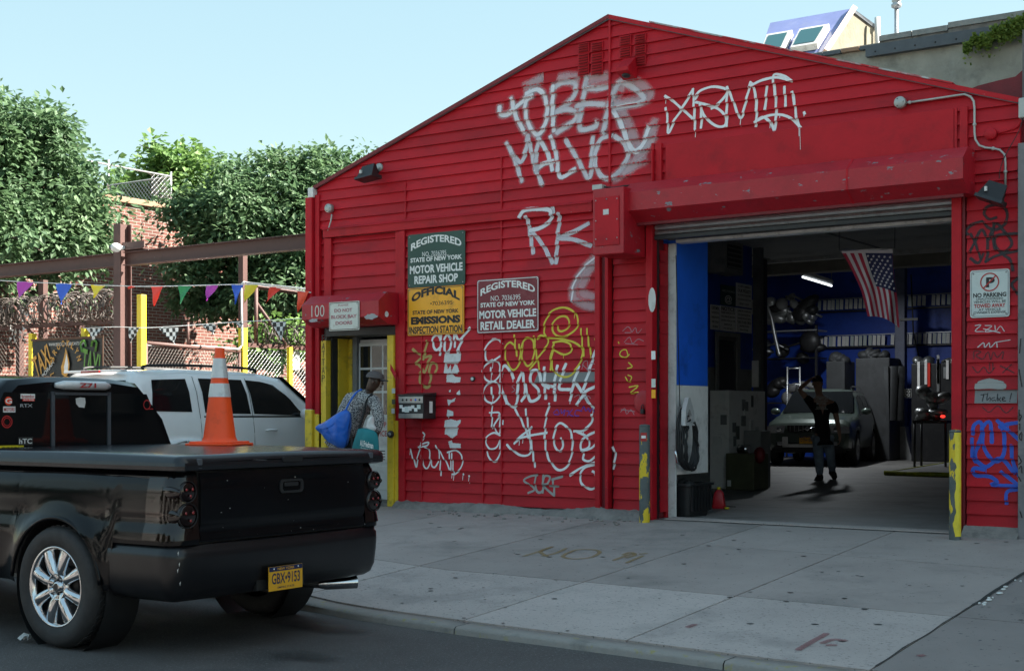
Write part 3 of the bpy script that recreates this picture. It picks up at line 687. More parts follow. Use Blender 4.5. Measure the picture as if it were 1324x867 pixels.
for (px, py, w1, h1) in [(405, 414, .17, .05), (479, 409, .2, .07), (500, 406, .06, .07)]:
    m = MB(); n = 14; p = onY(px, py, -.403); random.seed(px)
    yy = -.4035 if px < 490 else None
    vs = [(p.x + w1 / 2 * math.cos(6.283 * i / n) * random.uniform(.6, 1.2), -.4035, p.z + h1 / 2 * math.sin(6.283 * i / n) * random.uniform(.6, 1.2)) for i in range(n)]
    if px >= 490: pe = onX(px, py, xd1 + .003); vs = [(xd1 + .003, pe.y + w1 * math.cos(6.283 * i / n) * .6, pe.z + h1 / 2 * math.sin(6.283 * i / n)) for i in range(n)]
    m.add(vs, [list(range(n))]).build('bare_metal_patch', 'ink_grey' if px < 490 else 'paper', hd2)
# vents and little red lamp in the gable
def louver(px0, px1, py0, py1):
    a, b = onY(px0, (py0 + py1) / 2), onY(px1, (py0 + py1) / 2); zc = (a.z + b.z) / 2; h = (py1 - py0) * 22.4 / (px0 + 1890)
    m = MB(); m.box(a.x, b.x, -.036, -.018, zc - h / 2, zc + h / 2)
    v = m.build('louver_vent', 'red', G)
    for k in range(4):
        zk = zc - h / 2 + h * (k + .5) / 4; r = MB(); r.prism([(-.036, zk + h * .10), (-.057, zk - h * .02), (-.057, zk - h * .05), (-.036, zk + h * .03)], 'x', a.x + .012, b.x - .012); r.build('louver_slat', 'red', v)
        box('louver_slot', 'dark_red', v, a.x + .012, b.x - .012, -.0385, -.0355, zk - h * .10, zk + .0)
for (zx0, zx1) in [(498, 545), (555, 605)]:
    for (y0_, y1_) in [(187, 226), (233, 277), (279, 326)]: louver(600 + zx0 / 3.333, 600 + zx1 / 3.333, (y0_ - (2 if zx0 > 550 else -2)) / 3.333, (y1_ - (2 if zx0 > 550 else -2)) / 3.333)
for (zx0, zx1, l) in [(677, 727, [(156, 198), (206, 248)]), (740, 790, [(150, 190), (197, 238), (245, 286)])]:
    for (y0_, y1_) in l: louver(600 + zx0 / 3.333, 600 + zx1 / 3.333, y0_ / 3.333, y1_ / 3.333)
t = thing('gable_lamp', 'small red-painted hooded lamp at the peak of the red gable', 'lamp', onY(806, 86, 0))
a = onY(800, 93, -.16); b = onY(815, 77, -.0)
m = MB(); m.prism([(0, b.z - .01), (-.06, b.z - .0), (-.22, a.z + .03), (-.22, a.z - .01), (-.06, a.z - .07), (0, a.z - .05)], 'x', a.x + .0, a.x + .15); m.build('housing', 'red', t)
m = MB(); m.ell((a.x + .075, -.13, a.z - .04), (.05, .05, .03)); m.build('bulb', 'black_metal', t)
# roof: two slopes with tin edge strips
m = MB(); m.add([(EL, -.05, ELZ), (APX, -.05, APZ), (APX, 9.9, APZ), (EL, 9.9, ELZ), (EL, -.05, ELZ - .05), (APX, -.05, APZ - .05)], [[0, 1, 2, 3], [4, 5, 1, 0]]).build('roof', 'steel_band', G)
m = MB(); m.add([(ER, -.05, ERZ), (APX, -.05, APZ), (APX, 9.9, APZ), (ER, 9.9, ERZ), (ER, -.05, ERZ - .05), (APX, -.05, APZ - .05)], [[0, 3, 2, 1], [4, 0, 1, 5]]).build('roof', 'steel_band', G)
def edge(a, b, mt, t0=-.03, t1=.012, y=-.06):
    d = Vector((b[0] - a[0], 0, b[1] - a[1])).normalized(); n_ = Vector((-d.z, 0, d.x)); n_ = n_ if n_.z > 0 else -n_
    A, B = Vector((a[0], 0, a[1])), Vector((b[0], 0, b[1])); poly = [A + n_ * t0, B + n_ * t0, B + n_ * t1, A + n_ * t1]
    MB().prism([(p.x, p.z) for p in poly], 'y', y, .1).build('roof_edge', mt, G)
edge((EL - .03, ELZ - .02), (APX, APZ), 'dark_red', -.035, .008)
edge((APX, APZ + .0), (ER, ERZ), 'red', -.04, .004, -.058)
mat('flaky', (.40, .42, .42), .5, var=.2, vs=8); chips(M['flaky'], .42, .50, RED, 3)
edge((APX + .5, zg(APX + .5) + .002), (ER - .6, zg(ER - .6) + .002), 'flaky', .004, .018, -.07)
m = MB(); m.box(EL, EL + .1, .06, 9.9, .2, 4.3); m.build('side_wall', 'rough_concrete', G)
box('side_wall', 'dark_red', G, ER - .02, ER + .12, .07, 9.9, .2, 4.32)
box('gutter_box', 'white_plastic', G, EL - .09, EL + .0, -.08, .1, 4.22, 4.34, .004)
# grey pilaster at the right edge of the front
box('pilaster', 'int_grey', G, ER - .005, ER + .45, -.09, .3, .2, 3.93, .006)
M['int_grey2'] = mat('pilaster_grey', (.20, .19, .195), .8, var=.12, dirt=(.1, .09, .09), ds=4, damt=.6)
bpy.data.objects['pilaster'].data.materials[0] = M['int_grey2']
# sloping red cheek behind the right eave
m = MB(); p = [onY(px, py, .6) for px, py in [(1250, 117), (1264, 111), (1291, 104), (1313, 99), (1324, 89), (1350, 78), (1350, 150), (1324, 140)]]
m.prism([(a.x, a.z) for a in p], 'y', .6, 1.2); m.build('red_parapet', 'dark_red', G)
# ---- office doorway
a0, a1 = X0(416.5), X0(423)
box('door_jamb', 'yellow', G, X0(417), X0(423.5), -.03, .06, .39, 2.42, .004)
m = MB(); text(m, 'FATTAP', ((X0(417) + X0(423.5)) / 2, -.033, onY(420, 463, -.03).z), (1, 0, 0), (0, 0, 1), .05, .60, vertical=True, bold=.0)
m.build('black_lettering', 'ink_black', G)
pj = onY(418, 462, 0)
box('door_jamb', 'black_metal', G, X0(424.0), X0(424.0) + .02, .06, .16, .39, 2.45)
box('door_jamb', 'yellow', G, X0(424) - .01, X0(424) + .035, .165, .34, .39, 2.45, .004)
box('door_jamb', 'yellow', G, X0(424) - .01, X0(424) + .09, .345, .42, .39, 2.45, .006)
dz1 = onY(480, 432, .42).z
XD0 = X0(424) + .09
box('door_frame', 'grey_frame', G, XD0, XD0 + .07, .36, .48, .42, dz1 + .02, .004)
box('door_head', 'black_metal', G, X0(423), DX1, -.02, .5, 2.47, 2.56)
D = box('office_door', 'door_paint', G, XD0 + .075, DX1 + .25, .42, .465, .43, 2.44, .004)
box('door_threshold', 'rough_concrete', G, X0(423), DX1 + .2, -.04, .5, .30, .425, .004)
gx0, gx1 = onY(466, 450, .42).x, onY(511, 450, .42).x; gz1, gz0 = onY(480, 446, .42).z, onY(480, 537, .42).z
box('window_frame', 'door_paint', D, gx0 - .03, gx1 + .03, .405, .42, gz0 - .03, gz1 + .03, .003)
for i in range(3):
    for j in range(3):
        box('pane', 'glass', D, gx0 + (gx1 - gx0) * i / 3 + .014, gx0 + (gx1 - gx0) * (i + 1) / 3 - .014, .402, .404, gz0 + (gz1 - gz0) * j / 3 + .014, gz0 + (gz1 - gz0) * (j + 1) / 3 - .014)
m = MB(); zc = gz0 - .06
px_, pz_ = onY(491, 560, .42).x, onY(491, 560, .42).z
dp = box('door_notice', 'paper', D, px_ - .13, px_ + .15, .405, .418, pz_ - .14, pz_ + .19)
m = MB(); text(m, 'STOP', (px_ + .02, .403, pz_ + .11), (1, 0, 0), (0, 0, 1), .2, .07); text(m, 'OFFICE', (px_ + .01, .403, pz_ + .0), (1, 0, 0), (0, 0, 1), .24, .07); m.build('notice_lettering', 'ink_red', dp)
dp = box('door_notice', 'paper_dim', D, px_ - .10, px_ + .13, .405, .418, pz_ - .36, pz_ - .18)
for k in range(4): box('printed_line', 'ink_black', dp, px_ - .07, px_ + .1, .403, .4045, pz_ - .33 + k * .035, pz_ - .32 + k * .035)
for a_, b_ in ((0, .35), (.55, .98)):
    z0_, z1_ = .50 + a_ * .6, .50 + b_ * .6; pass
box('door_panel', 'door_paint', D, XD0 + .2, DX1 + .1, .412, .42, .55, .85, .004)
box('door_jamb', 'yellow', G, X0(504.5), X0(512.5), -.06, .04, .39, 2.45, .005, label='right-hand yellow door jamb with a deadbolt')
box('door_jamb', 'yellow', G, X0(512.7), X0(517.0), -.035, .04, .36, 1.42, .004)
p = onY(507, 561, -.06); m = MB(); m.lathe([(.001, -.11), (.038, -.11), (.044, -.095), (.044, -.075), (.03, -.06)], (p.x, 0, p.z), 'y', 20); m.build('deadbolt', 'black_metal', G)
m = MB(); m.lathe([(.001, -.118), (.02, -.118), (.024, -.108)], (p.x, 0, p.z), 'y', 14); m.build('lock_cylinder', 'steel', G)
m = MB(); v = [onY(504.6, 470, -.063), onY(512, 482, -.063), onY(512, 492, -.063), onY(504.6, 478, -.063)]; m.add([(a.x, -.0625, a.z) for a in v], [[0, 1, 2, 3]]); m.build('red_stripe', 'red', G)
for (px, py, mt) in [(508.5, 505, 'sign_white'), (508.5, 519, 'olive'), (508, 531, 'white_plastic')]: p = onY(px, py, -.064); box('sticker', mt, G, p.x - .025, p.x + .025, -.0625, -.0605, p.z - .03, p.z + .03)
# ---- inside the doorway: dark room box so the opening is closed
# ---- garage interior
HZ = 5.1; HY0, HY1 = 9.0, 20.5
I = thing('garage_interior', 'dim blue and white workshop interior seen through the open bay', 'interior', (2, 5, FLOOR)); I['kind'] = 'structure'
sheet('garage_floor', 'floor_in', -7, 5.54, .0, HY1, FLOOR + .001, 8, 12, lambda x, y: FLOOR + .002)
box('sill_strip', 'sidewalk_light', G, BY0 + .1, BY1, .02, .28, FLOOR + .004, FLOOR + .012)
box('ceiling', 'ceiling', I, -2.85, 5.5, .45, HY0, 4.13, 4.2)
box('ceiling', 'ceiling', I, -7, 5.5, HY0, HY1, HZ, HZ + .1)
box('ceiling_beam', 'white_paint', I, -2.85, 5.5, HY0 - .15, HY0 - .02, 4.07, 4.13)
box('soffit_wall', 'int_grey', I, -2.85, 5.5, HY0 - .01, HY0 + .05, 4.13, HZ)
for k in range(1, 4): box('ceiling_batten', 'int_grey', I, 5.5 - 8.3 * k / 4 - .02, 5.5 - 8.3 * k / 4 + .02, .5, HY0 - .2, 4.115, 4.13)
box('back_wall', 'blue_back_dim', I, -7, 5.5, HY1, HY1 + .2, FLOOR, HZ)
box('side_wall', 'int_dark', I, -7.1, -7, HY0, HY1, FLOOR, HZ)
box('side_wall', 'int_grey', I, -2.88, -2.83, .5, HY0, FLOOR, 4.13)
box('side_wall', 'int_dark', I, 5.45, 5.5, .5, HY1, FLOOR, HZ)
box('side_wall', 'int_dark', I, -7, -2.85, HY0 - .1, HY0 - .0, FLOOR, HZ)
# pier: blue above, white below
PX = XF1 + .0
PY1 = onX(916, 500, PX).y
box('pier', 'blue_pier_lit', I, PX - .3, PX - .01, FY + .04, PY1, onX(895, 498, PX).z, 4.13)
box('pier_recess', 'int_dark', I, PX - .5, PX - .42, FY + .04, PY1, FLOOR, .86)
box('pier_foot', 'int_white', I, PX - .3, PX - .007, FY + .04, PY1, .85, onX(895, 498, PX).z - .003)
PZ = 0
# office partition with a door and notices
WX = -.30; WY0, WY1 = onX(905, 400, WX).y, onX(972, 400, WX).y
box('partition', 'blue_back_dim', I, WX - .1, WX, WY0, WY1, 2.2, 4.13)
box('partition_foot', 'int_grey', I, WX - .1, WX, WY0, WY1, FLOOR, 2.197)
box('partition', 'int_grey', I, -2.85, WX - .1, WY0, WY0 + .1, FLOOR, 4.13)
dy0, dy1 = onX(924, 470, WX).y, onX(950, 470, WX).y
fr = box('partition_door', 'int_dark', I, WX + .003, WX + .03, dy0, dy1, FLOOR, onX(922, 428, WX).z, label='narrow glazed inner door')
for a_, b_ in ((dy0 - .05, dy0 + .02), (dy1 - .02, dy1 + .08)): box('door_frame', 'int_grey', fr, WX + .03, WX + .06, a_, b_, FLOOR, onX(922, 428, WX).z)
box('door_frame', 'int_grey', fr, WX + .03, WX + .06, dy0 + .02, dy1 - .02, onX(922, 428, WX).z - .06, onX(922, 428, WX).z)
box('pane', 'glass', fr, WX + .031, WX + .034, dy0 + .1, dy1 - .1, 1.5, onX(922, 428, WX).z - .12)
def poster(name, label, px0, px1, py0, py1, mt, ink, lines, inset=.0, cat='notice', head=None, group='notices on the inner office wall'):
    ya, yb = onX(px0, 400, WX).y, onX(px1, 400, WX).y; za, zb = onX((px0 + px1) / 2, py1, WX).z, onX((px0 + px1) / 2, py0, WX).z
    t = thing(name, label, cat, (WX, (ya + yb) / 2, za), group); box('sheet', mt, t, WX + .004, WX + .014, ya, yb, za, zb)
    m = MB(); U, V = (0, 1, 0), (0, 0, 1); H = zb - za; W = yb - ya; cy = (ya + yb) / 2
    for i, (s_, hh, ww) in enumerate(lines): text(m, s_, (WX + .017, cy, zb - H * (i + .7) / (len(lines) + .4)), U, V, W * ww, H * hh, 0, .015)
    m.build('lettering', ink, t); return t
poster('wall_notice', 'grey NOTICE poster on the inner office wall, lower middle', 930, 950, 396, 428, 'paper_dim', 'ink_black', [('NOTICE', .16, .85), ('PLEASE REMOVE YOUR', .07, .9), ('VALUABLES BEFORE', .07, .9), ('LEAVING VEHICLE FOR', .07, .9), ('SERVICE', .07, .5), ('WE ARE NOT', .06, .6)])
poster('wall_notice', 'grey CUSTOMERS notice at the left of the inner office wall', 918, 929, 394, 426, 'paper_dim', 'ink_black', [('CUSTOMERS', .12, .9), ('NOT BEYOND', .08, .85), ('INSURANCE', .08, .85), ('FOR YOUR', .08, .8), ('IN AREA', .08, .6)])
poster('recycling_poster', 'green recycling poster above the NOTICE sheet', 931, 950, 369, 395, 'sign_green', 'ink_white', [('RECYCLING', .10, .8), ('@', .45, .5)])
poster('wall_notice', 'grey YOUR RIGHTS notice, upper right of the inner office wall', 951, 971, 367, 397, 'paper_dim', 'ink_black', [('CUSTOMERS', .07, .8), ('OUR POLICY', .14, .85), ('ALL WORK DONE HERE', .07, .85), ('IS GUARANTEED FOR', .07, .85), ('NINETY DAYS', .07, .6)])
poster('wall_notice', 'grey printed list, lower right of the inner office wall', 951, 971, 399, 430, 'paper_dim', 'ink_black', [('LABOR CHARGES', .08, .85), ('OIL CHANGE FILTER', .07, .8), ('BRAKES FRONT REAR', .07, .85), ('TUNE UP AND CHECK', .12, .9), ('INSPECTION', .08, .6), ('RATES', .07, .5)])
# air conditioner and shelf high up on the partition
p = onX(928, 345, WX); t = thing('air_conditioner', 'pale window air conditioner high on the inner office wall', 'air conditioner', (WX, p.y, p.z)); box('casing', 'int_grey', t, WX + .003, WX + .28, p.y - .35, p.y + .3, p.z - .12, p.z + .36, .01)
box('grille', 'black_metal', t, WX + .282, WX + .29, p.y - .26, p.y + .22, p.z - .05, p.z + .3)
for k in range(5): box('louver', 'int_grey', t, WX + .29, WX + .298, p.y - .26, p.y + .22, p.z - .04 + k * .07, p.z - .02 + k * .07)
# end post of the partition and door rail beyond
box('steel_post', 'int_dark', I, onY(975, 400, 7.2).x - .02, onY(984, 400, 7.2).x, 7.2, 7.3, FLOOR, 4.13)
box('steel_post', 'black_metal', I, -.9, -.78, HY0 - .3, HY0 - .18, FLOOR, 4.13)
# two strings of licence plates across the back wall
def plates(py0, x0, x1, py1=None, group=None, lab=None):
    Y = HY1 - .12; A, B = onY(x0, py0, Y), onY(x1, py1, Y); t = thing('plate_rack', lab, 'rack', (A.x, Y, A.z), 'racks of licence plates on the back wall'); L = B.x - A.x
    box('rail', 'black_metal', t, A.x, B.x, Y - .02, Y, min(A.z, B.z) - .17, min(A.z, B.z) - .13); n = int(L / .115); random.seed(int(py0))
    box('rail', 'galv', t, A.x, B.x, Y - .02, Y, A.z + .14, A.z + .16)
    for i in range(n):
        if random.random() < .12: continue
        x = A.x + L * (i + .5) / n; r_ = MB(); s_ = random.uniform(-.012, .02); r_.prism([(x - .045 + s_, A.z - .12), (x + .04 + s_, A.z - .13), (x + .05 + s_, A.z + .12), (x - .035 + s_, A.z + .13)], 'y', Y - .05, Y - .045); r_.build('licence_plate', random.choice(['paper_dim', 'sign_white', 'paper_dim', 'int_white']), t)
plates(395, 1058, 1236, 388, None, 'upper rack of pale licence plates across the blue back wall')
plates(442, 1060, 1236, 436, None, 'lower rack of pale licence plates across the blue back wall')
# tube lamp at the back
p0, p1 = onD(1038, 358, 29), onD(1075, 357, 31); p1.z = p0.z
t = thing('tube_lamp', 'lit fluorescent tube under the back ceiling', 'lamp', p0)
m = MB(); m.tube([p0, p1], .022, 8); m.build('tube', 'lamp_tube', t); q = [p0 + Vector((0, 0, .09)), p1 + Vector((0, 0, .09))]; m = MB(); m.tube(q, .06, 6); m.build('fitting', 'int_grey', t)
m = MB()
for a_ in (p0, p1): m.tube([a_ + Vector((0, 0, .1)), Vector((a_.x, a_.y, HZ))], .008, 4)
m.build('hanger', 'int_grey', t)
ld = bpy.data.lights.new('tube_light', 'AREA'); ld.shape = 'RECTANGLE'; ld.size = 1.4; ld.size_y = .1; ld.energy = 24; ld.color = (.9, .96, 1)
lo = bpy.data.objects.new('tube_light', ld); COL.objects.link(lo); lo.location = (p0 + p1) / 2 - Vector((0, 0, .06)) - t.location; lo.parent = t; lo.rotation_euler = (0, 0, math.atan2((p1 - p0).y, (p1 - p0).x))

# ================================================================== GRAFFITI (paint on the boards, part of the building)
def graf(lst, w_, o, s, mt, label, **k):
    mb = MB(); strokes(mb, lst, w_, o, s, **k)
    if mt in ('sp_white', 'sp_yellow', 'sp_blue') and w_ > .02:       # a few runs of wet paint
        rs = random.Random(len(lst) * 7 + int(o[0])); runs = []
        for l_ in lst:
            if rs.random() < .45: q_ = l_[rs.randrange(len(l_))]; L_ = rs.uniform(3, 11) * s; runs.append([(q_[0], q_[1]), (q_[0] + .2 * s * rs.random(), q_[1] + L_)])
        if runs: strokes(mb, runs, .009, o, s)
    return mb.build('graffiti', mt, G, label=label)
T = ((630, 90), 5.757)
tob = [[(95, 285), (105, 335), (160, 330), (225, 275), (290, 215), (320, 165)], [(185, 225), (215, 345), (278, 462)],
       [(335, 195), (290, 240), (300, 380), (370, 485), (430, 420), (450, 300), (425, 190), (370, 150), (300, 180)],
       [(492, 130), (490, 300), (497, 450)], [(492, 140), (560, 100), (655, 105), (650, 190), (600, 255), (510, 322)], [(505, 322), (600, 300), (668, 330), (640, 390), (525, 465)],
       [(738, 75), (718, 220), (690, 435), (800, 428), (815, 400)], [(750, 140), (830, 142), (900, 128)], [(675, 270), (760, 255), (865, 262)],
       [(950, 150), (900, 300), (870, 465)], [(940, 190), (985, 100), (1070, 125), (1165, 205), (1140, 250), (1030, 270), (940, 290)], [(920, 280), (990, 390), (1060, 560), (1112, 610), (1170, 540), (1200, 435)]]
mal = [[(150, 555), (195, 640), (240, 770), (258, 825)], [(195, 640), (255, 690), (290, 600), (305, 500)], [(305, 500), (330, 600), (365, 745), (410, 850)],
       [(385, 520), (368, 640), (372, 745)], [(390, 520), (450, 620), (488, 745)], [(365, 745), (420, 705), (490, 685)], [(478, 505), (520, 650), (545, 800), (655, 745)],
       [(588, 530), (670, 660), (760, 812), (780, 650), (787, 510)], [(925, 492), (850, 520), (808, 620), (810, 720), (860, 800), (925, 808), (1000, 740), (1050, 640), (1020, 550), (955, 500)]]
graf(tob, .13, *T, 'sp_haze', 'pale grey overspray round the top word TOBER')
graf([[(p[0] + 45, p[1] - 30) for p in l] for l in tob[-2:]] + [[(1000, 760), (1080, 700), (1150, 620), (1230, 520)], [(960, 800), (1060, 740), (1160, 680)], [(350, 100), (420, 60), (300, 120)], [(560, 60), (660, 60)], [(760, 80), (880, 60)]], .17, *T, 'sp_haze', 'faint white spray cloud at the right of the words')
graf(tob, .066, *T, 'sp_soft', 'pale grey spray-painted word TOBER')
graf(mal, .10, *T, 'sp_haze', 'pale grey overspray round the lower word MALVO'); graf(mal, .062, *T, 'sp_soft', 'pale grey spray-painted word MALVO')
T = ((850, 85), 6.305)
xb = [[(68, 250), (130, 290), (210, 360), (300, 440)], [(72, 350), (85, 430), (95, 550), (140, 450), (210, 340), (292, 195)], [(292, 195), (302, 350), (310, 515)],
      [(310, 270), (350, 210), (440, 175), (520, 180), (570, 205), (540, 270), (480, 330), (445, 348)], [(320, 300), (400, 320), (500, 355), (560, 420), (555, 490), (490, 495), (410, 440), (365, 370), (350, 310)], [(352, 310), (362, 400), (360, 505)],
      [(572, 180), (568, 330), (570, 495)], [(575, 180), (620, 290), (682, 430), (720, 310), (762, 140)], [(775, 150), (805, 250), (812, 400), (805, 490)], [(770, 165), (860, 120), (980, 98), (1095, 125)],
      [(1095, 125), (1030, 85), (960, 70), (945, 110), (965, 250), (970, 400), (958, 530)], [(800, 460), (860, 420), (920, 460), (955, 530)], [(820, 450), (900, 410), (1000, 400), (1090, 430), (1170, 505)], [(893, 175), (882, 355)], [(1037, 175), (1050, 330)], [(1103, 220), (1120, 310), (1140, 440), (1165, 510)], [(1200, 385), (1203, 392)]]
graf(xb, .032, *T, 'sp_white', 'crisp white spray-painted tag above the bay panel')
graf([[(1172, 515), (1176, 685)]], .008, *T, 'sp_thin', 'thin white drip below the tag')
T = ((580, 240), 3.94)
rk = [[(375, 160), (400, 130), (460, 122), (530, 130), (520, 180), (470, 215), (420, 228)], [(405, 165), (418, 250), (432, 340)], [(420, 225), (480, 300), (530, 390)], [(543, 120), (545, 135)], [(570, 150), (558, 260), (550, 390)], [(710, 195), (650, 230), (565, 265)], [(560, 268), (640, 275), (722, 305)]]
graf(rk, .075, *T, 'sp_haze', 'overspray round the RK tag'); graf(rk, .060, *T, 'sp_soft', 'pale spray-painted RK tag')
graf([[(745, 365), (690, 430), (645, 500), (635, 560), (680, 600), (750, 620)], [(740, 400), (700, 470), (680, 540), (750, 570)]], .15, *T, 'sp_haze', 'broad faded pale spray curve beside the junction box')
graf([[(745, 368), (690, 420), (640, 500), (630, 590)]], .03, *T, 'sp_soft', 'pale curved spray line beside the junction box')
T = ((520, 420), 8.67)
graf([[(130, 275), (180, 315), (240, 350)], [(285, 185), (265, 290), (245, 380)], [(240, 350), (190, 400), (160, 435)], [(165, 430), (220, 480), (260, 530), (290, 430), (325, 350), (250, 365)],
      [(380, 530), (395, 480), (370, 430), (325, 435), (310, 520), (325, 600), (300, 690), (250, 690), (210, 640), (200, 570), (220, 520)]], .042, *T, 'sp_yellow_old', 'old yellow star-shaped tag above the mailbox')
graf([[(440, 160), (400, 110), (350, 150), (355, 240), (395, 280), (440, 240)], [(440, 120), (435, 240), (425, 330)], [(550, 150), (510, 110), (480, 170), (485, 280), (510, 310), (545, 260), (550, 150)], [(590, 60), (590, 160), (595, 240)], [(600, 100), (650, 170), (710, 100), (765, 35)], [(680, 160), (650, 230), (625, 305)]], .036, *T, 'sp_white', 'white tag 90IY under the orange sign')
T = ((520, 510), 5.779)
graf([[(62, 405), (85, 470), (112, 540), (118, 480), (135, 400), (150, 370), (200, 355), (190, 380), (130, 390)], [(150, 275), (175, 300), (160, 330), (145, 360)], [(145, 395), (150, 470), (165, 530), (192, 550), (210, 500), (205, 420), (175, 390)], [(215, 480), (225, 530), (250, 540), (270, 500)], [(255, 380), (280, 440), (292, 600)], [(285, 425), (330, 500), (370, 565), (352, 425)], [(372, 440), (390, 590)], [(340, 430), (400, 415), (450, 460), (445, 540), (400, 590), (375, 592)], [(458, 592), (460, 595)], [(502, 606), (504, 608)]], .022, *T, 'sp_white', 'white tag VOUND with two dots near the foot of the wall')
T = ((620, 390), 6.67)
graf([[(195, 360), (160, 325), (110, 330), (65, 380), (50, 440), (70, 510), (120, 510), (180, 470)], [(115, 500), (50, 550), (30, 610), (60, 670), (120, 690), (170, 640), (182, 570), (160, 520), (110, 505)], [(115, 690), (60, 720), (35, 790), (60, 850), (120, 870), (170, 820), (180, 750), (150, 695), (110, 685)], [(102, 570), (105, 620)], [(105, 740), (118, 825)]], .026, *T, 'sp_white', 'column of white loops at the left of the yellow tag')
T = ((620, 500), 4.818)
graf([[(80, 110), (80, 180), (82, 255)], [(68, 160), (130, 165), (95, 245), (128, 290), (132, 170)], [(148, 210), (150, 230)], [(130, 300), (90, 285), (50, 310), (40, 345), (70, 385), (110, 375), (128, 330), (130, 400), (115, 450), (90, 465), (60, 435), (48, 405)]], .024, *T, 'sp_white', 'white numeral tag at the foot of the loops')
T = ((620, 390), 6.67)
graf([[(305, 290), (310, 380), (325, 465)], [(300, 370), (260, 350), (225, 400), (230, 490), (270, 570), (310, 585), (345, 530), (355, 450), (345, 370)], [(370, 400), (370, 480), (410, 550), (450, 530), (475, 440), (465, 340), (420, 310), (380, 340), (365, 400)], [(475, 300), (490, 430), (520, 580)], [(500, 320), (540, 290), (590, 320), (590, 370), (540, 440), (490, 510), (440, 580)], [(650, 350), (620, 460), (620, 585)], [(640, 350), (720, 340), (790, 370), (790, 430), (730, 455), (650, 420)],
      [(590, 310), (700, 320), (820, 350), (885, 400), (890, 470), (850, 560), (780, 640), (700, 640), (640, 590), (625, 500), (640, 400)], [(878, 235), (890, 350), (905, 465)], [(930, 235), (945, 350), (965, 450)], [(1000, 320), (1003, 330)],
      [(675, 205), (680, 240), (710, 255), (760, 230), (780, 180), (750, 130), (690, 130), (640, 180), (630, 240), (670, 290), (740, 300), (820, 250), (855, 180), (820, 90), (730, 50), (630, 80), (570, 170), (560, 260), (580, 300)]], .026, *T, 'sp_yellow', 'big yellow spiral tag in the middle of the red wall')
g = MB(); a, b = onY(620 + 480 / 6.67, 482), onY(620 + 1008 / 6.67, 480); rows = []
zz0, zz1 = onY(730, 495).z, onY(730, 481).z
rows = []; cov = []
for j in range(12):
    z_ = zz0 + (zz1 - zz0) * j / 11; r_ = []
    for i in range(24):
        x = a.x + (j * .004) + (b.x - a.x - j * .004) * i / 23; r_.append((x, surf(x, z_) - .0018, z_)); cov.append(1. if 0 < i < 23 else .4)
    rows.append(r_)
g.grid(rows); g.an = 'cov'; g.attr['cov'] = cov; g.build('paint_patch', 'sp_grey', G, label='grey rectangle painted over old tags')
graf([[(295, 655), (265, 590), (220, 550), (195, 600), (190, 720), (210, 800), (240, 870)], [(330, 850), (335, 760), (335, 700), (370, 610), (390, 700), (400, 790), (370, 850)], [(400, 720), (440, 850), (510, 830), (515, 760), (450, 690), (450, 610), (500, 590), (530, 650), (545, 710), (600, 740)], [(562, 570), (565, 700), (572, 830)], [(675, 555), (650, 700), (655, 845)], [(745, 540), (710, 650), (690, 745), (780, 755)], [(560, 720), (640, 730)], [(860, 560), (820, 680), (785, 845)], [(1005, 410), (960, 560), (900, 750)], [(820, 690), (870, 750), (940, 860)], [(990, 735), (920, 775), (860, 860)]], .040, *T, 'sp_white', 'white tag CASH4X across the grey patch', step=.014)
graf([[(300, 715), (280, 730), (310, 760), (285, 780)], [(640, 745), (660, 730), (670, 765), (640, 760)], [(600, 710), (620, 730)], [(890, 580), (900, 520), (930, 510), (940, 560), (980, 510)], [(890, 540), (940, 580), (1005, 580)], [(930, 590), (960, 530), (1005, 540)], [(820, 820), (860, 800), (870, 850), (930, 810), (960, 830)]], .010, *T, 'sp_pink', 'small pinkish scribbles near the corner post')
T = ((620, 500), 4.818)
graf([[(225, 140), (260, 200), (300, 290), (325, 370), (310, 420), (260, 425), (210, 395), (175, 360)], [(290, 140), (305, 230), (325, 350), (348, 495)], [(330, 250), (270, 300), (220, 350)], [(250, 320), (330, 300), (420, 285)], [(438, 105), (415, 200), (410, 330), (430, 440), (490, 515), (550, 490), (580, 390), (570, 280), (510, 225), (475, 260), (465, 350), (500, 400), (522, 370), (512, 320)],
      [(590, 275), (650, 270), (700, 220), (702, 175)], [(610, 280), (670, 310), (685, 370), (640, 390), (635, 340), (680, 300), (732, 275)], [(640, 400), (700, 380), (735, 340)], [(650, 420), (650, 450), (690, 460), (735, 420)], [(565, 550), (640, 500), (735, 465)], [(735, 480), (660, 500), (630, 550), (640, 600), (690, 635), (735, 620)], [(710, 525), (720, 530)]], .030, *T, 'sp_white', 'large white spiral tag on the lower right boards')
graf([[(150, 30), (180, 100), (220, 125), (240, 80), (238, 10)], [(610, 110), (640, 60)], [(650, 50), (710, 130)]], .034, *T, 'sp_white', 'white lower strokes of the tag above the spiral')
graf([[(360, 548), (320, 555), (280, 580), (320, 610), (345, 640), (310, 658)], [(352, 560), (350, 620), (370, 655), (398, 640), (398, 550)], [(398, 655), (405, 560), (440, 560), (430, 600), (400, 615), (470, 675)], [(455, 575), (515, 558)], [(460, 580), (470, 675)], [(440, 615), (490, 618)]], .030, *T, 'sp_silver', 'dull silver word SURF near the ground')
graf([[(465, 160), (485, 140), (500, 170), (470, 170)], [(510, 140), (515, 165), (535, 140), (530, 175)], [(545, 150), (560, 150), (555, 180)], [(580, 140), (565, 170), (590, 182)], [(625, 180), (600, 175), (605, 145), (640, 150)], [(640, 140), (650, 120), (665, 150), (680, 130), (690, 155), (705, 130), (715, 155)]], .012, *T, 'sp_violet', 'small violet-blue tag right of the spiral')
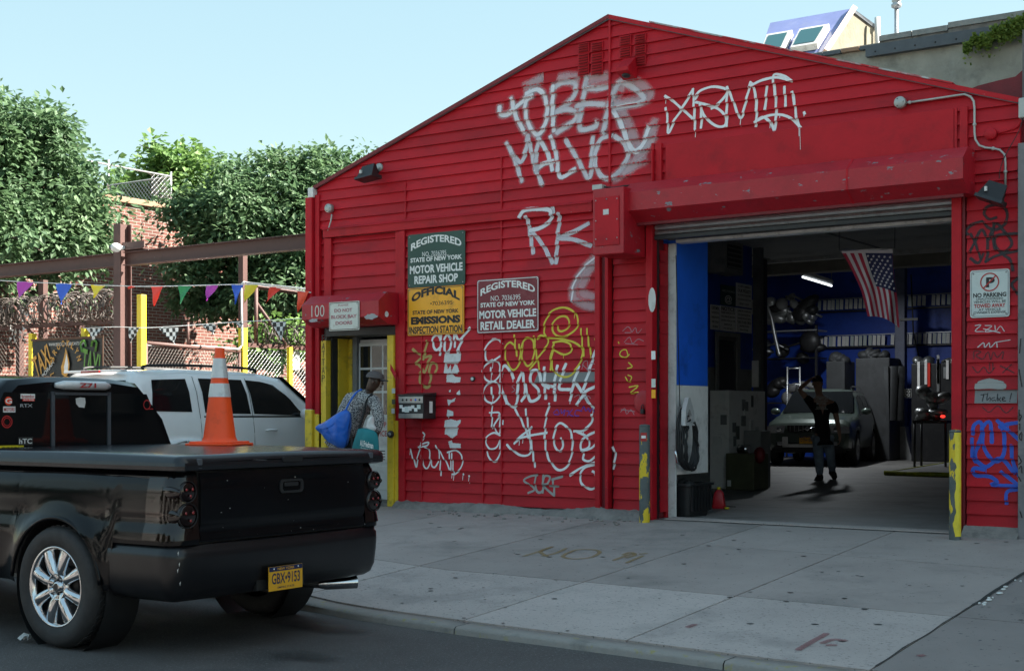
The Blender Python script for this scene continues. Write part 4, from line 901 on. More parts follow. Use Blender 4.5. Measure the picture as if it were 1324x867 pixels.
# scribbles on the narrow door and the right-hand strip
T = ((600, 400), 3.096)
graf([[(630, 85), (650, 68), (665, 90), (640, 92)], [(668, 90), (680, 72), (690, 95), (705, 78)], [(636, 130), (655, 110), (670, 135), (690, 118), (712, 125)], [(640, 135), (690, 140)], [(620, 410), (635, 395), (645, 418), (660, 400), (675, 420)], [(622, 400), (676, 408)]], .009, *T, 'sp_pink', 'thin pink scribbles on the narrow panel')
graf([[(650, 180), (640, 160), (622, 165), (618, 182), (640, 192), (655, 180)], [(612, 130), (614, 134)], [(652, 212), (668, 228), (650, 235)], [(650, 262), (665, 270), (655, 290), (640, 270)], [(655, 310), (690, 305), (660, 335), (692, 330)], [(684, 352), (686, 356)], [(700, 345), (712, 372), (722, 350), (730, 372)], [(706, 380), (735, 378)]], .016, *T, 'sp_yellow', 'small yellow letters running down the narrow panel')
graf([[(590, 552), (600, 580), (592, 635)]], .03, *T, 'sp_white', 'short white arc on the narrow panel')
T = ((1240, 250), 5.1)
graf([[(60, 270), (45, 250), (80, 210), (150, 185)], [(75, 385), (110, 310), (150, 240), (185, 300), (190, 390), (180, 450)], [(80, 270), (110, 330), (140, 420)], [(245, 160), (200, 170), (165, 130), (190, 90), (250, 75), (310, 110), (315, 180), (260, 235), (200, 230), (160, 190)], [(200, 300), (240, 200), (290, 240), (350, 330), (290, 390), (240, 340), (250, 280), (380, 265)], [(80, 430), (130, 460), (160, 400)], [(180, 450), (250, 410), (380, 380)], [(300, 410), (340, 440), (355, 505)], [(385, 560), (350, 600), (385, 660)], [(230, 200), (225, 300), (240, 370)]], .030, *T, 'sp_black', 'black looping tag above the parking sign')
T = ((1240, 410), 2.797)
graf([[(60, 30), (80, 28), (60, 50), (90, 52)], [(95, 30), (120, 32), (95, 52), (130, 50)], [(130, 30), (135, 50), (150, 32), (165, 50)], [(90, 42), (150, 56)], [(70, 108), (90, 92), (95, 110), (110, 92), (115, 110), (135, 90), (140, 108)], [(135, 90), (185, 82)]], .010, *T, 'sp_thin', 'two small white tags under the parking sign')
graf([[(55, 150), (55, 122), (80, 125), (62, 138), (85, 152)], [(90, 150), (105, 125), (115, 152)], [(118, 150), (125, 125), (140, 145), (160, 122), (158, 150)], [(50, 180), (70, 200), (90, 180), (110, 202), (130, 182)], [(110, 165), (112, 190)], [(122, 165), (124, 190)], [(150, 175), (200, 200)], [(190, 170), (160, 200)], [(85, 325), (110, 342), (140, 320), (170, 345), (195, 325)]], .010, *T, 'sp_black', 'thin black scribbles on the right-hand strip')
gp = MB(); rows = []; cov = []; A = onY(1261, 512); B = onY(1316, 512); zt_, zb_ = onY(1290, 504).z, onY(1290, 521).z
for j in range(10):
    z_ = zb_ + (zt_ - zb_) * j / 9; rows.append([(A.x + (B.x - A.x) * i / 9, surf(1, z_) - .0018, z_) for i in range(10)]); cov += [1] * 10
gp.grid(rows); gp.an = 'cov'; gp.attr['cov'] = cov; gp.build('paint_patch', 'sp_grey', G, label='grey band painted over old tags on the right strip')
gp = MB(); strokes(gp, [[(80, 240), (110, 232), (150, 240)], [(70, 250), (110, 248), (160, 250)]], .07, *T); gp.build('paint_patch', 'sp_silver', G, label='blurred grey paint blot')
graf([[(80, 280), (100, 278)], [(90, 278), (86, 302)], [(104, 275), (102, 300), (114, 288), (114, 302)], [(130, 290), (120, 292), (122, 302), (132, 298), (134, 302)], [(140, 278), (140, 302), (152, 290)], [(142, 292), (152, 303)], [(158, 296), (168, 292), (160, 288), (158, 300), (170, 302)], [(190, 275), (186, 296)], [(185, 302), (186, 303)]], .010, *T, 'sp_black', 'black word Thake! on the grey band')
graf([[(50, 420), (55, 390), (75, 378), (85, 400), (75, 450), (60, 490), (65, 525), (50, 500), (48, 440)], [(85, 400), (100, 380), (115, 385), (120, 450)], [(85, 400), (90, 470), (130, 520), (160, 500), (165, 440), (155, 385)], [(150, 395), (180, 385), (215, 380)], [(140, 375), (215, 440)], [(190, 465), (195, 520), (215, 570)], [(65, 520), (100, 540), (150, 510), (200, 560)], [(90, 550), (55, 545), (60, 570), (110, 575), (140, 595), (120, 605), (215, 610)], [(155, 560), (215, 605)], [(215, 620), (175, 630), (172, 670)]], .042, *T, 'sp_blue', 'large blue tag low on the right-hand strip')
fnp = lambda x, z: -.092
def pil(lst, w_, mt, lab):
    mb = MB(); strokes(mb, lst, w_, *T, yoff=0, fn=fnp); mb.build('graffiti', mt, G, label=lab)
pil([[(226, 335), (226, 375), (234, 355), (226, 352)], [(228, 385), (228, 405)], [(234, 415), (226, 430), (234, 445), (236, 420)], [(224, 500), (234, 520), (224, 530)], [(226, 545), (234, 535), (236, 560)], [(224, 575), (232, 590)], [(232, 80), (228, 130)], [(226, 190), (236, 250)], [(230, 700), (236, 720)]], .012, 'sp_black', 'black letters down the grey pilaster')
# paper remains on the boards
T = ((520, 420), 8.67)
def paper(poly, o, s, mt='paper', lab='torn remains of white paper'):
    mb = MB(); P = [onY(o[0] + a / s, o[1] + b / s, -.012) for a, b in poly]; x_ = [p.x for p in P]; z_ = [p.z for p in P]
    # fill on a fine grid so that it follows the boards
    nx, nz = 30, 34; X0_, X1_, Za, Zb = min(x_), max(x_), min(z_), max(z_); idx = {}
    def inside(x, z):
        c = False
        for i in range(len(P)):
            a, b = P[i], P[i - 1]
            if (a.z > z) != (b.z > z) and x < (b.x - a.x) * (z - a.z) / (b.z - a.z) + a.x: c = not c
        return c
    for i in range(nx):
        for j in range(nz):
            x = X0_ + (X1_ - X0_) * (i + .5) / nx; z = Za + (Zb - Za) * (j + .5) / nz
            if inside(x, z):
                q = []
                for di, dj in ((0, 0), (1, 0), (1, 1), (0, 1)):
                    k_ = (i + di, j + dj)
                    if k_ not in idx:
                        xx = X0_ + (X1_ - X0_) * k_[0] / nx; z2 = Za + (Zb - Za) * k_[1] / nz; jx = random.uniform(-.3, .3) * (X1_ - X0_) / nx; idx[k_] = len(mb.v); mb.v.append((xx + jx, surf(xx, z2) - .0045, z2))
                    q.append(idx[k_])
                mb.f.append(q); mb.mi.append(0); mb.sm.append(False)
    if mb.f: mb.build('paper_scrap', mt, G, label=lab)
random.seed(9)
paper([(478, 320), (660, 320), (662, 400), (620, 432), (478, 432)], *T, lab='torn white paper rectangle, highest of the scraps')
paper([(478, 432), (500, 435), (520, 500), (545, 440), (560, 520), (590, 435), (620, 450), (650, 520), (620, 548), (540, 540), (510, 550), (478, 535)], *T)
paper([(500, 560), (560, 545), (600, 580), (660, 585), (660, 640), (600, 648), (540, 640), (505, 640)], *T)
paper([(620, 760), (650, 725), (665, 780), (625, 785)], *T); paper([(530, 735), (550, 720), (552, 750), (535, 752)], *T)
T = ((520, 510), 5.779)
paper([(340, 35), (370, 40), (400, 22), (395, 50), (370, 60), (355, 85), (345, 60)], *T)
paper([(340, 110), (385, 125), (390, 158), (355, 160), (345, 180), (340, 150)], *T)
paper([(322, 190), (370, 182), (410, 195), (440, 185), (440, 210), (420, 235), (415, 300), (380, 327), (345, 300), (322, 295)], *T)
paper([(345, 350), (370, 340), (380, 360), (440, 365), (445, 398), (365, 398)], *T)
p = onY(520 + 807 / 8.67, 420 + 605 / 8.67); m = MB(); m.lathe([(.001, -.040), (.027, -.040), (.03, -.034), (.03, -.01)], (p.x, 0, p.z), 'y', 18); m.build('round_badge', 'black_metal', G)
m = MB(); m.lathe([(.012, -.043), (.02, -.043), (.02, -.040)], (p.x, 0, p.z), 'y', 18); m.build('badge_ring', 'sign_white', G)
for px, py, l in [(845.5, 495, 'sign_old'), (845.5, 509, 'sign_orange'), (845.3, 459, 'paper_dim')]:
    p = onY(px, py, -.056); box('sticker', l, G, p.x - .028, p.x + .02, -.0585, -.056, p.z - .045, p.z + .045)
p = onY(847, 385, -.056)
m = MB(); m.ell((BY0 - .005, -.0575, onY(847, 388, 0).z), (.045, .002, .13), 16, 8); m.build('white_blot', 'white_paint', G)

# ================================================================== SIGNS (each hangs on the wall: things of their own)
def rrect(x0, x1, z0, z1, r, n=5):
    o = []
    for cx, cz, a0_ in ((x1 - r, z1 - r, 0), (x0 + r, z1 - r, 90), (x0 + r, z0 + r, 180), (x1 - r, z0 + r, 270)):
        for i in range(n + 1): a = R(a0_ + 90 * i / n); o.append((cx + r * math.cos(a), cz + r * math.sin(a)))
    return o
def sign(name, label, tl, br, mt, y=-.038, r=.03, rim=None, cat='sign', tilt=0):
    a, b = onY(*tl, y), onY(*br, y); t = thing(name, label, cat, ((a.x + b.x) / 2, y, (a.z + b.z) / 2))
    m = MB(); m.prism(rrect(a.x, b.x, b.z, a.z, r), 'y', y - .004, y + .006); m.build('plate', mt, t)
    if rim:
        o = rrect(a.x + .008, b.x - .008, b.z + .008, a.z - .008, r); i_ = rrect(a.x + .016, b.x - .016, b.z + .016, a.z - .016, r * .8); n = len(o); m = MB()
        m.add([(p[0], y - .0052, p[1]) for p in o + i_], [[k, (k + 1) % n, n + (k + 1) % n, n + k] for k in range(n)]); m.build('rim', rim, t)
    for cx, cz in ((a.x + .03, a.z - .03), (b.x - .03, a.z - .03), (a.x + .03, b.z + .03), (b.x - .03, b.z + .03)):
        m = MB(); m.ell((cx, y - .006, cz), (.008, .004, .008), 8, 5); m.build('screw', 'steel', t)
    return t, a.x, b.x, b.z, a.z, y - .0058
def lines(t, x0, x1, z0, z1, y, spec, mt, name='lettering'):
    m = MB()
    for s, cx, cz, ww, hh, kw in spec: text(m, s, (x0 + (x1 - x0) * cx, y, z1 - (z1 - z0) * cz), (1, 0, 0), (0, 0, 1), (x1 - x0) * ww, (z1 - z0) * hh, **kw)
    return m.build(name, mt, t)
B = dict(bold=.035)
t, *g = sign('repair_shop_sign', 'dark green REGISTERED MOTOR VEHICLE REPAIR SHOP sign above the orange one', (527.5, 304), (601.5, 367.5), 'sign_green')
lines(t, *g, [('REGISTERED', .50, .245, .88, .135, dict(bold=.03, arch=.085)), ('NO. 7036395', .47, .385, .42, .085, dict(bold=0)), ('STATE OF NEW YORK', .5, .485, .9, .085, B), ('MOTOR VEHICLE', .5, .665, .92, .155, B), ('REPAIR SHOP', .5, .86, .76, .155, B)], 'ink_white')
m = MB(); x0, x1, z0, z1, yy = g; m.box(x0 + .3, x0 + .62, yy, yy + .001, z1 - (z1 - z0) * .435, z1 - (z1 - z0) * .43); m.build('underline', 'ink_white', t)
t, *g = sign('inspection_sign', 'weathered orange OFFICIAL EMISSIONS INSPECTION STATION sign with black letters', (527.5, 373), (600, 431), 'sign_orange', rim='rust', r=.015)
lines(t, *g, [('OFFICIAL', .5, .235, .86, .17, dict(bold=.05, arch=.09)), ('•7036395·', .62, .345, .42, .085, dict(bold=0)), ('STATE OF NEW YORK', .5, .52, .82, .085, B), ('EMISSIONS', .5, .69, .88, .165, dict(bold=.06)), ('INSPECTION STATION', .5, .89, .94, .15, B)], 'ink_black')
t, *g = sign('retail_dealer_sign', 'chipped maroon REGISTERED MOTOR VEHICLE RETAIL DEALER sign', (617, 362), (697, 428), 'sign_maroon', rim='paper_dim', r=.02)
lines(t, *g, [('REGISTERED', .50, .245, .88, .13, dict(bold=.03, arch=.085)), ('NO. 7036395', .47, .36, .48, .095, dict(bold=0)), ('STATE OF NEW YORK', .5, .475, .88, .085, B), ('MOTOR VEHICLE', .5, .655, .92, .15, B), ('RETAIL DEALER', .5, .86, .88, .155, B)], 'ink_white')
t, *g = sign('no_parking_sign', 'white NO PARKING towed away sign on the right-hand red strip', (1254.5, 350), (1305.5, 409), 'sign_white', y=-.038, r=.025, rim='ink_grey')
x0, x1, z0, z1, yy = g; W_, H_ = x1 - x0, z1 - z0
lines(t, *g, [('NO PARKING', .5, .53, .84, .095, B), ('UNAUTHORIZED', .5, .61, .68, .045, dict(bold=.01)), ('VEHICLES WILL BE', .5, .67, .82, .05, dict(bold=.01)), ('AT VEHICLE', .5, .835, .56, .05, dict(bold=.01)), ("OWNER'S EXPENSE", .5, .895, .82, .05, dict(bold=.01)), ('P', .52, .265, .22, .21, dict(bold=.04))], 'ink_black')
lines(t, *g, [('TOWED AWAY', .5, .755, .80, .085, B)], 'ink_red', 'red_lettering')
m = MB(); n = 36; cx, cz = x0 + W_ * .5, z1 - H_ * .26
for ra, rb in ((.085, .074),): m.add([(cx + r_ * math.cos(6.2832 * i / n), yy - .001, cz + r_ * math.sin(6.2832 * i / n)) for r_ in (ra, rb) for i in range(n)], [[i, (i + 1) % n, n + (i + 1) % n, n + i] for i in range(n)])
d_ = Vector((.707, 0, .707)); n2 = Vector((-.707, 0, .707)) * .006
c_ = Vector((cx, yy - .0015, cz)); m.add([c_ - d_ * .08 - n2, c_ + d_ * .08 - n2, c_ + d_ * .08 + n2, c_ - d_ * .08 + n2], [[0, 1, 2, 3]]); m.build('prohibition_ring', 'ink_red', t)
t, *g = sign('bay_doors_sign', 'worn white PLEASE DO NOT BLOCK BAY DOORS sign fixed to the small hood', (425.8, 391), (464.5, 426), 'sign_old', y=-.412, r=.01, rim='rust')
lines(t, *g, [('PLEASE', .48, .12, .34, .06, {}), ('DO NOT', .48, .30, .60, .125, B), ('BLOCK BAY', .5, .52, .86, .125, B), ('DOORS', .5, .74, .56, .125, B)], 'ink_faded_red')

# ================================================================== FIXTURES ON THE FRONT
def floodlight(label, pc, w_, h_, dp, y, tilt, grp='black wall floodlights'):
    """pc: pixel of the housing's centre"""
    c = onY(*pc, y); t = thing('floodlight', label, 'floodlight', c, grp, 0.0)
    q = [(-.5, -.42, .5), (.5, -.42, .5), (.5, -.5, -.5)]
    rot = Matrix.Rotation(R(tilt), 3, 'Y')
    v = [(-.5 * w_, -dp, -.5 * h_), (.5 * w_, -dp, -.5 * h_), (.36 * w_, -.35 * dp, .5 * h_), (-.36 * w_, -.35 * dp, .5 * h_), (-.42 * w_, .0, -.5 * h_), (.42 * w_, .0, -.5 * h_), (.30 * w_, .0, .45 * h_), (-.30 * w_, .0, .45 * h_)]
    v = [rot @ Vector(a) for a in v]
    b_ = MB().add(v, [[0, 1, 2, 3], [4, 7, 6, 5], [0, 4, 5, 1], [1, 5, 6, 2], [2, 6, 7, 3], [3, 7, 4, 0]]); b_.build('housing', 'black_plastic', t)
    vv = [rot @ Vector((sx * w_, yy_, -.5 * h_ + dz)) for sx, yy_, dz in ((-.53, -dp - .012, 0), (.53, -dp - .012, 0), (.53, -dp - .0, .03), (-.53, -dp - .0, .03), (-.53, .01, -.02), (.53, .01, -.02), (.53, .01, .025), (-.53, .01, .025))]
    MB().add(vv, [[0, 1, 2, 3], [4, 7, 6, 5], [0, 4, 5, 1], [1, 5, 6, 2], [2, 6, 7, 3], [3, 7, 4, 0]]).build('rim', 'black_metal', t)
    k = rot @ Vector((-.06, -dp * .72, 0)); box('latch', 'white_plastic', t, k.x - .01, k.x + .01, k.y - .03, k.y + .0, k.z - .02, k.z + .02)
    MB().tube([(0, .0, .2 * h_), (0, abs(y), .2 * h_)], .025, 8).build('mount', 'black_metal', t)
    return t
floodlight('black boxy floodlight high on the left of the red front', (481, 223), .26, .17, .17, -.14, -6)
floodlight('tilted black floodlight at the end of the grey conduit above the parking sign', (1288, 249), .24, .17, .16, -.14, 22)
p = onY(489, 216, -.05); t = thing('junction_disc', 'round grey junction cover behind the left floodlight', 'junction box', p); m = MB(); m.lathe([(.001, -.05), (.045, -.05), (.05, -.03), (.05, -.01)], (p.x, 0, p.z), 'y', 18); m.build('cover', 'pipe_grey', t)
def disc(label, px, py, rr, mt='pipe_grey'):
    p = onY(px, py, 0); t = thing('junction_disc', label, 'junction box', p); m = MB(); m.lathe([(.001, -.085), (rr * .93, -.085), (rr, -.075), (rr, -.02)], (p.x, 0, p.z), 'y', 26); m.build('cover', mt, t)
    for a in range(3): m = MB(); m.ell((p.x + rr * .7 * math.cos(a * 2.1), -.087, p.z + rr * .7 * math.sin(a * 2.1)), (.005, .003, .005), 6, 4); m.build('screw', 'black_metal', t)
    return t, p
t, p = disc('round grey box with a short hanging cord at the left edge of the gable', 429.5, 270, .055)
m = MB(); c = [onY(px, py, -.05) for px, py in [(429, 277), (428, 285), (426, 292), (424, 298)]]; m.tube(rings(c, 4), .010, 6); m.build('cord', 'pipe_grey', t)
t, p = disc('round grey box where the bent conduit starts, right of the gable', 1166.5, 134, .055)
path = [(1172, 133), (1200, 129), (1240, 123), (1247, 122), (1255, 125), (1259, 131), (1260, 140), (1260, 170), (1261, 180), (1266, 188), (1274, 191), (1284, 192), (1293, 194), (1299, 200), (1300, 210), (1300, 240)]
t = thing('conduit', 'grey bent conduit running from the round box down to the tilted floodlight', 'conduit', onY(1260, 150, -.05)); MB().tube([onY(px, py, -.045) for px, py in path], .0105, 8).build('pipe', 'pipe_grey', t)
for px, py in [(1260, 161), (1284, 192), (1300, 222), (1176, 132.5)]:
    p = onY(px, py, -.045); MB().ell(p, (.018, .016, .018), 10, 6).build('coupling', 'pipe_grey', t)
t = thing('painted_junction_disc', 'round red-painted junction box right of the conduit', 'junction box', onY(1282, 173, 0)); p = onY(1282.5, 174, 0); m = MB(); m.lathe([(.001, -.06), (.05, -.06), (.055, -.05), (.055, -.01)], (p.x, 0, p.z), 'y', 22); m.build('cover', 'red', t)
MB().tube(rings([onY(px, py, -.03) for px, py in [(1290, 172), (1305, 168), (1316, 163), (1322, 150), (1324, 130)]], 4), .012, 6).build('pipe', 'red', t)
t = thing('loose_cable', 'thin black cable hanging from the eave to the tilted floodlight', 'cable', onY(1310, 180, -.1)); MB().tube(rings([onY(px, py, -.11) for px, py in [(1324, 146), (1318, 168), (1306, 190), (1298, 205), (1293, 220), (1292, 231)]], 6), .004, 5).build('wire', 'black_plastic', t)
p = onY(1321, 140, -.12); t = thing('service_bracket', 'pale weathered bracket box at the right eave of the front', 'bracket', p); MB().box(p.x - .025, p.x + .08, -.14, -.02, p.z - .09, p.z + .09, .01).build('body', 'pipe_grey', t)
# big red electrical cabinet
XE0, XE1 = onY(766.5, 280, -.5).x, onY(806.3, 280, -.5).x; ze0, ze1 = onY(786, 328.5, -.5).z, onY(786, 243, -.5).z
t = thing('electrical_cabinet', 'red-painted electrical cabinet jutting out left of the shutter hood', 'cabinet', (XE0, -.25, ze0))
MB().box(XE0, XE1, -.5, -.03, ze0, ze1, .008).build('body', 'red_worn', t)
d = MB().box(XE0 + .03, XE1 - .05, -.512, -.501, ze0 + .09, ze1 - .09, .004).build('cover_plate', 'red', t)
for a, b in ((.05, .11), (.05, .72), (.93, .11), (.93, .72), (.5, .1), (.5, .73), (.05, .4), (.93, .4)): MB().ell((XE0 + .03 + (XE1 - XE0 - .08) * a, -.514, ze0 + .09 + (ze1 - ze0 - .18) * b * 1.3), (.008, .006, .008), 8, 5).build('rivet', 'steel', d)
p = onY(783.5, 274, -.513); lb = box('label_plate', 'paper', d, p.x - .033, p.x + .033, -.517, -.512, p.z - .028, p.z + .028); m = MB(); text(m, 'UEPRK', (p.x, -.5185, p.z), (1, 0, 0), (0, 0, 1), .05, .025); 
m = MB(); text(m, '0899', (p.x, -.518, p.z), (1, 0, 0), (0, 0, 1), .05, .02)
t2 = thing('cable_box', 'small grey box with a cable lying on top of the red cabinet', 'junction box', onY(772, 240, -.45)); p = onY(773, 239.5, -.45)
MB().box(p.x - .06, p.x + .06, -.47, -.38, ze1 + .001, ze1 + .055, .006).build('body', 'pipe_grey', t2); MB().tube(rings([(p.x + .06, -.42, ze1 + .03), (p.x + .15, -.38, ze1 + .02), (p.x + .25, -.3, ze1 + .04), (p.x + .34, -.12, ze1 + .06), (p.x + .4, -.03, ze1 + .08)], 4), .010, 6).build('cable', 'black_plastic', t2)
# mailbox on the wall
x0, x1 = onY(515.5, 525, -.26).x, onY(547.5, 525, -.26).x; z0, z1 = onY(531, 541, -.26).z, onY(531, 511, -.26).z
t = thing('mailbox', 'black wall mailbox with silver bands and stickers beside the office door', 'mailbox', ((x0 + x1) / 2, -.14, z0))
MB().box(x0, x1, -.26, -.02, z0, z1, .008).build('body', 'black_metal', t); MB().prism([(-.275, z1 + .0), (-.275, z1 + .012), (-.02, z1 + .035), (-.02, z1)], 'x', x0 - .01, x1 + .01).build('lid', 'black_metal', t)
H = z1 - z0
b1 = MB().box(x0 + .004, x1 - .004, -.268, -.262, z1 - H * .33, z1 - H * .04, .002).build('metal_band', 'steel', t); MB().box(x0 + .004, x1 - .004, -.268, -.262, z0 + H * .02, z0 + H * .22, .002).build('metal_band', 'steel', t)
for i, (c, mt) in enumerate([(.18, 'ink_black'), (.34, 'ink_black'), (.52, 'ink_red'), (.70, 'b_blue'), (.86, 'ink_black')]): MB().ell((x0 + (x1 - x0) * c, -.2695, z1 - H * .19), (.014, .002, .014), 10, 5).build('round_sticker', mt, b1)
random.seed(8)
for i in range(7):
    cx = x0 + (x1 - x0) * (.1 + .12 * i); s_ = random.uniform(.02, .032); cz = z0 + H * random.uniform(.38, .52); MB().box(cx - s_, cx + s_, -.2635 - i * .0006, -.261, cz - s_ * random.uniform(.7, 1.4), cz + s_).build('sticker', ['paper', 'paper_dim', 'sign_white', 'b_red' if i == 4 else 'paper'][i % 4], t)
m = MB(); text(m, 'S', (0, 0, 0), (0, 1, 0), (0, 0, 1), .05, .1)
m = MB(); m.box(x1 + .001, x1 + .003, -.15, -.09, z0 + H * .25, z0 + H * .75); m.build('sticker', 'paper_dim', t)
# bollards
def bollard(label, px0, px1, ytop, ybot, grp='steel bollards either side of the bay'):
    # the foot stands on the pavement where the picture shows it
    d = ray((px0 + px1) / 2, ybot); tt = (FLOOR - .02 - CAM[2]) / d.z; p = CV + d * tt; dist = tt
    wd = (px1 - px0) * dist / 1750 / 2; h = (534 - ytop) * dist / 1750 + CAM[2]; zb = sz(p.x, p.y)
    t = thing('bollard', label, 'bollard', (p.x, p.y, zb), grp); m = MB(); n = 20
    mt = chips(mat('bollard_grey', (.10, .115, .115), .55, var=.2, vs=6, dirt=(.05, .06, .06), ds=5, damt=.7, bump=.002), .55, .555, (.75, .52, .02), 5, (1, 1, .5)) if 'bollard_grey' not in M else M['bollard_grey']
    m.lathe([(wd, -.1), (wd, .3), (wd, .6), (wd, h - zb - .02)], (0, 0, 0), 'z', n, caps=False); m.v = [(a + p.x, b + p.y, c + zb) for a, b, c in m.v]
    m.build('post', 'bollard_grey', t); c = MB(); c.lathe([(wd, h - zb - .02), (wd * .97, h - zb), (wd * .5, h - zb + .006), (.001, h - zb + .008)], (p.x, p.y, zb), 'z', n); c.build('cap', 'bollard_grey', t)
    return t, p, wd, h
t, p, wd, h = bollard('left bollard, mostly grey with a red sticker and yellow flecks, by the narrow panel', 826.5, 840.5, 549, 675)
m = MB(); rows = [[(p.x + (wd + .003) * math.sin(a), p.y - (wd + .003) * math.cos(a), z_) for a in [-.3 + .2 * i for i in range(7)]] for z_ in (h - .17, h - .08)]; m.grid(rows); m.build('sticker', 'ink_red', t)
m = MB(); rows = [[(p.x + (wd + .004) * math.sin(a), p.y - (wd + .004) * math.cos(a), z_) for a in [-.1 + .2 * i for i in range(5)]] for z_ in (h - .14, h - .11)]; m.grid(rows); m.build('sticker_print', 'ink_white', t)
t, p, wd, h = bollard('right bollard, grey with a big peeling yellow strip, at the bay corner', 1227.5, 1242.5, 556, 697)
m = MB(); rows = []; random.seed(6)
for j in range(40):
    z_ = .4 + (h - .42) * j / 39; nz = mnoise.noise(Vector((z_ * 5, 1, 0))) * .5 + mnoise.noise(Vector((z_ * 17, 4, 0))) * .25; e = .28 - nz * 1.5; e = max(-.2, e)
    rows.append([(p.x + (wd + .002) * math.sin(e + (1.5 - e) * i / 8), p.y - (wd + .002) * math.cos(e + (1.5 - e) * i / 8), z_) for i in range(9)])
m.grid(rows); m.build('yellow_paint', 'yellow_clean', t)

# ================================================================== CONCRETE HALL BEHIND
H2 = thing('concrete_hall', 'taller grey concrete building rising behind the red garage roof', 'building', (2, 15, 0))
HT = 7.85
xs1 = onY(1138, 50, 10).x; xs2 = onY(1227, 35, 10).x
box('wall', 'concrete_wall', H2, -7.2, xs2 + .0, 10, 10.3, 4.0, HT); box('wall', 'concrete_wall', H2, xs2 + .004, 6.0, 9.97, 10.3, 4.0, HT + .02)
box('roof', 'steel_band', H2, -7.2, 6.0, 10.3, 21, HT - .4, HT - .2)
for a, b, z_, y_ in [(xs1, xs1 + (xs2 - xs1) * .48, HT, 9.93), (xs1 + (xs2 - xs1) * .48 + .01, xs2, HT, 9.93), (xs2 + .01, xs2 + 1.35, HT + .03, 9.9), (xs2 + 1.36, 6.02, HT + .035, 9.9)]:
    box('coping_stone', 'coping', H2, a, b, y_, 10.4, z_ + .003, z_ + .10, .008)
    box('cornice_strip', 'rough_concrete', H2, a, b, y_ + .03, 10, z_ - .07, z_ + .001)
for i in range(9): a = -2.2 + (xs1 + 2.2) * i / 9; box('roof_tile', 'terracotta' if i % 3 == 1 else 'steel_band', H2, a, a + (xs1 + 2.2) / 9 - .01, 9.9, 10.35, HT - .1 + .003 * (i % 2), HT - .04)
A, B_ = onY(1120, 67, 9.9), onY(1306, 40, 9.9); bd = box('steel_beam', 'steel_band', H2, A.x, B_.x, 9.86, 9.965, A.z - .10, A.z + .09, .004)
for i in range(7): MB().ell((A.x + (B_.x - A.x) * (i + .5) / 7, 9.855, A.z - .03), (.015, .008, .015), 8, 5).build('bolt', 'black_metal', bd)
# vine over the parapet
m = MB(); tone = []; random.seed(12)
for i in range(2600):
    u = random.random(); px = 1246 + 80 * u; pc = 62 - 32 * u + (10 - 6 * abs(u - .5)) * mnoise.noise(Vector((u * 9, 0, 0))); py = pc + random.gauss(0, 3.2 + 3 * u)
    if random.random() < .03: py += random.random() * 22
    p = onY(px, py, 9.84 - random.random() * .12); s_ = random.uniform(.02, .045); a = Vector((random.gauss(0, 1), random.gauss(-.6, .6), random.gauss(0, 1))).normalized(); b = a.cross(Vector((random.random(), random.random(), 1))).normalized(); c = a.cross(b)
    m.add([p + b * s_, p + c * s_ * .7, p - b * s_, p - c * s_ * .7], [[0, 1, 2, 3]]); tone += [random.random()] * 4
m.an = 'tone'; m.attr['tone'] = tone
m.build('climbing_vine', 'leaf_vine', None, label='green climbing vine hanging over the concrete parapet', cat='vine', kind=None)
# rooftop dormer with skylights
dx0, dx1 = onY(996, 29, 11.6).x, onY(1103, 11, 11.6).x
zr = onY(1103, 11, 11.6).z; ze = onY(1066, 68, 10.35).z; zk = onY(1132, 35, 12.9).z
t = thing('roof_dormer', 'blue-coated roof dormer with two skylights and a beige end wall', 'dormer', (dx0, 11.5, HT))
exl = onY(978, 58, 10.35).x; exr = onY(1066, 68, 10.35).x
MB().add([(exl, 10.35, ze), (exr, 10.35, ze), (dx1, 11.6, zr), (dx0, 11.6, zr), (exl, 10.35, ze - .06), (exr, 10.35, ze - .06), (dx1, 11.6, zr - .06), (dx0, 11.6, zr - .06)], [[0, 1, 2, 3], [4, 7, 6, 5], [0, 4, 5, 1], [1, 5, 6, 2], [2, 6, 7, 3], [3, 7, 4, 0]]).build('roof_slope', 'blue_membrane', t)
MB().add([(dx0, 11.6, zr), (dx1, 11.6, zr), (dx1 + .02, 12.95, zk), (dx0, 12.95, zk), (dx0, 11.6, zr - .06), (dx1, 11.6, zr - .06), (dx1, 12.95, zk - .06), (dx0, 12.95, zk - .06)], [[0, 1, 2, 3], [4, 7, 6, 5], [0, 4, 5, 1], [1, 5, 6, 2], [2, 6, 7, 3], [3, 7, 4, 0]]).build('back_slope', 'steel_band', t)
MB().add([(exr - .02, 10.40, HT - .3), (exr - .02, 10.40, ze - .05), (dx1 - .03, 11.6, zr - .05), (dx1 - .03, 12.9, zk - .05), (dx1 - .03, 12.9, HT - .3)], [[0, 1, 2, 3, 4]]).build('end_wall', 'beige_stucco', t)
u_ = (Vector((dx1, 11.6, zr)) - Vector((exr, 10.35, ze))); MB().tube([Vector((exr + .02, 10.34, ze)), Vector((dx1 + .02, 11.6, zr))], .07, 4, smooth=False).build('verge_trim', 'pink_trim', t)
MB().add([(dx0, 12.9, HT - .3), (dx0, 12.9, zk - .05), (dx0, 11.6, zr - .05), (exl, 10.4, ze - .05), (exl, 10.4, HT - .3)], [[0, 1, 2, 3, 4]]).build('end_wall', 'beige_stucco', t)
MB().add([(exl, 10.4, HT - .3), (exr, 10.4, HT - .3), (exr, 10.4, ze - .04), (exl, 10.4, ze - .04)], [[0, 1, 2, 3]]).build('front_kerb', 'blue_membrane', t)
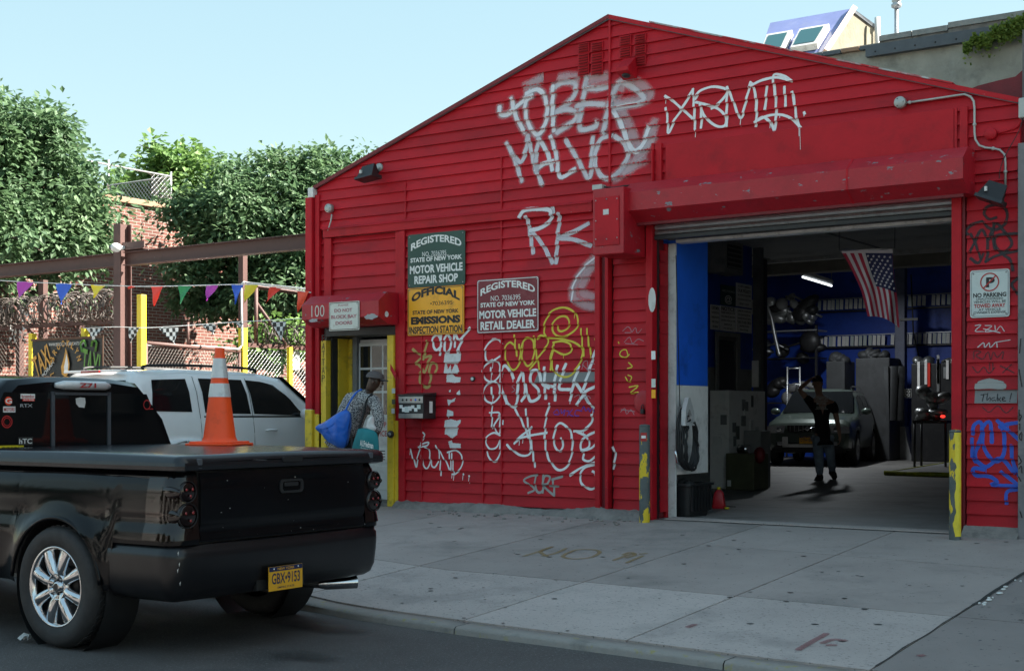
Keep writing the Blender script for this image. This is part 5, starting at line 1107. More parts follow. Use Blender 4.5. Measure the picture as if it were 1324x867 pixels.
P = lambda u, v, h: Vector((exl, 10.35, ze)).lerp(Vector((exr, 10.35, ze)), u).lerp(Vector((dx0, 11.6, zr)).lerp(Vector((dx1, 11.6, zr)), u), v) + Vector((0, -.5, .87)).normalized() * h
for u0, u1 in ((.06, .40), (.50, .88)):
    v0, v1 = .08, .52; c = [P(u0, v0, .02), P(u1, v0, .02), P(u1, v1, .02), P(u0, v1, .02)]; d = [P(u0, v0, .13), P(u1, v0, .13), P(u1, v1, .13), P(u0, v1, .13)]
    s_ = MB().add(c + d, [[0, 1, 5, 4], [1, 2, 6, 5], [2, 3, 7, 6], [3, 0, 4, 7], [4, 5, 6, 7]]).build('skylight', 'white_paint', t)
    MB().add([P(u0 + .03, v0 + .05, .138), P(u1 - .05, v0 + .05, .138), P(u1 - .05, v1 - .05, .138), P(u0 + .03, v1 - .05, .138)], [[0, 1, 2, 3]]).build('pane', mat('sky_glass', (.03, .10, .11), .08, var=0) if 'sky_glass' not in M else 'sky_glass', s_)
p = onY(1134.5, 40, 12.5); t = thing('white_flue', 'short white flue pipe beside the roof dormer', 'pipe', (p.x, 12.5, HT)); MB().tube([(p.x, 12.5, HT - .2), (p.x, 12.5, onY(1134, 23, 12.5).z)], .055, 12).build('pipe', 'white_plastic', t)
p = onY(1159, 30, 13); zt = onY(1159, 6, 13).z; t = thing('vent_pipe', 'tall thin grey vent pipe with a cap on the far roof', 'pipe', (p.x, 13, HT)); MB().tube([(p.x, 13, HT - .2), (p.x, 13, zt)], .04, 12).build('pipe', 'galv', t)
MB().lathe([(.045, zt - .08), (.095, zt - .05), (.10, zt), (.06, zt + .03), (.09, zt + .06), (.09, zt + .09), (.001, zt + .12)], (p.x, 13, 0), 'z', 14).build('cap', 'galv', t)

# ================================================================== YARD
Wd = thing('brick_wall', 'long red brick side wall with terracotta coping behind the yard trees', 'wall', (-14, 15, 0))
box('wall', 'brick_yard', Wd, -14.4, -14, -1, 42, -.3, 5.9); box('coping', 'terracotta', Wd, -14.5, -13.93, -1.05, 42, 5.9, 6.02, .01)
box('back_yard_wall', 'brick_opp', None, -30, -2.9, 30, 30.4, -.3, 5.2, label='distant brick wall closing the far end of the yard', cat='wall')
def chain(x0, y0, x1, y1, z0, z1, pitch, parent, name='chain_link', r=.0028, mt='galv', kind='stuff'):
    A = Vector((x0, y0, 0)); D = Vector((x1 - x0, y1 - y0, 0)); L = D.length; D.normalize(); m = MB(); H = z1 - z0; nn = Vector((-D.y, D.x, 0)); n = int((L + H) / pitch)
    for s_ in (1, -1):
        for i in range(n):
            a = (-H + i * pitch) if s_ > 0 else i * pitch
            ta, tb = a, a + s_ * H; za, zb = z0, z1
            lo, hi = 0, L
            def clip(t, z): return t, z
            if s_ > 0:
                if ta < 0: za = z0 + (0 - ta); ta = 0
                if tb > L: zb = z1 - (tb - L); tb = L
            else:
                if ta > L: za = z0 + (ta - L); ta = L
                if tb < 0: zb = z1 - (0 - tb); tb = 0
            if zb - za < .03: continue
            p, q = A + D * ta + Vector((0, 0, za)) + nn * .003 * s_, A + D * tb + Vector((0, 0, zb)) + nn * .003 * s_
            d = (q - p).normalized(); u = d.cross(nn).normalized() * r; v = nn * r
            m.add([p + u, p - u * .5 + v, p - u * .5 - v, q + u, q - u * .5 + v, q - u * .5 - v], [[0, 1, 4, 3], [1, 2, 5, 4], [2, 0, 3, 5]])
    return m.build(name, mt, parent, kind=kind, normals=False)
def razor(p, q, rad, pitch, parent, mt='wire', seed=1):
    random.seed(seed); A, B = Vector(p), Vector(q); D = B - A; L = D.length; D.normalize(); up = Vector((0, 0, 1)); s_ = D.cross(up).normalized(); n = int(L / pitch * 14); pts = []
    for k, (ph, rr) in enumerate(((0, 1.), (2.2, .85))):
        pts = []
        for i in range(n + 1):
            a = 2 * math.pi * i / 14 + ph; r_ = rad * rr * (1 + .12 * math.sin(i * .37 + k)); pts.append(A + D * (L * i / n + .12 * math.sin(a * .5)) + s_ * (r_ * math.cos(a)) + up * (r_ * math.sin(a) + rad))
        m = MB(); m.tube(pts, .0075, 3, smooth=False, caps=False)
        for i in range(0, len(pts) - 1, 2):
            c = pts[i]; t_ = (pts[i + 1] - pts[i]).normalized(); w_ = Vector((random.gauss(0, 1), random.gauss(0, 1), random.gauss(0, 1))).cross(t_).normalized() * .022; m.add([c - t_ * .02 + w_, c + t_ * .02 + w_, c + t_ * .02 - w_, c - t_ * .02 - w_], [[0, 1, 2, 3]])
        m.build('razor_wire', mt, parent, normals=False)
YZ = .34
fx = onY(183, 430, 0).x                        # line of the driveway fence
# steel portal: columns and beam on the front line
cx1 = onY(158.5, 400, .1).x; zc1 = onY(158, 290, .1).z
t = thing('steel_column', 'tall brown steel I column carrying the security camera', 'column', (cx1, .1, YZ), 'brown steel columns of the yard frame')
m = MB(); w_ = .075; m.box(cx1 - w_, cx1 + w_, .0, .014, -.2, zc1); m.box(cx1 - w_, cx1 + w_, .186, .2, -.2, zc1); m.box(cx1 - .006, cx1 + .006, .014, .186, -.2, zc1); m.build('flange_post', 'brown_steel', t)
m = MB(); a = onY(170, 321, .1); m.box(cx1 + .08, cx1 + .55, .02, .03, a.z - .02, a.z + .08); m.box(cx1 + .08, cx1 + .52, .0, .2, a.z - .03, a.z - .015); m.build('bracket', 'brown_steel', t)
zb0, zb1 = onY(400, 314, .1).z, onY(400, 305, .1).z
t = thing('steel_beam', 'long brown steel beam running from the red garage across the yard entrance', 'beam', (-9, .1, zb0))
m = MB(); bx0, bx1 = -16.5, EL - .12; z0_, z1_ = 3.55, 3.74; z0_, z1_ = onY(280, 327, .1).z, onY(280, 318.5, .1).z; zbeam0, zbeam1 = z0_ - .05, z1_ + .03
for a, b in ((bx0, cx1 - .085), (cx1 + .085, bx1)): m.box(a, b, .095, .105, zbeam0, zbeam1); m.box(a, b, .03, .17, zbeam0 - .012, zbeam0); m.box(a, b, .03, .17, zbeam1, zbeam1 + .012)
m.build('beam', 'brown_steel', t)
C2Y = 3.4; cx2 = onY(314, 400, C2Y).x
t = thing('steel_column', 'slimmer brown steel column with yellow lower half left of the garage', 'column', (cx2, C2Y, YZ), 'brown steel columns of the yard frame')
zy = onY(314, 424, C2Y).z; m = MB(); m.box(cx2 - .055, cx2 + .055, C2Y - .05, C2Y + .05, zy, onY(314, 318, C2Y).z); m.build('post', 'brown_steel', t); m = MB(); m.box(cx2 - .056, cx2 + .056, C2Y - .051, C2Y + .051, -.2, zy); m.build('painted_foot', 'yellow_clean', t)
m = MB(); pth = [(190, 446), (250, 447), (300, 450.5), (308, 451), (312, 447), (313, 440), (312, 380), (312, 370), (315, 365), (325, 366), (400, 374)]; 
t = thing('white_conduit', 'thin white conduit bending up the slim column and across to the garage', 'conduit', (cx2, .1, 2.5)); MB().tube(rings([onY(px, py, (.7 + (C2Y - .8) * (px - 190) / 122) if px <= 313 and py > 445 else (C2Y - .1 if px < 320 else C2Y - .1 - (px - 320) * .02)) for px, py in pth], 3), .017, 6).build('pipe', 'white_plastic', t)
YP_ = .6; xp = onY(183, 430, YP_).x; t = thing('yellow_post', 'bright yellow square post beside the brown I column', 'post', (xp, YP_, YZ), 'yellow yard posts'); MB().box(xp - .05, xp + .05, YP_ - .05, YP_ + .05, -.2, onY(183, 381, YP_).z, .006).build('post', 'yellow_clean', t)
# security camera
p = onY(150, 320, -.08); t = thing('security_camera', 'white dome security camera on the tall brown column', 'camera', p); MB().ell(p, (.075, .085, .065), 18, 12).build('housing', 'white_plastic', t)
MB().ell(p + Vector((-.035, -.055, -.002)), (.034, .034, .034), 14, 10).build('lens', 'glass', t); MB().tube([p + Vector((.03, .03, 0)), p + Vector((.06, .1, 0))], .03, 10).build('mount', 'white_plastic', t)
# left fence with razor wire, facing the street
FYY = 1.2; fl = thing('chain_fence', 'chain-link fence with razor wire and brown posts at the left edge', 'fence', (-10, FYY, YZ)); zr0 = onY(0, 427, FYY).z
ft0, ft1 = onY(-60, 400, FYY).x, onY(156, 400, FYY).x; zr1 = onY(150, 415, FYY).z; zr0 = zr1
MB().box(ft0, ft1, FYY - .03, FYY + .03, zr1 - .035, zr1 + .035).build('top_rail', 'brown_steel', fl)
chain(ft0, FYY, ft1, FYY, YZ, zr1 - .04, .085, fl, mt='wire'); razor((ft0, FYY, zr1), (ft1, FYY, zr1), .24, .115, fl, seed=3)
for px, w_ in [(20, .05), (50, .065), (98, .04)]:
    x = onY(px, 450, FYY).x; MB().box(x - w_, x + w_, FYY + .04, FYY + .13, -.2, zr1 + (.75 if px == 50 else .0)).build('post', 'brown_steel', fl)
for (a, b) in [((-2, 368), (42, 430)), ((85, 395), (98, 425)), ((150, 375), (122, 418))]: MB().tube([onY(*a, FYY + .2), onY(*b, FYY + .2)], .025, 6).build('brace', 'brown_steel', fl)
for px, yt, mt, lab in [(41, 431, 'yellow_clean', 'short yellow post at the left end of the banner'), (109, 424, 'yellow_clean', 'short yellow post behind the banner')]:
    x = onY(px, 450, FYY - .12).x; t = thing('yellow_post', lab, 'post', (x, FYY - .12, YZ), 'yellow yard posts'); MB().box(x - .045, x + .045, FYY - .15, FYY - .06, -.2, onY(px, yt, FYY - .12).z).build('post', mt, t)
m = MB(); random.seed(13)
for px, py in ((35, 405), (24, 432)):
    p = onY(px, py, FYY - .05); m = MB()
    for k in range(14):
        c = p + Vector((random.uniform(-.16, .16), random.uniform(-.08, .05), random.uniform(-.1, .1))); v = [c + Vector((random.uniform(-.07, .07), random.uniform(-.03, .03), random.uniform(-.06, .06))) for _ in range(4)]; m.add(v, [[0, 1, 2], [1, 2, 3]])
    m.build('snagged_plastic', 'white_plastic', None, label='white plastic shreds caught in the ' + ('razor wire' if py == 405 else 'fence below the razor wire'), cat='litter', normals=False)
# banner
a, b = onY(42.5, 438, FYY - .22), onY(134.5, 508, FYY - .22); bz1 = onY(90, 437, FYY - .22).z; bz0 = onY(90, 495, FYY - .22).z - .15
t = thing('banner', 'black advertising banner with gold and green lettering tied to the fence', 'banner', (a.x, FYY - .22, bz0)); m = MB()
byf = lambda x, z: FYY - .22 + .02 * mnoise.noise(Vector((x * 2.2, z * 2.6, 0)))
nb = 24; m.grid([[(a.x + (b.x - a.x) * i / nb, byf(a.x + (b.x - a.x) * i / nb, bz0 + (bz1 - bz0) * j / 12), bz0 + (bz1 - bz0) * j / 12) for i in range(nb + 1)] for j in range(13)]); m.build('cloth', mat('banner_black', (.018, .018, .018), .45, var=.1), t)
m = MB(); W_, H_ = b.x - a.x, bz1 - bz0; yb_ = FYY - .246
m.box(a.x - .01, b.x + .01, yb_ - .002, yb_ + .006, bz1 - .02, bz1 + .012); m.box(b.x - .015, b.x + .012, yb_ - .002, yb_ + .006, bz0, bz1); m.build('hem', 'rust', t)
m = MB(); U, V = (1, 0, 0), (0, 0, 1); cz = (bz0 + bz1) / 2; text(m, 'WWW.BROOKLYNLUBRICANTS.COM', (a.x + W_ * .5, yb_, bz1 - .09), U, V, W_ * .5, .05, bold=0); text(m, 'PORAH', (a.x + W_ * .24, yb_, cz - .05), (.75, 0, .66), (-.66, 0, .75), .36, .07, bold=0); m.build('white_lettering', 'ink_white', t)
gold = mat('gold_ink', (.60, .30, .05), .4, var=.2, vs=9)
m = MB(); text(m, 'TAXI', (a.x + W_ * .15, yb_, cz + .08), (.85, 0, .53), (-.4, 0, .92), W_ * .26, .34, bold=.02)
cxx, czz = a.x + W_ * .49, cz - .02; rr = .37
s1, s2 = 'BROOKLYN', 'LUBRICANTS'
for i, c in enumerate(s1): an = R(160 - 140 * i / 7); text(m, c, (cxx + rr * .95 * math.cos(an), yb_, czz + rr * math.sin(an)), (math.sin(an), 0, -math.cos(an)), (math.cos(an), 0, math.sin(an)), .075, .10, bold=.02)
for i, c in enumerate(s2): an = R(200 + 140 * i / 9); text(m, c, (cxx + rr * .95 * math.cos(an), yb_, czz + rr * math.sin(an)), (-math.sin(an), 0, math.cos(an)), (-math.cos(an), 0, -math.sin(an)), .06, .10, bold=.02)
n = 18; m.add([(cxx + .16 * math.cos(6.283 * i / n), yb_, czz - .22 + .07 * math.sin(6.283 * i / n)) for i in range(n)], [list(range(n))])
drop = [(0, .30), (.05, .2), (.10, .05), (.08, -.1), (0, -.16), (-.09, -.12), (-.11, 0), (-.06, .1), (-.02, .2)]; m.add([(cxx + x, yb_ - .001, czz + z) for x, z in drop], [list(range(len(drop)))]); m.build('gold_lettering', gold, t)
m = MB(); m.add([(cxx + x * .5 + .02, yb_ - .003, czz + z * .7) for x, z in drop], [list(range(len(drop)))]); m.build('drop_highlight', 'ink_white', t)
m = MB(); text(m, 'TAXI', (a.x + W_ * .84, yb_, cz + .0), (.96, 0, -.28), (.1, 0, 1), W_ * .25, .42, bold=.02)
for px_, s_ in ((.72, 1), (.9, -1)): 
    x = a.x + W_ * px_; c = [Vector((x, yb_, cz + .2)), Vector((x - .03 * s_, yb_, cz + .34)), Vector((x + .06 * s_, yb_, cz + .37)), Vector((x + .09 * s_, yb_, cz + .28))]
    m.tube(rings(c, 4), .02, 4, smooth=False)
m.build('green_lettering', mat('lime_ink', (.10, .26, .03), .4, var=.15), t)
# driveway fence running back, with posts, rail, razor wire
fl2 = thing('chain_fence', 'chain-link fence along the driveway running back behind the white car', 'fence', (fx, 5, YZ)); xF = cx2 - .0
zt2 = onX(330, 446, xF).z
fxa = fx + .1
yF0, yF1 = C2Y + .1, 11.5
MB().box(xF - .03, xF + .03, yF0, yF1, zt2 - .04, zt2 + .03).build('top_rail', 'brown_steel', fl2); chain(xF, yF0, xF, yF1, YZ, zt2 - .04, .085, fl2, mt='galv'); razor((xF, yF0 + .2, zt2), (xF, yF1, zt2), .2, .13, fl2, seed=5)
for y_ in (5.2, 7.2, 9.2): MB().box(xF - .04, xF + .04, y_ - .04, y_ + .04, -.2, zt2).build('post', 'brown_steel', fl2)
y4 = onX(370, 460, xF).y; t = thing('yellow_post', 'thin yellow post with a white board behind it', 'post', (xF, y4, YZ), 'yellow yard posts'); MB().box(xF + .05, xF + .12, y4 - .04, y4 + .04, -.2, onX(370, 449, xF).z).build('post', 'yellow_clean', t)
A, B_ = onX(372, 453, xF - .06), onX(387, 478, xF - .06); t = thing('white_board', 'blank white board fixed to the driveway fence', 'board', (A.x, A.y, B_.z)); box('board', 'sign_white', t, xF - .1, xF - .05, A.y, B_.y, B_.z, A.z)
# front gate leaf: sheet between the yellow post and the slim column
gt = thing('chain_gate', 'chain-link gate leaf with dark frame swung back between the yellow post and slim column', 'gate', ((xp + cx2) / 2, 2, YZ)); gz_ = onY(250, 449, 2.0).z
ga, gb = Vector((xp, YP_ + .08, gz_)), Vector((cx2, C2Y - .08, gz_)); MB().tube([ga, gb], .035, 6).build('top_rail', 'brown_steel', gt); chain(ga.x, ga.y, gb.x, gb.y, YZ, gz_ - .04, .085, gt, mt='wire')
for p_ in (ga, gb): MB().tube([Vector((p_.x, p_.y, YZ)), p_], .03, 6).build('upright', 'brown_steel', gt)
c_ = ga.lerp(gb, .42); MB().tube([c_, c_ + Vector((0, 0, .38))], .022, 6).build('upright', 'brown_steel', gt)
# small brown frame at the right of the slim column
t = thing('steel_frame', 'light brown steel frame with a diagonal brace between slim column and garage', 'frame', onX(331, 440, xF))
m = MB(); MB().tube([onX(331, 447, xF), onX(331, 372, xF)], .035, 6).build('post', 'brown_steel', t); MB().tube([onX(332, 392, xF), onX(370, 446, xF)], .03, 6).build('brace', 'brown_steel', t)
MB().tube([onX(330, 370, xF), onX(406, 381, xF)], .045, 4, smooth=False).build('rail', 'brown_steel', t)
# bunting: coloured flags on a cord; chequered ones lower
def flag(o, mt, px, py, w_, h_, skew, Y, name='pennant'):
    h_ *= 1.15; w_ *= 1.1
    a = onY(px, py, Y); b = onY(px + w_, py + .3, Y); c = onY(px + skew, py + h_, Y); m = MB(); rows = []; n = 5
    for j in range(n + 1):
        t_ = j / n; L_ = a.lerp(c, t_); R_ = b.lerp(c, t_); rows.append([L_.lerp(R_, i / 4) + Vector((0, .012 * math.sin(t_ * 5 + px + i), 0)) for i in range(5)])
    m.grid(rows); m.build(name, mt, o)
def cord(name, label, cat, pts, Y, r_=.006, grp=None, mt='ink_white'):
    t = thing(name, label, cat, onY(*pts[0], Y), grp); MB().tube(rings([onY(px, py, Y) for px, py in pts], 6), r_, 5).build('cord', mt, t); return t
YB = -.12
t = cord('bunting', 'string of bright plastic pennants across the yard entrance', 'bunting', [(-20, 361), (25, 364), (90, 367), (140, 369), (200, 370), (315, 367.5), (345, 370), (402, 378)], YB, grp='strings of pennants')
for px, py, mt, w_, h_, sk in [(22, 364, 'b_purple', 20, 20, 2), (72, 366.5, 'b_blue', 19, 23, 7), (118, 368, 'b_yellow', 17, 15, 3), (166, 369.5, 'b_red', 9, 4, 0), (195, 370, 'b_red', 15, 22, 4), (231, 369.5, 'b_green', 15, 20, 2), (266, 369, 'b_purple', 15, 17, 1), (300, 368, 'b_blue', 13, 22, 4), (316, 368, 'b_yellow', 17, 20, 0), (349, 371, 'b_red', 14, 18, -5), (384, 376, 'b_orange', 15, 24, 1)]: flag(t, mt, px, py, w_, h_, sk, YB)
t = cord('bunting', 'string of black and white chequered pennants below the coloured ones', 'bunting', [(108, 424), (150, 422.5), (190, 423.5), (250, 420), (300, 416.5), (345, 414), (400, 411)], YB - .02, .005, 'strings of pennants')
def check_mat():
    m = mat('chequer', (.7, .7, .7), .5, var=0); n = m.node_tree.nodes; l = m.node_tree.links; g_ = n.new('ShaderNodeNewGeometry'); mp = n.new('ShaderNodeMapping'); mp.inputs['Scale'].default_value = (1, 0, 1); c = n.new('ShaderNodeTexChecker'); c.inputs['Scale'].default_value = 18; c.inputs[1].default_value = (.65, .65, .63, 1); c.inputs[2].default_value = (.015, .015, .015, 1)
    l.new(g_.outputs['Position'], mp.inputs[0]); l.new(mp.outputs[0], c.inputs[0]); l.new(c.outputs[0], n['Principled BSDF'].inputs['Base Color']); return m
check_mat()
for px, py, w_, h_, sk in [(112, 424, 20, 14, 8), (165, 423, 14, 17, 4), (204, 423, 24, 19, 22), (260, 419, 18, 11, 16), (301, 417, 14, 5, 10), (350, 414.5, 18, 24, 14)]: flag(t, 'chequer', px, py, w_, h_, sk, YB - .02)
# fence on the brick wall top
rf = thing('roof_fence', 'light chain-link fence standing on top of the brick wall', 'fence', (-14.2, 8, 6.0)); ya, yb_ = onX(97, 240, -14.2).y, onX(221, 240, -14.2).y; zt = onX(140, 213, -14.2).z
MB().tube([(-14.2, 2, zt), (-14.2, yb_, zt)], .018, 6).build('top_rail', 'galv', rf); chain(-14.2, onX(196, 240, -14.2).y, -14.2, yb_, 6.02, zt, .11, rf, r=.004)
for px in (97, 140, 221): y_ = onX(px, 240, -14.2).y; MB().tube([(-14.2, y_, 5.95), (-14.2, y_, zt + .1)], .022, 6).build('post', 'galv', rf)
MB().tube([(-14.2, yb_, zt), (-22, yb_, zt)], .015, 6).build('top_rail', 'galv', rf); chain(-14.2, yb_, -18.5, yb_, 6.02, zt, .11, rf, r=.004)
# ---- trees
def tree(label, base, trunk_h, blobs, nleaf, lmat, seed, leaf=(.135, .042), grp='trees behind the yard fence'):
    random.seed(seed); t = thing('tree', label, 'tree', base, grp); B0 = Vector(base); m = MB(); top = B0 + Vector((0, 0, trunk_h)); m.tube([B0 + Vector((0, 0, -.3)), B0 + Vector((.04, .03, trunk_h * .5)), top], [.2, .16, .13], 9)
    m.build('trunk', 'bark', t); m = MB()
    for c, r_ in blobs:
        c = Vector(c); md = top.lerp(c, .5) + Vector((random.uniform(-.3, .3), random.uniform(-.3, .3), .1)); m.tube(rings([top - Vector((0, 0, .3)), md, c], 4), [.09 - .07 * i / 8 for i in range(9)], 6)
        for _ in range(4): e = c + Vector((random.gauss(0, r_[0] * .5), random.gauss(0, r_[1] * .5), random.gauss(0, r_[2] * .5))); m.tube([c, c.lerp(e, .6) + Vector((0, 0, .1)), e], [.03, .02, .008], 5)
    m.build('limb', 'bark', t); m = MB(); tone = []; vol = sum(r_[0] * r_[1] * r_[2] for c, r_ in blobs) ; lv = []
    for c, r_ in blobs:
        c = Vector(c); k = int(nleaf * (r_[0] * r_[1] * r_[2]) ** .67 / sum((q[1][0] * q[1][1] * q[1][2]) ** .67 for q in blobs)); ncl = max(6, k // 26)
        for _ in range(ncl):
            d = Vector((random.gauss(0, 1), random.gauss(0, 1), random.gauss(0, 1))).normalized(); rad = random.random() ** .32
            nz = .80 + .75 * mnoise.noise(d * 2.3 + c)
            cc = c + Vector((d.x * r_[0], d.y * r_[1], d.z * r_[2])) * rad * nz; tn = max(0, min(1, .45 + .5 * mnoise.noise(cc * 1.1) + random.gauss(0, .15)))
            if mnoise.noise(cc * 1.7 + Vector((5, 5, 5))) < -.16: continue
            for _ in range(26):
                o = Vector((random.gauss(0, 1), random.gauss(0, 1), random.gauss(0, .7))) * .15; p = cc + o; a = (o.normalized() + Vector((0, 0, -.45)) + Vector((random.gauss(0, .4), random.gauss(0, .4), random.gauss(0, .3)))).normalized(); b = a.cross(Vector((random.gauss(0, .35), random.gauss(0, .35), 1))).normalized(); s_ = random.uniform(.55, 1.4)
                L_, W_ = leaf[0] * s_, leaf[1] * s_; nn = a.cross(b) * (W_ * .35); m.v += [tuple(p), tuple(p + a * L_ * .5 + b * W_ - nn), tuple(p + a * L_), tuple(p + a * L_ * .5 - b * W_ - nn)]; q = len(m.v) - 4; m.f += [[q, q + 1, q + 2], [q, q + 2, q + 3]]; m.mi += [0, 0]; m.sm += [False, False]
                v_ = max(0, min(1, tn + random.gauss(0, .12))); tone += [v_] * 4
    m.an = 'tone'; m.attr['tone'] = tone; m.build('crown', lmat, t, kind='stuff'); return t
Xt = -12.2
def bl(px, py, X, rx, ry, rz): p = onX(px, py, X); return ((p.x, p.y, p.z), (rx, ry, rz))
tree('large dense dark green tree at the left edge overhanging the steel beam', (Xt, 1.3, YZ), 2.6,
     [bl(-20, 218, -12.2, 1.3, 1.3, 1.4), bl(35, 188, -12.2, 1.1, 1.1, .9), bl(55, 253, -12.0, 1.3, 1.2, 1.0), bl(20, 290, -12.2, 1.5, 1.5, 1.1), bl(95, 300, -12.4, 1.0, 1.0, .75), bl(60, 320, -12, 1.1, 1.0, .55), bl(110, 325, -12.6, .5, .5, .35), bl(-30, 300, -11.5, 1.2, 1.3, 1.2), bl(85, 248, -12.6, .55, .6, .4), bl(85, 378, -12.6, .6, .6, .3), bl(60, 178, -12.2, .6, .6, .5)], 56000, 'leaf_dark', 1)
tree('broad dark green tree rising between the brick wall and the garage', (-11.5, 9.5, YZ), 2.4,
     [bl(330, 270, -11.6, 1.5, 1.4, 1.25), bl(400, 250, -11.2, 1.4, 1.3, .95), bl(440, 245, -10.5, 1.2, 1.3, .9), bl(350, 330, -11.4, 1.6, 1.5, 1.2), bl(395, 300, -11, 1.4, 1.3, 1.2), bl(302, 290, -11.8, 1.2, 1.2, 1.0), bl(274, 325, -12.2, .8, .8, .8), bl(234, 345, -12.4, .6, .6, .35), bl(300, 380, -12, 1.1, 1.1, .8), bl(360, 235, -11.4, .9, .9, .6), bl(425, 220, -10.8, .9, .9, .5), bl(252, 385, -12.6, .5, .5, .35), bl(380, 390, -11.5, 1.2, 1.2, .7), bl(244, 275, -12.6, .6, .7, .4), bl(302, 250, -11.8, .8, .8, .7)], 70000, 'leaf_dark', 2)
tree('bright sunlit yellow-green tree far behind the brick wall', (-19, 17, YZ), 4.5, [bl(235, 235, -19, 1.5, 1.4, 1.1), bl(255, 255, -18.6, 1.2, 1.1, .9), bl(215, 250, -19, 1.0, 1.0, .8), bl(225, 215, -19, .8, .8, .5), bl(262, 225, -18.8, .6, .6, .5), bl(178, 246, -21, 1.2, 1.2, .6)], 14000, 'leaf_light', 3, (.18, .08))
# a low shrub behind the driveway fence
tree('low light green shrub behind the driveway fence', (-8.6, 6.2, YZ), .8, [bl(345, 452, -8.7, .6, .6, .4), bl(365, 440, -8.7, .5, .5, .35)], 2200, 'leaf_light', 6, (.12, .06), None)

for k, (x, nth) in enumerate(((-14, 'first'), (-6.5, 'second'), (.5, 'third'), (7, 'fourth'), (14, 'fifth'), (22, 'sixth'))):  # unseen trees added to give the pickup dark green reflections
    c = [((x + random.uniform(-1, 1), -18.6 + random.uniform(-.6, .6), z_), (1.8, 1.4, .9)) for z_ in (2.9, 3.6)]
    tree(nth + ' leafy street tree from the left across the road, outside the picture', (x, -18.6, .1), 2.0, c, 5200, 'leaf_unseen', 70 + k, (.30, .13), 'street trees across the road')

# ================================================================== VEHICLES
def lerp_st(st, u):
    for a, b in zip(st, st[1:]):
        if a[0] <= u <= b[0] + 1e-9:
            t = (u - a[0]) / max(1e-9, b[0] - a[0]); return [p + (q - p) * t for p, q in zip(a, b)]
    return list(st[-1] if u > st[-1][0] else st[0])
# a station: (x from the tail, z bottom, z widest, half width, z belt, half width at belt, z roof, half width at roof)
def section(s):
    u, zb, zm, w_, zt, wt, zr, wr = s
    if zr - zt > .12:
        up = [(wt * .55 + wr * .45 + .015, zt + (zr - zt) * .5), (wr + .02, zr - .09), (wr - .06, zr - .015), (wr * .5, zr + .012), (0, zr + .02)]
    else:
        up = [(wt - .03 + (wr - wt) * .3, zt + (zr - zt) * .4 + .01), (wr - .02, zr - .004), (wr * .8, zr + .004), (wr * .4, zr + .014), (0, zr + .018)]
    return [(w_ - .09, zb), (w_ - .02, zb + .05), (w_, zm), (w_ - .004, zm + (zt - zm) * .45), (wt + (w_ - wt) * .35, zt - .05), (wt, zt)] + up
def car_shell(st, arches, du=.07):
    us = set(); L0, L1 = st[0][0], st[-1][0]; n = int((L1 - L0) / du)
    for i in range(n + 1): us.add(round(L0 + (L1 - L0) * i / n, 4))
    for s in st: us.add(s[0])
    for c, zc, r_ in arches:
        for k in range(13): us.add(round(c + r_ * math.cos(math.pi * k / 12), 4))
    us = sorted(us); rows = []
    for u in us:
        s = lerp_st(st, u); zb0 = s[1]
        for c, zc, r_ in arches:
            if abs(u - c) < r_: s[1] = max(s[1], zc + math.sqrt(max(0, r_ * r_ - (u - c) ** 2)))
        sec = section(s)
        if s[1] > zb0:       # lift the lower points over the arch
            sec = [(y, max(z, s[1] + .012 * k)) for k, (y, z) in enumerate(sec[:3])] + sec[3:]; sec[0] = (sec[0][0] + .09, s[1]); sec[1] = (sec[1][0] + .02, sec[1][1])
        rows.append([(u, y, z) for y, z in sec] + [(u, -y, z) for y, z in sec[::-1][1:]])
    m = MB(); m.grid(rows, True)
    m.add(rows[0], [list(range(len(rows[0])))]); m.add(rows[-1], [list(range(len(rows[-1])))[::-1]]); return m
def side_pt(st, u, t, out=.006):
    s = lerp_st(st, u); _, zb, zm, w_, zt, wt, zr, wr = s; P = [(wt, zt), (wt * .55 + wr * .45 + .015, zt + (zr - zt) * .5), (wr + .02, zr - .09)]; k = t * 2; i = min(1, int(k)); f = k - i
    y = P[i][0] + (P[i + 1][0] - P[i][0]) * f; z = P[i][1] + (P[i + 1][1] - P[i][1]) * f; return Vector((u, y + out, z))
def side_window(st, quad, parent, sgn=1, mt='car_glass', frame=None, out=.006, label=None):
    """quad: (u, t) corners, t 0 at the belt and 1 at the roof"""
    m = MB(); rows = []; a, b, c, d = quad; n = 8
    for j in range(n + 1):
        r_ = []
        for i in range(n + 1):
            f, g = i / n, j / n; u = (a[0] * (1 - f) + b[0] * f) * (1 - g) + (d[0] * (1 - f) + c[0] * f) * g; t_ = (a[1] * (1 - f) + b[1] * f) * (1 - g) + (d[1] * (1 - f) + c[1] * f) * g
            p = side_pt(st, u, t_, out); r_.append((p.x, p.y * sgn, p.z))
        rows.append(r_)
    m.grid(rows); o = m.build('window', mt, parent, label=label)
    if frame:
        f = MB(); ed = rows[0] + [r[-1] for r in rows[1:]] + rows[-1][::-1][1:] + [r[0] for r in rows[::-1][1:]]
        f.tube(ed, .011, 5, caps=False); f.build('frame', frame, o)
    return o
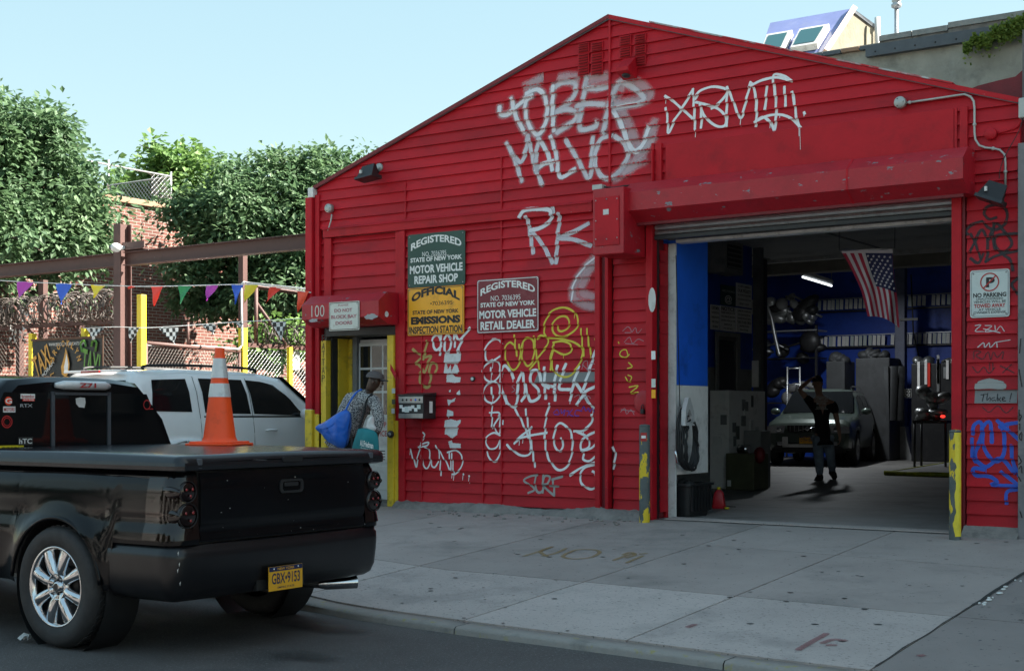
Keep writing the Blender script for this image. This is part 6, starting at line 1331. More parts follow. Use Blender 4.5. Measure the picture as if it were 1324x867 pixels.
def wheel(parent, x, y, r, w_, rim, sgn, spokes=7, name='wheel', treads=True, rim_r=.66, two=True):
    """hub axis along y, sgn points outward"""
    m = MB(); prof = [(rim_r * r, -w_ * .46), (r * .90, -w_ * .5), (r * .965, -w_ * .44), (r, -w_ * .33), (r, w_ * .33), (r * .965, w_ * .44), (r * .90, w_ * .5), (rim_r * r * 1.03, w_ * .47), (rim_r * r, w_ * .40)]
    m.lathe(prof, (x, y, r), 'y', 56, caps=False); t = m.build(name, 'rubber', parent)
    if treads:
        g = MB(); n = 44
        for i in range(n):
            for side in (-1, 1):
                for k in range(3):
                    a0_ = 2 * math.pi * (i + k * .3) / n; y0_ = side * (w_ * .02 + k * w_ * .10); y1_ = side * (w_ * .02 + (k + .85) * w_ * .10); da = .085; q = []
                    for aa, yy in ((a0_ + .03 * k, y0_), (a0_ + da + .03 * k, y0_), (a0_ + da + .03 * k + .035, y1_), (a0_ + .03 * k + .035, y1_)):
                        for rr in (r - .003, r + .006): q.append((x + rr * math.cos(aa), y + yy, r + rr * math.sin(aa)))
                    g.add(q, [[1, 3, 5, 7], [0, 2, 3, 1], [2, 4, 5, 3], [4, 6, 7, 5], [6, 0, 1, 7]])
        g.build('tread', 'rubber', t, kind='stuff')
    R0 = rim_r * r; yo = y + sgn * w_ * .40
    m = MB(); S = sgn
    m.lathe([(R0 * 1.0, 0), (R0 * 1.03, S * .008), (R0 * 1.01, S * .018), (R0 * .955, S * .012), (R0 * .93, -S * .03), (R0 * .90, -S * .12)], (x, yo, r), 'y', 48, caps=False); rm = m.build('rim', rim, t)
    m = MB(); m.lathe([(.001, -S * .10), (R0 * .92, -S * .12)], (x, yo, r), 'y', 32, caps=False); m.lathe([(.13, -S * .09), (.13, -S * .06), (.02, -S * .06)], (x, yo, r), 'y', 24); m.build('brake', 'black_metal', t)
    for i in range(spokes):
        a = 2 * math.pi * i / spokes + .32; ca, sa = math.cos(a), math.sin(a); m = MB(); vs = []
        for (rr, hw, yy, th) in ((R0 * .20, .030, -S * .012, .03), (R0 * .42, .030, S * .012, .035), (R0 * .75, .036, S * .010, .035), (R0 * .97, .046, S * .0, .03)):
            for dx, dy in ((-hw, -S * th), (-hw * .8, 0), (-hw * .25, S * .006), (hw * .25, S * .006), (hw * .8, 0), (hw, -S * th)): vs.append((x + rr * ca - dx * sa, yo + yy + dy, r + rr * sa + dx * ca))
        m.add(vs, [[k * 6 + q, k * 6 + q + 1, k * 6 + q + 7, k * 6 + q + 6] for k in range(3) for q in range(5)], True); m.build('spoke', rim, rm)
    m = MB(); m.lathe([(R0 * .36, -S * .035), (R0 * .35, S * .005), (R0 * .31, S * .008), (R0 * .29, -S * .03), (R0 * .14, -S * .035), (R0 * .135, S * .004), (R0 * .10, S * .010), (.001, S * .010)], (x, yo, r), 'y', 32, caps=False); m.build('hub_cap', rim, rm)
    for i in range(6): a = 6.283 * i / 6; m = MB(); m.lathe([(.011, -S * .035), (.011, -S * .005), (.001, -S * .003)], (x + R0 * .215 * math.cos(a), yo, r + R0 * .215 * math.sin(a)), 'y', 6); m.build('lug_nut', 'steel', rm)
    m = MB(); m.lathe([(R0 * .09, S * .0105), (.001, S * .011)], (x, yo, r), 'y', 16, caps=False); m.build('hub_centre', 'black_metal', rm)
    return t
def plate(parent, O, U, V, word, w_=.31, h_=.155, name='licence_plate', top='NEW YORK', bot='EMPIRE STATE'):
    O, U, V = Vector(O), Vector(U).normalized(), Vector(V).normalized(); N = U.cross(V)
    def q(cu, cv, a, b, o): return [O + U * (cu - a / 2) + V * (cv - b / 2) + N * o, O + U * (cu + a / 2) + V * (cv - b / 2) + N * o, O + U * (cu + a / 2) + V * (cv + b / 2) + N * o, O + U * (cu - a / 2) + V * (cv + b / 2) + N * o]
    m = MB(); c = q(0, 0, w_, h_, .006) + q(0, 0, w_, h_, 0); m.add(c, [[0, 1, 2, 3], [4, 7, 6, 5], [0, 4, 5, 1], [1, 5, 6, 2], [2, 6, 7, 3], [3, 7, 4, 0]]); p = m.build(name, 'plate_yellow', parent)
    m = MB(); m.add(q(0, h_ * .40, w_ * .99, h_ * .19, .0068), [[0, 1, 2, 3]]); m.build('band', 'plate_blue', p)
    m = MB(); text(m, top, O + V * h_ * .40 + N * .0078, U, V, w_ * .5, h_ * .10, bold=.02); m.build('band_lettering', 'plate_yellow', p)
    m = MB(); text(m, word, O + N * .0072, U, V, w_ * .84, h_ * .46, bold=.015); text(m, bot, O - V * h_ * .38 + N * .0072, U, V, w_ * .5, h_ * .085, bold=.01); m.build('number', 'plate_blue', p)
    for s_ in (-1, 1): MB().ell(O + U * s_ * w_ * .36 + V * h_ * .40 + N * .008, (.008, .008, .008), 8, 5).build('screw', 'chrome', p)
    return p
# ---------------------------------------------------------------- black pickup, tail towards the viewer
TR = thing('pickup_truck', 'black lowered pickup truck with a flat bed cover and chrome wheels in the street', 'pickup truck', (2.42, -6.15, 0.005), rz=math.pi)
BW = 1.0; WX_, WR = 1.08, .39; AR = .445
def prof(z):      # inward offset of the bed side at height z
    pts = [(.36, .05), (.46, .022), (.60, .006), (.74, .0), (.80, .012), (.84, .030), (.90, .028), (1.0, .035), (1.10, .055), (1.135, .075), (1.15, .10)]
    for (a, b), (c, d) in zip(pts, pts[1:]):
        if a <= z <= c: return b + (d - b) * (z - a) / (c - a)
    return pts[0][1] if z < .36 else pts[-1][1]
def bed_path(x_end=2.02, rc=.13, y_in=.775, n_arc=8):
    p = []; xs = [x_end]
    x = x_end
    while x > rc + .03: x -= .055; xs.append(x)
    xs = [x for x in xs if x > rc + .005]
    for c_ in (0,):
        for k in range(25): xs.append(WX_ + AR * math.cos(math.pi * k / 24))
    xs = sorted(set(round(x, 4) for x in xs), reverse=True)
    for x in xs: p.append((x, BW - .035 * max(0, (1.0 - x)) ** 2 * .6, (0, 1)))
    y1 = p[-1][1]
    for k in range(n_arc + 1): a = math.pi / 2 * (1 - k / n_arc); p.append((rc - rc * math.cos(a), y1 - rc + rc * math.sin(a), (-math.cos(a), math.sin(a))))
    p.append((0, y_in + (y1 - rc - y_in) * .5, (-1, 0))); p.append((0, y_in, (-1, 0))); return p
def bed_side(sgn, z0f, z1f, xr=(0, 9), off=0., rows_n=16):
    P = [q for q in bed_path() if xr[0] <= q[0] <= xr[1]]; m = MB(); cols = []
    for (x, y, nrm) in P:
        z0, z1 = z0f(x), z1f(x); col = []; d = abs(x - WX_)
        for j in range(rows_n + 1):
            z = z0 + (z1 - z0) * j / rows_n; ins = prof(z) - off
            if off == 0:
                ra = math.hypot(x - WX_, z - WR); ins -= .030 * math.exp(-((ra - AR) / .07) ** 2) if ra >= AR - .01 and z < 1.0 else 0
            fac = 1. if abs(nrm[1]) > .5 else (.35 + .65 * abs(nrm[1]))
            col.append((x - nrm[0] * ins * fac, sgn * (y - nrm[1] * ins * fac), z))
        cols.append(col)
    m.grid(cols); return m
def zlow(x):
    d = abs(x - WX_); 
    if d < AR: return WR + math.sqrt(AR * AR - d * d)
    return .705 if x < .55 else .40
for s_ in (1, -1):
    b_ = bed_side(s_, zlow, lambda x: 1.15).build('bed_side', 'truck_black', TR)
    arc = []
    for k in range(33):
        a = math.pi * k / 32; x = WX_ + AR * math.cos(a); z = WR + AR * math.sin(a); 
        if z < .40: continue
        arc.append((x, s_ * (BW - .035 * max(0, 1 - x) ** 2 * .6 + .012), z))
    MB().tube(arc, .014, 6).build('arch_lip', 'truck_black', b_)
    # fill between arch foot and bumper
m = MB(); m.box(.30, 5.5, -.74, .74, .40, 1.0); m.box(.10, 2.0, -.93, .93, .86, 1.12); m.build('underbody', 'black_plastic', TR)
for s_ in (1, -1): MB().lathe([(AR + .01, s_ * .70), (AR + .01, s_ * .97)], (WX_, 0, WR), 'y', 36, caps=False).build('wheel_well', 'black_plastic', TR)
# tailgate
def bow(y): return -.028 * (1 - (y / .80) ** 2)
m = MB(); rows = []
for j in range(13):
    z = .715 + (1.14 - .715) * j / 12; rec = .0
    if .76 < z < .79: rec = .012
    if z > 1.08: rec = (z - 1.08) * .25
    rows.append([(bow(y) + rec, y, z) for y in [-.765 + 1.53 * i / 24 for i in range(25)]])
m.grid(rows); TG = m.build('tailgate', 'truck_black', TR)
m = MB(); m.box(.02, .05, -.775, .775, .70, 1.15); m.build('shut_line', 'ink_black', TR)
m = MB(); o = [(y, z) for y, z in rrect(-.11, .11, .985, 1.075, .03)]; i_ = rrect(-.085, .085, 1.0, 1.06, .02); n = len(o)
m.add([(-.036, a, b) for a, b in o] + [(-.036, a, b) for a, b in i_] + [(-.012, a, b) for a, b in i_] + [(-.02, a, b) for a, b in o], [[k, (k + 1) % n, n + (k + 1) % n, n + k] for k in range(n)] + [[n + k, n + (k + 1) % n, 2 * n + (k + 1) % n, 2 * n + k] for k in range(n)] + [[2 * n + k for k in range(n)]] + [[k, (k + 1) % n, 3 * n + (k + 1) % n, 3 * n + k] for k in range(n)]); hb = m.build('handle_bezel', 'black_plastic', TG)
MB().box(-.034, -.014, -.065, .065, 1.028, 1.055, .005).build('handle', 'black_metal', hb)
# bumper: wraps round the tail
def bumper_pt(y_t, z):    # y_t in -1..1 across the tail
    pass
m = MB(); P = [(x, y, n_) for (x, y, n_) in bed_path() if x <= .60]; P = P[:-2]; tail = []
full = [(x, y, n_) for x, y, n_ in P] + [(-.012, y, (-1, 0)) for y in [.74 - 1.48 * i / 20 for i in range(21)]] + [(x, -y, (n_[0], -n_[1])) for x, y, n_ in P[::-1]]
zs = [(.355, .085), (.38, .04), (.44, .012), (.55, .0), (.62, -.004), (.665, -.002), (.675, .012), (.70, .010), (.705, .04)]
cols = []
for x, y, n_ in full:
    cols.append([(x - n_[0] * (d + .006 - (.022 * (1 - (y / .8) ** 2) if abs(y) < .8 and x < 0 else 0)), y - n_[1] * (d + .006), z) for z, d in zs])
m.grid(cols); BP = m.build('bumper', 'bumper_black', TR)
m = MB(); m.box(-.012, .03, -.14, .30, .37, .54); m.build('plate_recess', 'ink_black', BP)
plate(BP, (-.052, .08, .438), (0, -1, 0), (0, 0, 1), 'GBX•9153')
m = MB(); rows = []
for j in range(3): rows.append([(.0 + .06 * j, y, .703 + .002 * j) for y in (-.9, 0, .9)])
m.grid(rows); m.build('step_pad', 'black_plastic', BP)
# tail lights: smoked housings wrapping the corners, two round lenses each
for s_ in (1, -1):
    h_ = bed_side(s_, lambda x: .735, lambda x: 1.115, (0, .30), .010, 12); TL = h_.build('tail_light', 'lens_dark', TR)
    for zc, rr in ((1.03, .062), (.885, .072)):
        m = MB(); m.lathe([(rr, .01), (rr * .97, -.006), (rr * .8, -.012), (.001, -.015)], (.004, s_ * .868, zc), 'x', 28, caps=False); ln = m.build('lens', 'lens_dark', TL)
        m = MB(); m.lathe([(rr * 1.0, -.002), (rr * 1.05, -.005), (rr * 1.05, .01)], (-.006, s_ * .868, zc), 'x', 28, caps=False); m.build('lens_ring', 'black_metal', ln)
        for a in (0.5, 2.6, 4.4): MB().ell((-.020, s_ * .868 + rr * .45 * math.cos(a), zc + rr * .45 * math.sin(a)), (.004, .010, .010), 8, 5).build('bulb', 'lens_red', ln)
        # bullet-shaped reflector running round the side
        m = MB(); m.ell((.10, s_ * (BW - .062), zc - .005), (.12, .016, rr * .6), 16, 10); m.build('side_lens', 'lens_dark', TL)
# tonneau cover
m = MB(); rows = []; HWc = .965
xs = [-.035, -.02, .0, .03, .3, .6, 1, 1.4, 1.8, 2.04]; zt_ = [1.20, 1.232, 1.243, 1.245, 1.25, 1.255, 1.26, 1.26, 1.26, 1.258]
for x, z in zip(xs, zt_):
    inset = (.045 if x < -.03 else (.012 if x < 0 else 0)); ys = [-HWc + inset, -HWc + inset + .012, -HWc + .05 + inset, -.7, -.35, 0, .35, .7, HWc - .05 - inset, HWc - inset - .012, HWc - inset]
    rows.append([(x, y, (1.185 if k in (0, 10) else (z - .012 if k in (1, 9) else z + .012 * (1 - (y / HWc) ** 2)))) for k, y in enumerate(ys)])
m.grid(rows); CV_ = m.build('bed_cover', 'cover_black', TR)
m = MB(); ring = [(2.04, -HWc), (-.0, -HWc), (-.035, -HWc + .045), (-.035, HWc - .045), (0, HWc), (2.04, HWc)]; r_ = []
for z, o_ in ((1.205, 0), (1.185, .004), (1.160, .002), (1.150, -.03)): r_.append([(x - (o_ if x < 1 else 0), y + (o_ if y > 0 else -o_), z) for x, y in ring])
m.grid(r_, False); m.build('cover_skirt', 'cover_black', CV_)
m = MB(); m.prism(rrect(-.09, .09, .0, .03, .01), 'x', -.046, -.034); m.v = [(x, y, z + 1.19) for x, y, z in m.v]; m.build('cover_latch', 'black_plastic', CV_)
for s_ in (1, -1): MB().box(-.038, .02, s_ * .80 - .02, s_ * .80 + .02, 1.165, 1.228, .006).build('corner_bracket', 'steel_band', CV_)
# scratches and chips on the paint
m = MB(); random.seed(21)
for i in range(16):
    y = random.uniform(-.7, .7); z = random.choice([random.uniform(.73, 1.1), random.uniform(.71, .76)]); s1_ = random.uniform(.0015, .005); x = bow(y) - .003; m.add([(x, y - s1_, z), (x, y + s1_, z + random.uniform(-.004, .004)), (x, y + s1_ * .5, z + s1_ * .8)], [[0, 1, 2]])
for i in range(4):
    z = random.uniform(.45, .68); y = .93 + random.uniform(-.02, .02); m.add([(-.0 + .006, y, z), (.002, y + .008, z + .02), (.004, y - .004, z + .03)], [[0, 1, 2]])
m.build('paint_chips', 'ink_white', TR, kind='stuff')
# cab
CT = [(2.12, .40, .74, .985, 1.20, .90, 1.72, .60), (2.2, .40, .74, .99, 1.20, .915, 1.755, .635), (2.7, .40, .74, .99, 1.20, .92, 1.775, .66), (3.3, .40, .74, .99, 1.19, .92, 1.76, .65), (3.42, .40, .74, .99, 1.19, .92, 1.70, .66), (4.05, .40, .74, .985, 1.17, .90, 1.20, .80), (4.3, .40, .72, .98, 1.14, .88, 1.16, .78), (5.3, .40, .70, .96, 1.06, .88, 1.09, .76), (5.5, .42, .68, .90, .98, .82, 1.0, .7), (5.56, .46, .66, .82, .86, .74, .88, .62)]
car_shell(CT, [(4.72, .39, .45)]).build('cab', 'truck_black', TR)
# rear window: three panes in the back of the cab, stickers on them
def rw(y, z):       # the back face of the cab leans forward a little
    return 2.112 + (z - 1.24) * .0
def pane3(ya, yb, yat, ybt, z0, z1, parent, mt='car_glass', out=.006, name='rear_window', **k):
    m = MB(); x = 2.12 - out; m.grid([[(x, ya + (yb - ya) * i / 6, z0) for i in range(7)], [(x, (ya + (yb - ya) * i / 6) * .45 + (yat + (ybt - yat) * i / 6) * .55, z0 + (z1 - z0) * .55) for i in range(7)], [(x, yat + (ybt - yat) * i / 6, z1) for i in range(7)]]); return m.build(name, mt, parent, **k)
pl = pane3(.86, .27, .66, .27, 1.225, 1.655, TR, label='left rear cab window covered with small stickers'); pc = pane3(.235, -.235, .235, -.235, 1.225, 1.645, TR, label='sliding middle rear cab window'); pr = pane3(-.27, -.86, -.27, -.62, 1.225, 1.655, TR)
for y_ in (.253, -.253): box('window_divider', 'steel_band', TR, 2.104, 2.118, y_ - .014, y_ + .014, 1.22, 1.665)
box('window_divider', 'steel_band', TR, 2.104, 2.118, -.25, .25, 1.64, 1.66)
m = MB(); m.tube([(2.10, .245, 1.71), (2.075, .18, 1.712), (2.075, -.18, 1.712), (2.10, -.245, 1.71)], [.018, .034, .034, .018], 10); bl_ = m.build('brake_light', 'reflective', TR, label='pale high-level brake light lettered Z71')
m = MB(); text(m, 'Z71', (2.036, 0, 1.712), (0, -1, 0), (0, 0, 1), .15, .036, bold=.03); m.build('lettering', 'ink_red', bl_)
def stick(par, s, y, z, w1, h1, mt_bg, mt_tx, shape='rect'):
    x = 2.110; m = MB()
    if mt_bg:
        if shape == 'disc': n = 20; m.add([(x, y + w1 / 2 * math.cos(6.283 * i / n), z + h1 / 2 * math.sin(6.283 * i / n)) for i in range(n)], [list(range(n))])
        else: m.add([(x, y - w1 / 2, z - h1 / 2), (x, y + w1 / 2, z - h1 / 2), (x, y + w1 / 2, z + h1 / 2), (x, y - w1 / 2, z + h1 / 2)], [[0, 1, 2, 3]])
        o = m.build('sticker', mt_bg, par)
    m = MB(); text(m, s, (x - .0015, y, z), (0, -1, 0), (0, 0, 1), w1 * .86, h1 * .6, bold=.02); m.build('sticker_print', mt_tx, par)
def tl(px, py): p = onX(px, py, 2.42 - 2.11); return -(p.y + 6.15), p.z - .005
for s, px, py, w1, h1, a, b, sh in [('G', 11, 518, .062, .062, 'b_orange', 'ink_white', 'disc'), ('MOTORS', 12, 529, .10, .042, 'paper', 'ink_red', 'rect'), ('brembo', 36, 512, .12, .034, 'ink_white', 'ink_red', 'rect'), ('RACING', 37, 516.5, .10, .020, 'b_red', 'ink_white', 'rect'), ('RTX', 34, 524, .12, .04, None, 'ink_grey', 'rect'), ('hTC', 33, 570, .125, .062, 'ink_black', 'ink_white', 'rect'), ('GIBSON', 15, 580, .20, .05, 'b_yellow', 'ink_black', 'rect')]:
    y, z = tl(px, py); stick(pl, s, y, z, w1, h1, a, b, sh)
y, z = tl(9, 545); m = MB(); n = 24
for r0, r1 in ((.045, .036), (.030, .024)): m.add([(2.11, y + r_ * math.cos(6.283 * i / n), z + r_ * math.sin(6.283 * i / n)) for r_ in (r0, r1) for i in range(n)], [[i, (i + 1) % n, n + (i + 1) % n, n + i] for i in range(n)])
m.build('round_sticker', 'ink_red', pl)
y, z = tl(105, 520); m = MB(); m.add([(2.11, y + a, z + b) for a, b in [(.05, .03), (.045, -.01), (.02, -.035), (-.03, -.04), (-.04, .0), (-.035, .035), (.01, .038)]], [list(range(7))]); m.build('sticker', 'paper', pc)
y, z = tl(190, 523); m = MB(); n = 24; m.add([(2.11, y + r_ * math.cos(6.283 * i / n), z + r_ * 1.1 * math.sin(6.283 * i / n)) for r_ in (.036, .028) for i in range(n)], [[i, (i + 1) % n, n + (i + 1) % n, n + i] for i in range(n)]); m.box(2.108, 2.111, y - .06, y - .005, z - .036, z - .029); m.build('sticker', 'ink_red', pr)
for sg in (1, -1):
    side_window(CT, [(2.3, .08), (3.2, .08), (3.15, .95), (2.35, .95)], TR, sg); side_window(CT, [(3.25, .08), (3.95, .05), (3.4, .8), (3.22, .95)], TR, sg)
wheel(TR, WX_, .885, WR, .27, 'chrome', 1, 8); wheel(TR, WX_, -.885, WR, .27, 'chrome', -1, 8, treads=True); wheel(TR, 4.72, .87, WR, .25, 'chrome', 1, 8, treads=False); wheel(TR, 4.72, -.87, WR, .25, 'chrome', -1, 8, treads=False)
m = MB(); m.tube([(.60, -.40, .36), (.38, -.44, .32), (.25, -.585, .305)], .032, 10); m.build('tail_pipe', 'black_metal', TR)
m = MB(); yc = -.87; ax = Vector((-.62, -.78, .02)).normalized()
p0 = Vector((.26, -.57, .305)); ax = Vector((-.56, -.83, 0)).normalized(); m.tube([p0, p0 + ax * .06, p0 + ax * .28], [.030, .044, .045], 18, caps=False); m.tube([p0 + ax * .28, p0 + ax * .12], [.043, .040], 18, caps=False); m.build('exhaust_tip', 'chrome', TR)
m = MB(); m.ell((.30, -.12, .36), (.12, .14, .05), 14, 8); m.build('hitch', 'steel', TR)
m = MB(); m.tube([(WX_, -.8, WR), (WX_, .8, WR)], .05, 8); m.ell((WX_, 0, WR), (.15, .15, .13)); m.build('axle', 'black_metal', TR)
# ---------------------------------------------------------------- traffic cone on the bed cover
c = onD(284, 583, 10.0); cz = 1.275
t = thing('traffic_cone', 'orange traffic cone with two reflective bands on the truck bed cover', 'traffic cone', (c.x, c.y, cz), rz=R(20))
m = MB(); m.box(-.185, .185, -.185, .185, .0, .016, .006); m.box(-.165, .165, -.165, .165, .012, .03, .008); m.build('base', 'orange', t)
for a in range(4): MB().box(*[v for v in ((-.185, -.15, -.185, -.15) if a == 0 else (.15, .185, -.185, -.15) if a == 1 else (-.185, -.15, .15, .185) if a == 2 else (.15, .185, .15, .185))], -.012, .0).build('foot', 'orange', t)
cr = lambda z: .128 + (.036 - .128) * min(1, z / .70)
m = MB(); m.lathe([(.148, .022), (.132, .03)] + [(cr(z) - .002, z) for z in (.06, .30)], (0, 0, 0), 'z', 36, caps=False); m.lathe([(cr(z) - .002, z) for z in (.30, .50, .665)] + [(.036, .675), (.036, .712), (.028, .72), (.018, .721)], (0, 0, 0), 'z', 36, caps=False); m.build('body', 'orange', t)
for z0_, z1_ in ((.355, .455), (.495, .64)): m = MB(); m.lathe([(cr(z0_) + .001, z0_), (cr(z1_) + .001, z1_)], (0, 0, 0), 'z', 36, caps=False); m.build('reflective_band', 'reflective', t)
# ---------------------------------------------------------------- white SUV nosed into the driveway
ST = [(0.0, .42, .62, .84, .80, .82, .82, .74), (.05, .38, .66, .91, 1.02, .88, 1.04, .80), (.12, .36, .72, .93, 1.17, .885, 1.25, .78), (.30, .34, .74, .935, 1.18, .885, 1.68, .66), (.42, .34, .74, .935, 1.18, .885, 1.74, .68), (1.2, .34, .74, .935, 1.18, .89, 1.775, .70), (2.4, .34, .74, .935, 1.17, .89, 1.765, .70), (2.85, .34, .74, .935, 1.16, .89, 1.70, .69), (3.55, .34, .74, .93, 1.13, .88, 1.19, .78), (3.75, .34, .74, .93, 1.11, .87, 1.14, .78), (4.5, .36, .70, .90, 1.0, .84, 1.04, .72), (4.72, .40, .66, .84, .86, .78, .90, .66), (4.76, .44, .60, .78, .74, .7, .78, .6)]
def suv(label, loc, rz, paint, grp=None):
    C = thing('suv', label, 'suv', loc, grp, rz); car_shell(ST, [(.98, .38, .43), (3.82, .38, .43)]).build('body', paint, C)
    m = MB(); m.box(.15, 4.5, -.74, .74, .3, .9); m.build('underbody', 'black_plastic', C)
    for sg in (1, -1):
        side_window(ST, [(.50, .10), (1.12, .08), (1.12, .93), (.60, .93)], C, sg, frame=None)
        w1 = side_window(ST, [(1.33, .06), (2.10, .05), (2.06, .95), (1.33, .95)], C, sg); w2 = side_window(ST, [(2.16, .05), (3.12, .04), (2.62, .88), (2.13, .95)], C, sg)
        for u in (1.24, 2.13):
            m = MB(); pts = [side_pt(ST, u, t_, .004) for t_ in (0, .5, 1)]; pts = [Vector((u, .935, .5)), Vector((u, .938, .74)), Vector((u, .925, 1.0))] + pts; m.tube([(p.x, p.y * sg, p.z) for p in pts], .004, 4, smooth=False); m.build('door_gap', 'ink_black', C)
        m = MB(); m.grid([[(1.3 + 1.85 * i / 8, sg * (side_pt(ST, 1.3 + 1.85 * i / 8, 0, 0).y + .008), 1.155 + dz) for i in range(9)] for dz in (0, .022)]); m.build('belt_moulding', 'black_plastic', C)
        for u in (1.45, 2.32): m = MB(); m.tube([(u, sg * .93, .98), (u + .03, sg * .965, .985), (u + .17, sg * .965, .985), (u + .20, sg * .93, .98)], [.012, .016, .016, .012], 8); m.build('door_handle', paint, C)
        m = MB(); m.tube(rings([(.55, sg * .62, 1.755), (.62, sg * .62, 1.81), (1.4, sg * .64, 1.83), (2.3, sg * .63, 1.815), (2.42, sg * .62, 1.765)], 4), .020, 6); m.build('roof_rail', 'black_plastic', C)
        m = MB(); m.ell((3.02, sg * 1.0, 1.2), (.09, .10, .08), 14, 10); m.build('mirror', paint, C)
        m = MB(); m.prism([(.06, .75), (.06, 1.10), (.20, 1.12), (.26, .95), (.22, .75)], 'y', sg * .90, sg * .945); m.build('tail_light', 'lens_red', C)
        wheel(C, .98, sg * .83, .37, .23, 'steel', sg, 6, treads=False); wheel(C, 3.82, sg * .83, .37, .23, 'steel', sg, 6, treads=False)
    def rp(v, t_):   # rear glass on the sloping tail
        u = .12 + .18 * t_ - .008; return (u - .004, v * (.80 - .16 * t_), 1.25 + .42 * t_)
    m = MB(); m.grid([[rp(-1 + .2 * i, j / 4 * .88) for i in range(11)] for j in range(5)]); m.build('rear_window', 'car_glass', C)
    m = MB(); m.box(.235, .33, -.6, .6, 1.725, 1.755, .01); m.build('spoiler', paint, C); m = MB(); m.box(.205, .24, -.19, .19, 1.715, 1.75, .006); m.build('brake_light', 'lens_red', C)
    m = MB(); m.box(-.05, .1, -.84, .84, .46, .68, .03); m.build('rear_bumper', paint, C)
    m = MB(); m.grid([[(2.87 + .66 * t_, v * (.66 + .12 * t_), 1.705 - .50 * t_) for v in (-1, -.5, 0, .5, 1)] for t_ in (0, .5, 1)]); m.v = [(x, y, z + .012) for x, y, z in m.v]; m.build('windshield', 'car_glass', C)
    return C
suv('white suv with black roof rails parked nose-in between fence and garage', (-5.42, -1.78, .30), R(90 - 3), 'suv_white')
# parked cars deep in the yard, seen through the fence
suv('silver car parked behind the driveway fence, half hidden by mesh', (-11.6, 4.2, YZ), R(82), 'chrome')
suv('dark car roof just above the pickup cab at the left edge', (-12.4, .9, YZ - .15), R(10), 'bumper_black')

# ---------------------------------------------------------------- green wagon inside the workshop, facing out
SV = [(0, .42, .6, .78, .74, .76, .78, .66), (.05, .36, .62, .86, .84, .82, .90, .72), (.22, .33, .64, .90, .92, .84, .98, .74), (.75, .33, .68, .92, .99, .85, 1.07, .76), (1.35, .33, .70, .925, 1.04, .86, 1.11, .78), (2.1, .33, .70, .925, 1.06, .865, 1.60, .66), (2.5, .33, .70, .925, 1.06, .865, 1.655, .67), (3.9, .33, .70, .925, 1.08, .865, 1.64, .66), (4.5, .36, .70, .90, 1.10, .84, 1.50, .62), (4.7, .45, .7, .84, 1.0, .8, 1.05, .66)]
def wagon(label, loc, rz):
    C = thing('wagon', label, 'car', loc, None, rz); car_shell(SV, [(.93, .36, .40), (3.7, .36, .40)]).build('body', 'volvo_green', C); m = MB(); m.box(.2, 4.5, -.72, .72, .28, .85); m.build('underbody', 'black_plastic', C)
    m = MB(); m.grid([[(1.36 + .72 * t_, v * (.77 - .11 * t_), 1.118 + .475 * t_) for v in (-1, -.5, 0, .5, 1)] for t_ in (0, .5, 1)]); m.v = [(x - .01, y, z + .014) for x, y, z in m.v]; m.build('windshield', 'car_glass', C)
    for sg in (1, -1):
        side_window(SV, [(1.75, .06), (2.6, .05), (2.6, .93), (2.2, .9)], C, sg); side_window(SV, [(2.68, .05), (3.5, .06), (3.45, .93), (2.68, .93)], C, sg); side_window(SV, [(3.58, .08), (4.3, .1), (4.2, .85), (3.55, .93)], C, sg)
        m = MB(); m.tube(rings([(2.3, sg * .6, 1.66), (2.4, sg * .6, 1.72), (3.6, sg * .6, 1.72), (4.0, sg * .59, 1.68)], 4), .018, 6); m.build('roof_rail', 'chrome', C)
        m = MB(); m.prism([(sg * .50, .70), (sg * .46, .86), (sg * .86, .845), (sg * .87, .70)], 'x', -.015, .10); hl = m.build('headlight', 'clear_lens', C); MB().ell((-.018, sg * .60, .775), (.012, .06, .05), 14, 8).build('lamp', 'chrome', hl)
        m = MB(); m.ell((1.72, sg * 1.0, 1.16), (.06, .11, .075), 14, 10); m.build('mirror', 'volvo_green', C)
        m = MB(); m.box(-.045, .06, sg * .56 - .07, sg * .56 + .07, .44, .52, .01); m.build('fog_light', 'clear_lens', C)
        wheel(C, .93, sg * .82, .35, .22, 'steel', sg, 5, treads=False); wheel(C, 3.7, sg * .82, .35, .22, 'steel', sg, 5, treads=False)
    m = MB(); m.prism([(-.40, .72), (-.43, .86), (.43, .86), (.40, .72)], 'x', -.02, .08); gr = m.build('grille', 'black_plastic', C)
    for k in range(9): box('grille_bar', 'steel', gr, -.024, -.018, -.36 + .09 * k - .006, -.36 + .09 * k + .006, .73, .85)
    m = MB(); m.tube([(-.03, .25, .74), (-.03, -.25, .85)], .008, 6); m.lathe([(.045, -.03), (.045, -.04), (.03, -.04)], (0, 0, .795), 'x', 20); m.build('badge', 'chrome', gr)
    for z0_, z1_, mt in ((.36, .50, 'black_plastic'), (.50, .70, 'volvo_green')): m = MB(); P_ = [(.30, -.90), (.08, -.84), (-.03, -.6), (-.06, 0), (-.03, .6), (.08, .84), (.30, .90)]; m.grid([[(x, y, z) for x, y in P_] for z in (z0_, z1_)]); m.grid([[(x, y, z1_) for x, y in P_], [(x + .1, y * .95, z1_ + .002) for x, y in P_]]); m.build('front_bumper', mt, C)
    m = MB(); m.box(-.085, -.05, -.52, .52, .40, .47, .012); m.box(-.085, -.05, -.52, -.40, .40, .62, .012); m.box(-.085, -.05, .40, .52, .40, .62, .012); m.build('skid_frame', 'reflective', C)
    plate(C, (-.075, 0, .555), (0, -1, 0), (0, 0, 1), 'DTN•1052')
    return C
vp = onD(1044, 600, 28.6); nose = Vector((.22, -.975, 0)); 
wagon('green wagon with a roof rack parked inside the workshop facing the street', (vp.x, vp.y, FLOOR + .003), math.atan2(-nose.y, -nose.x))

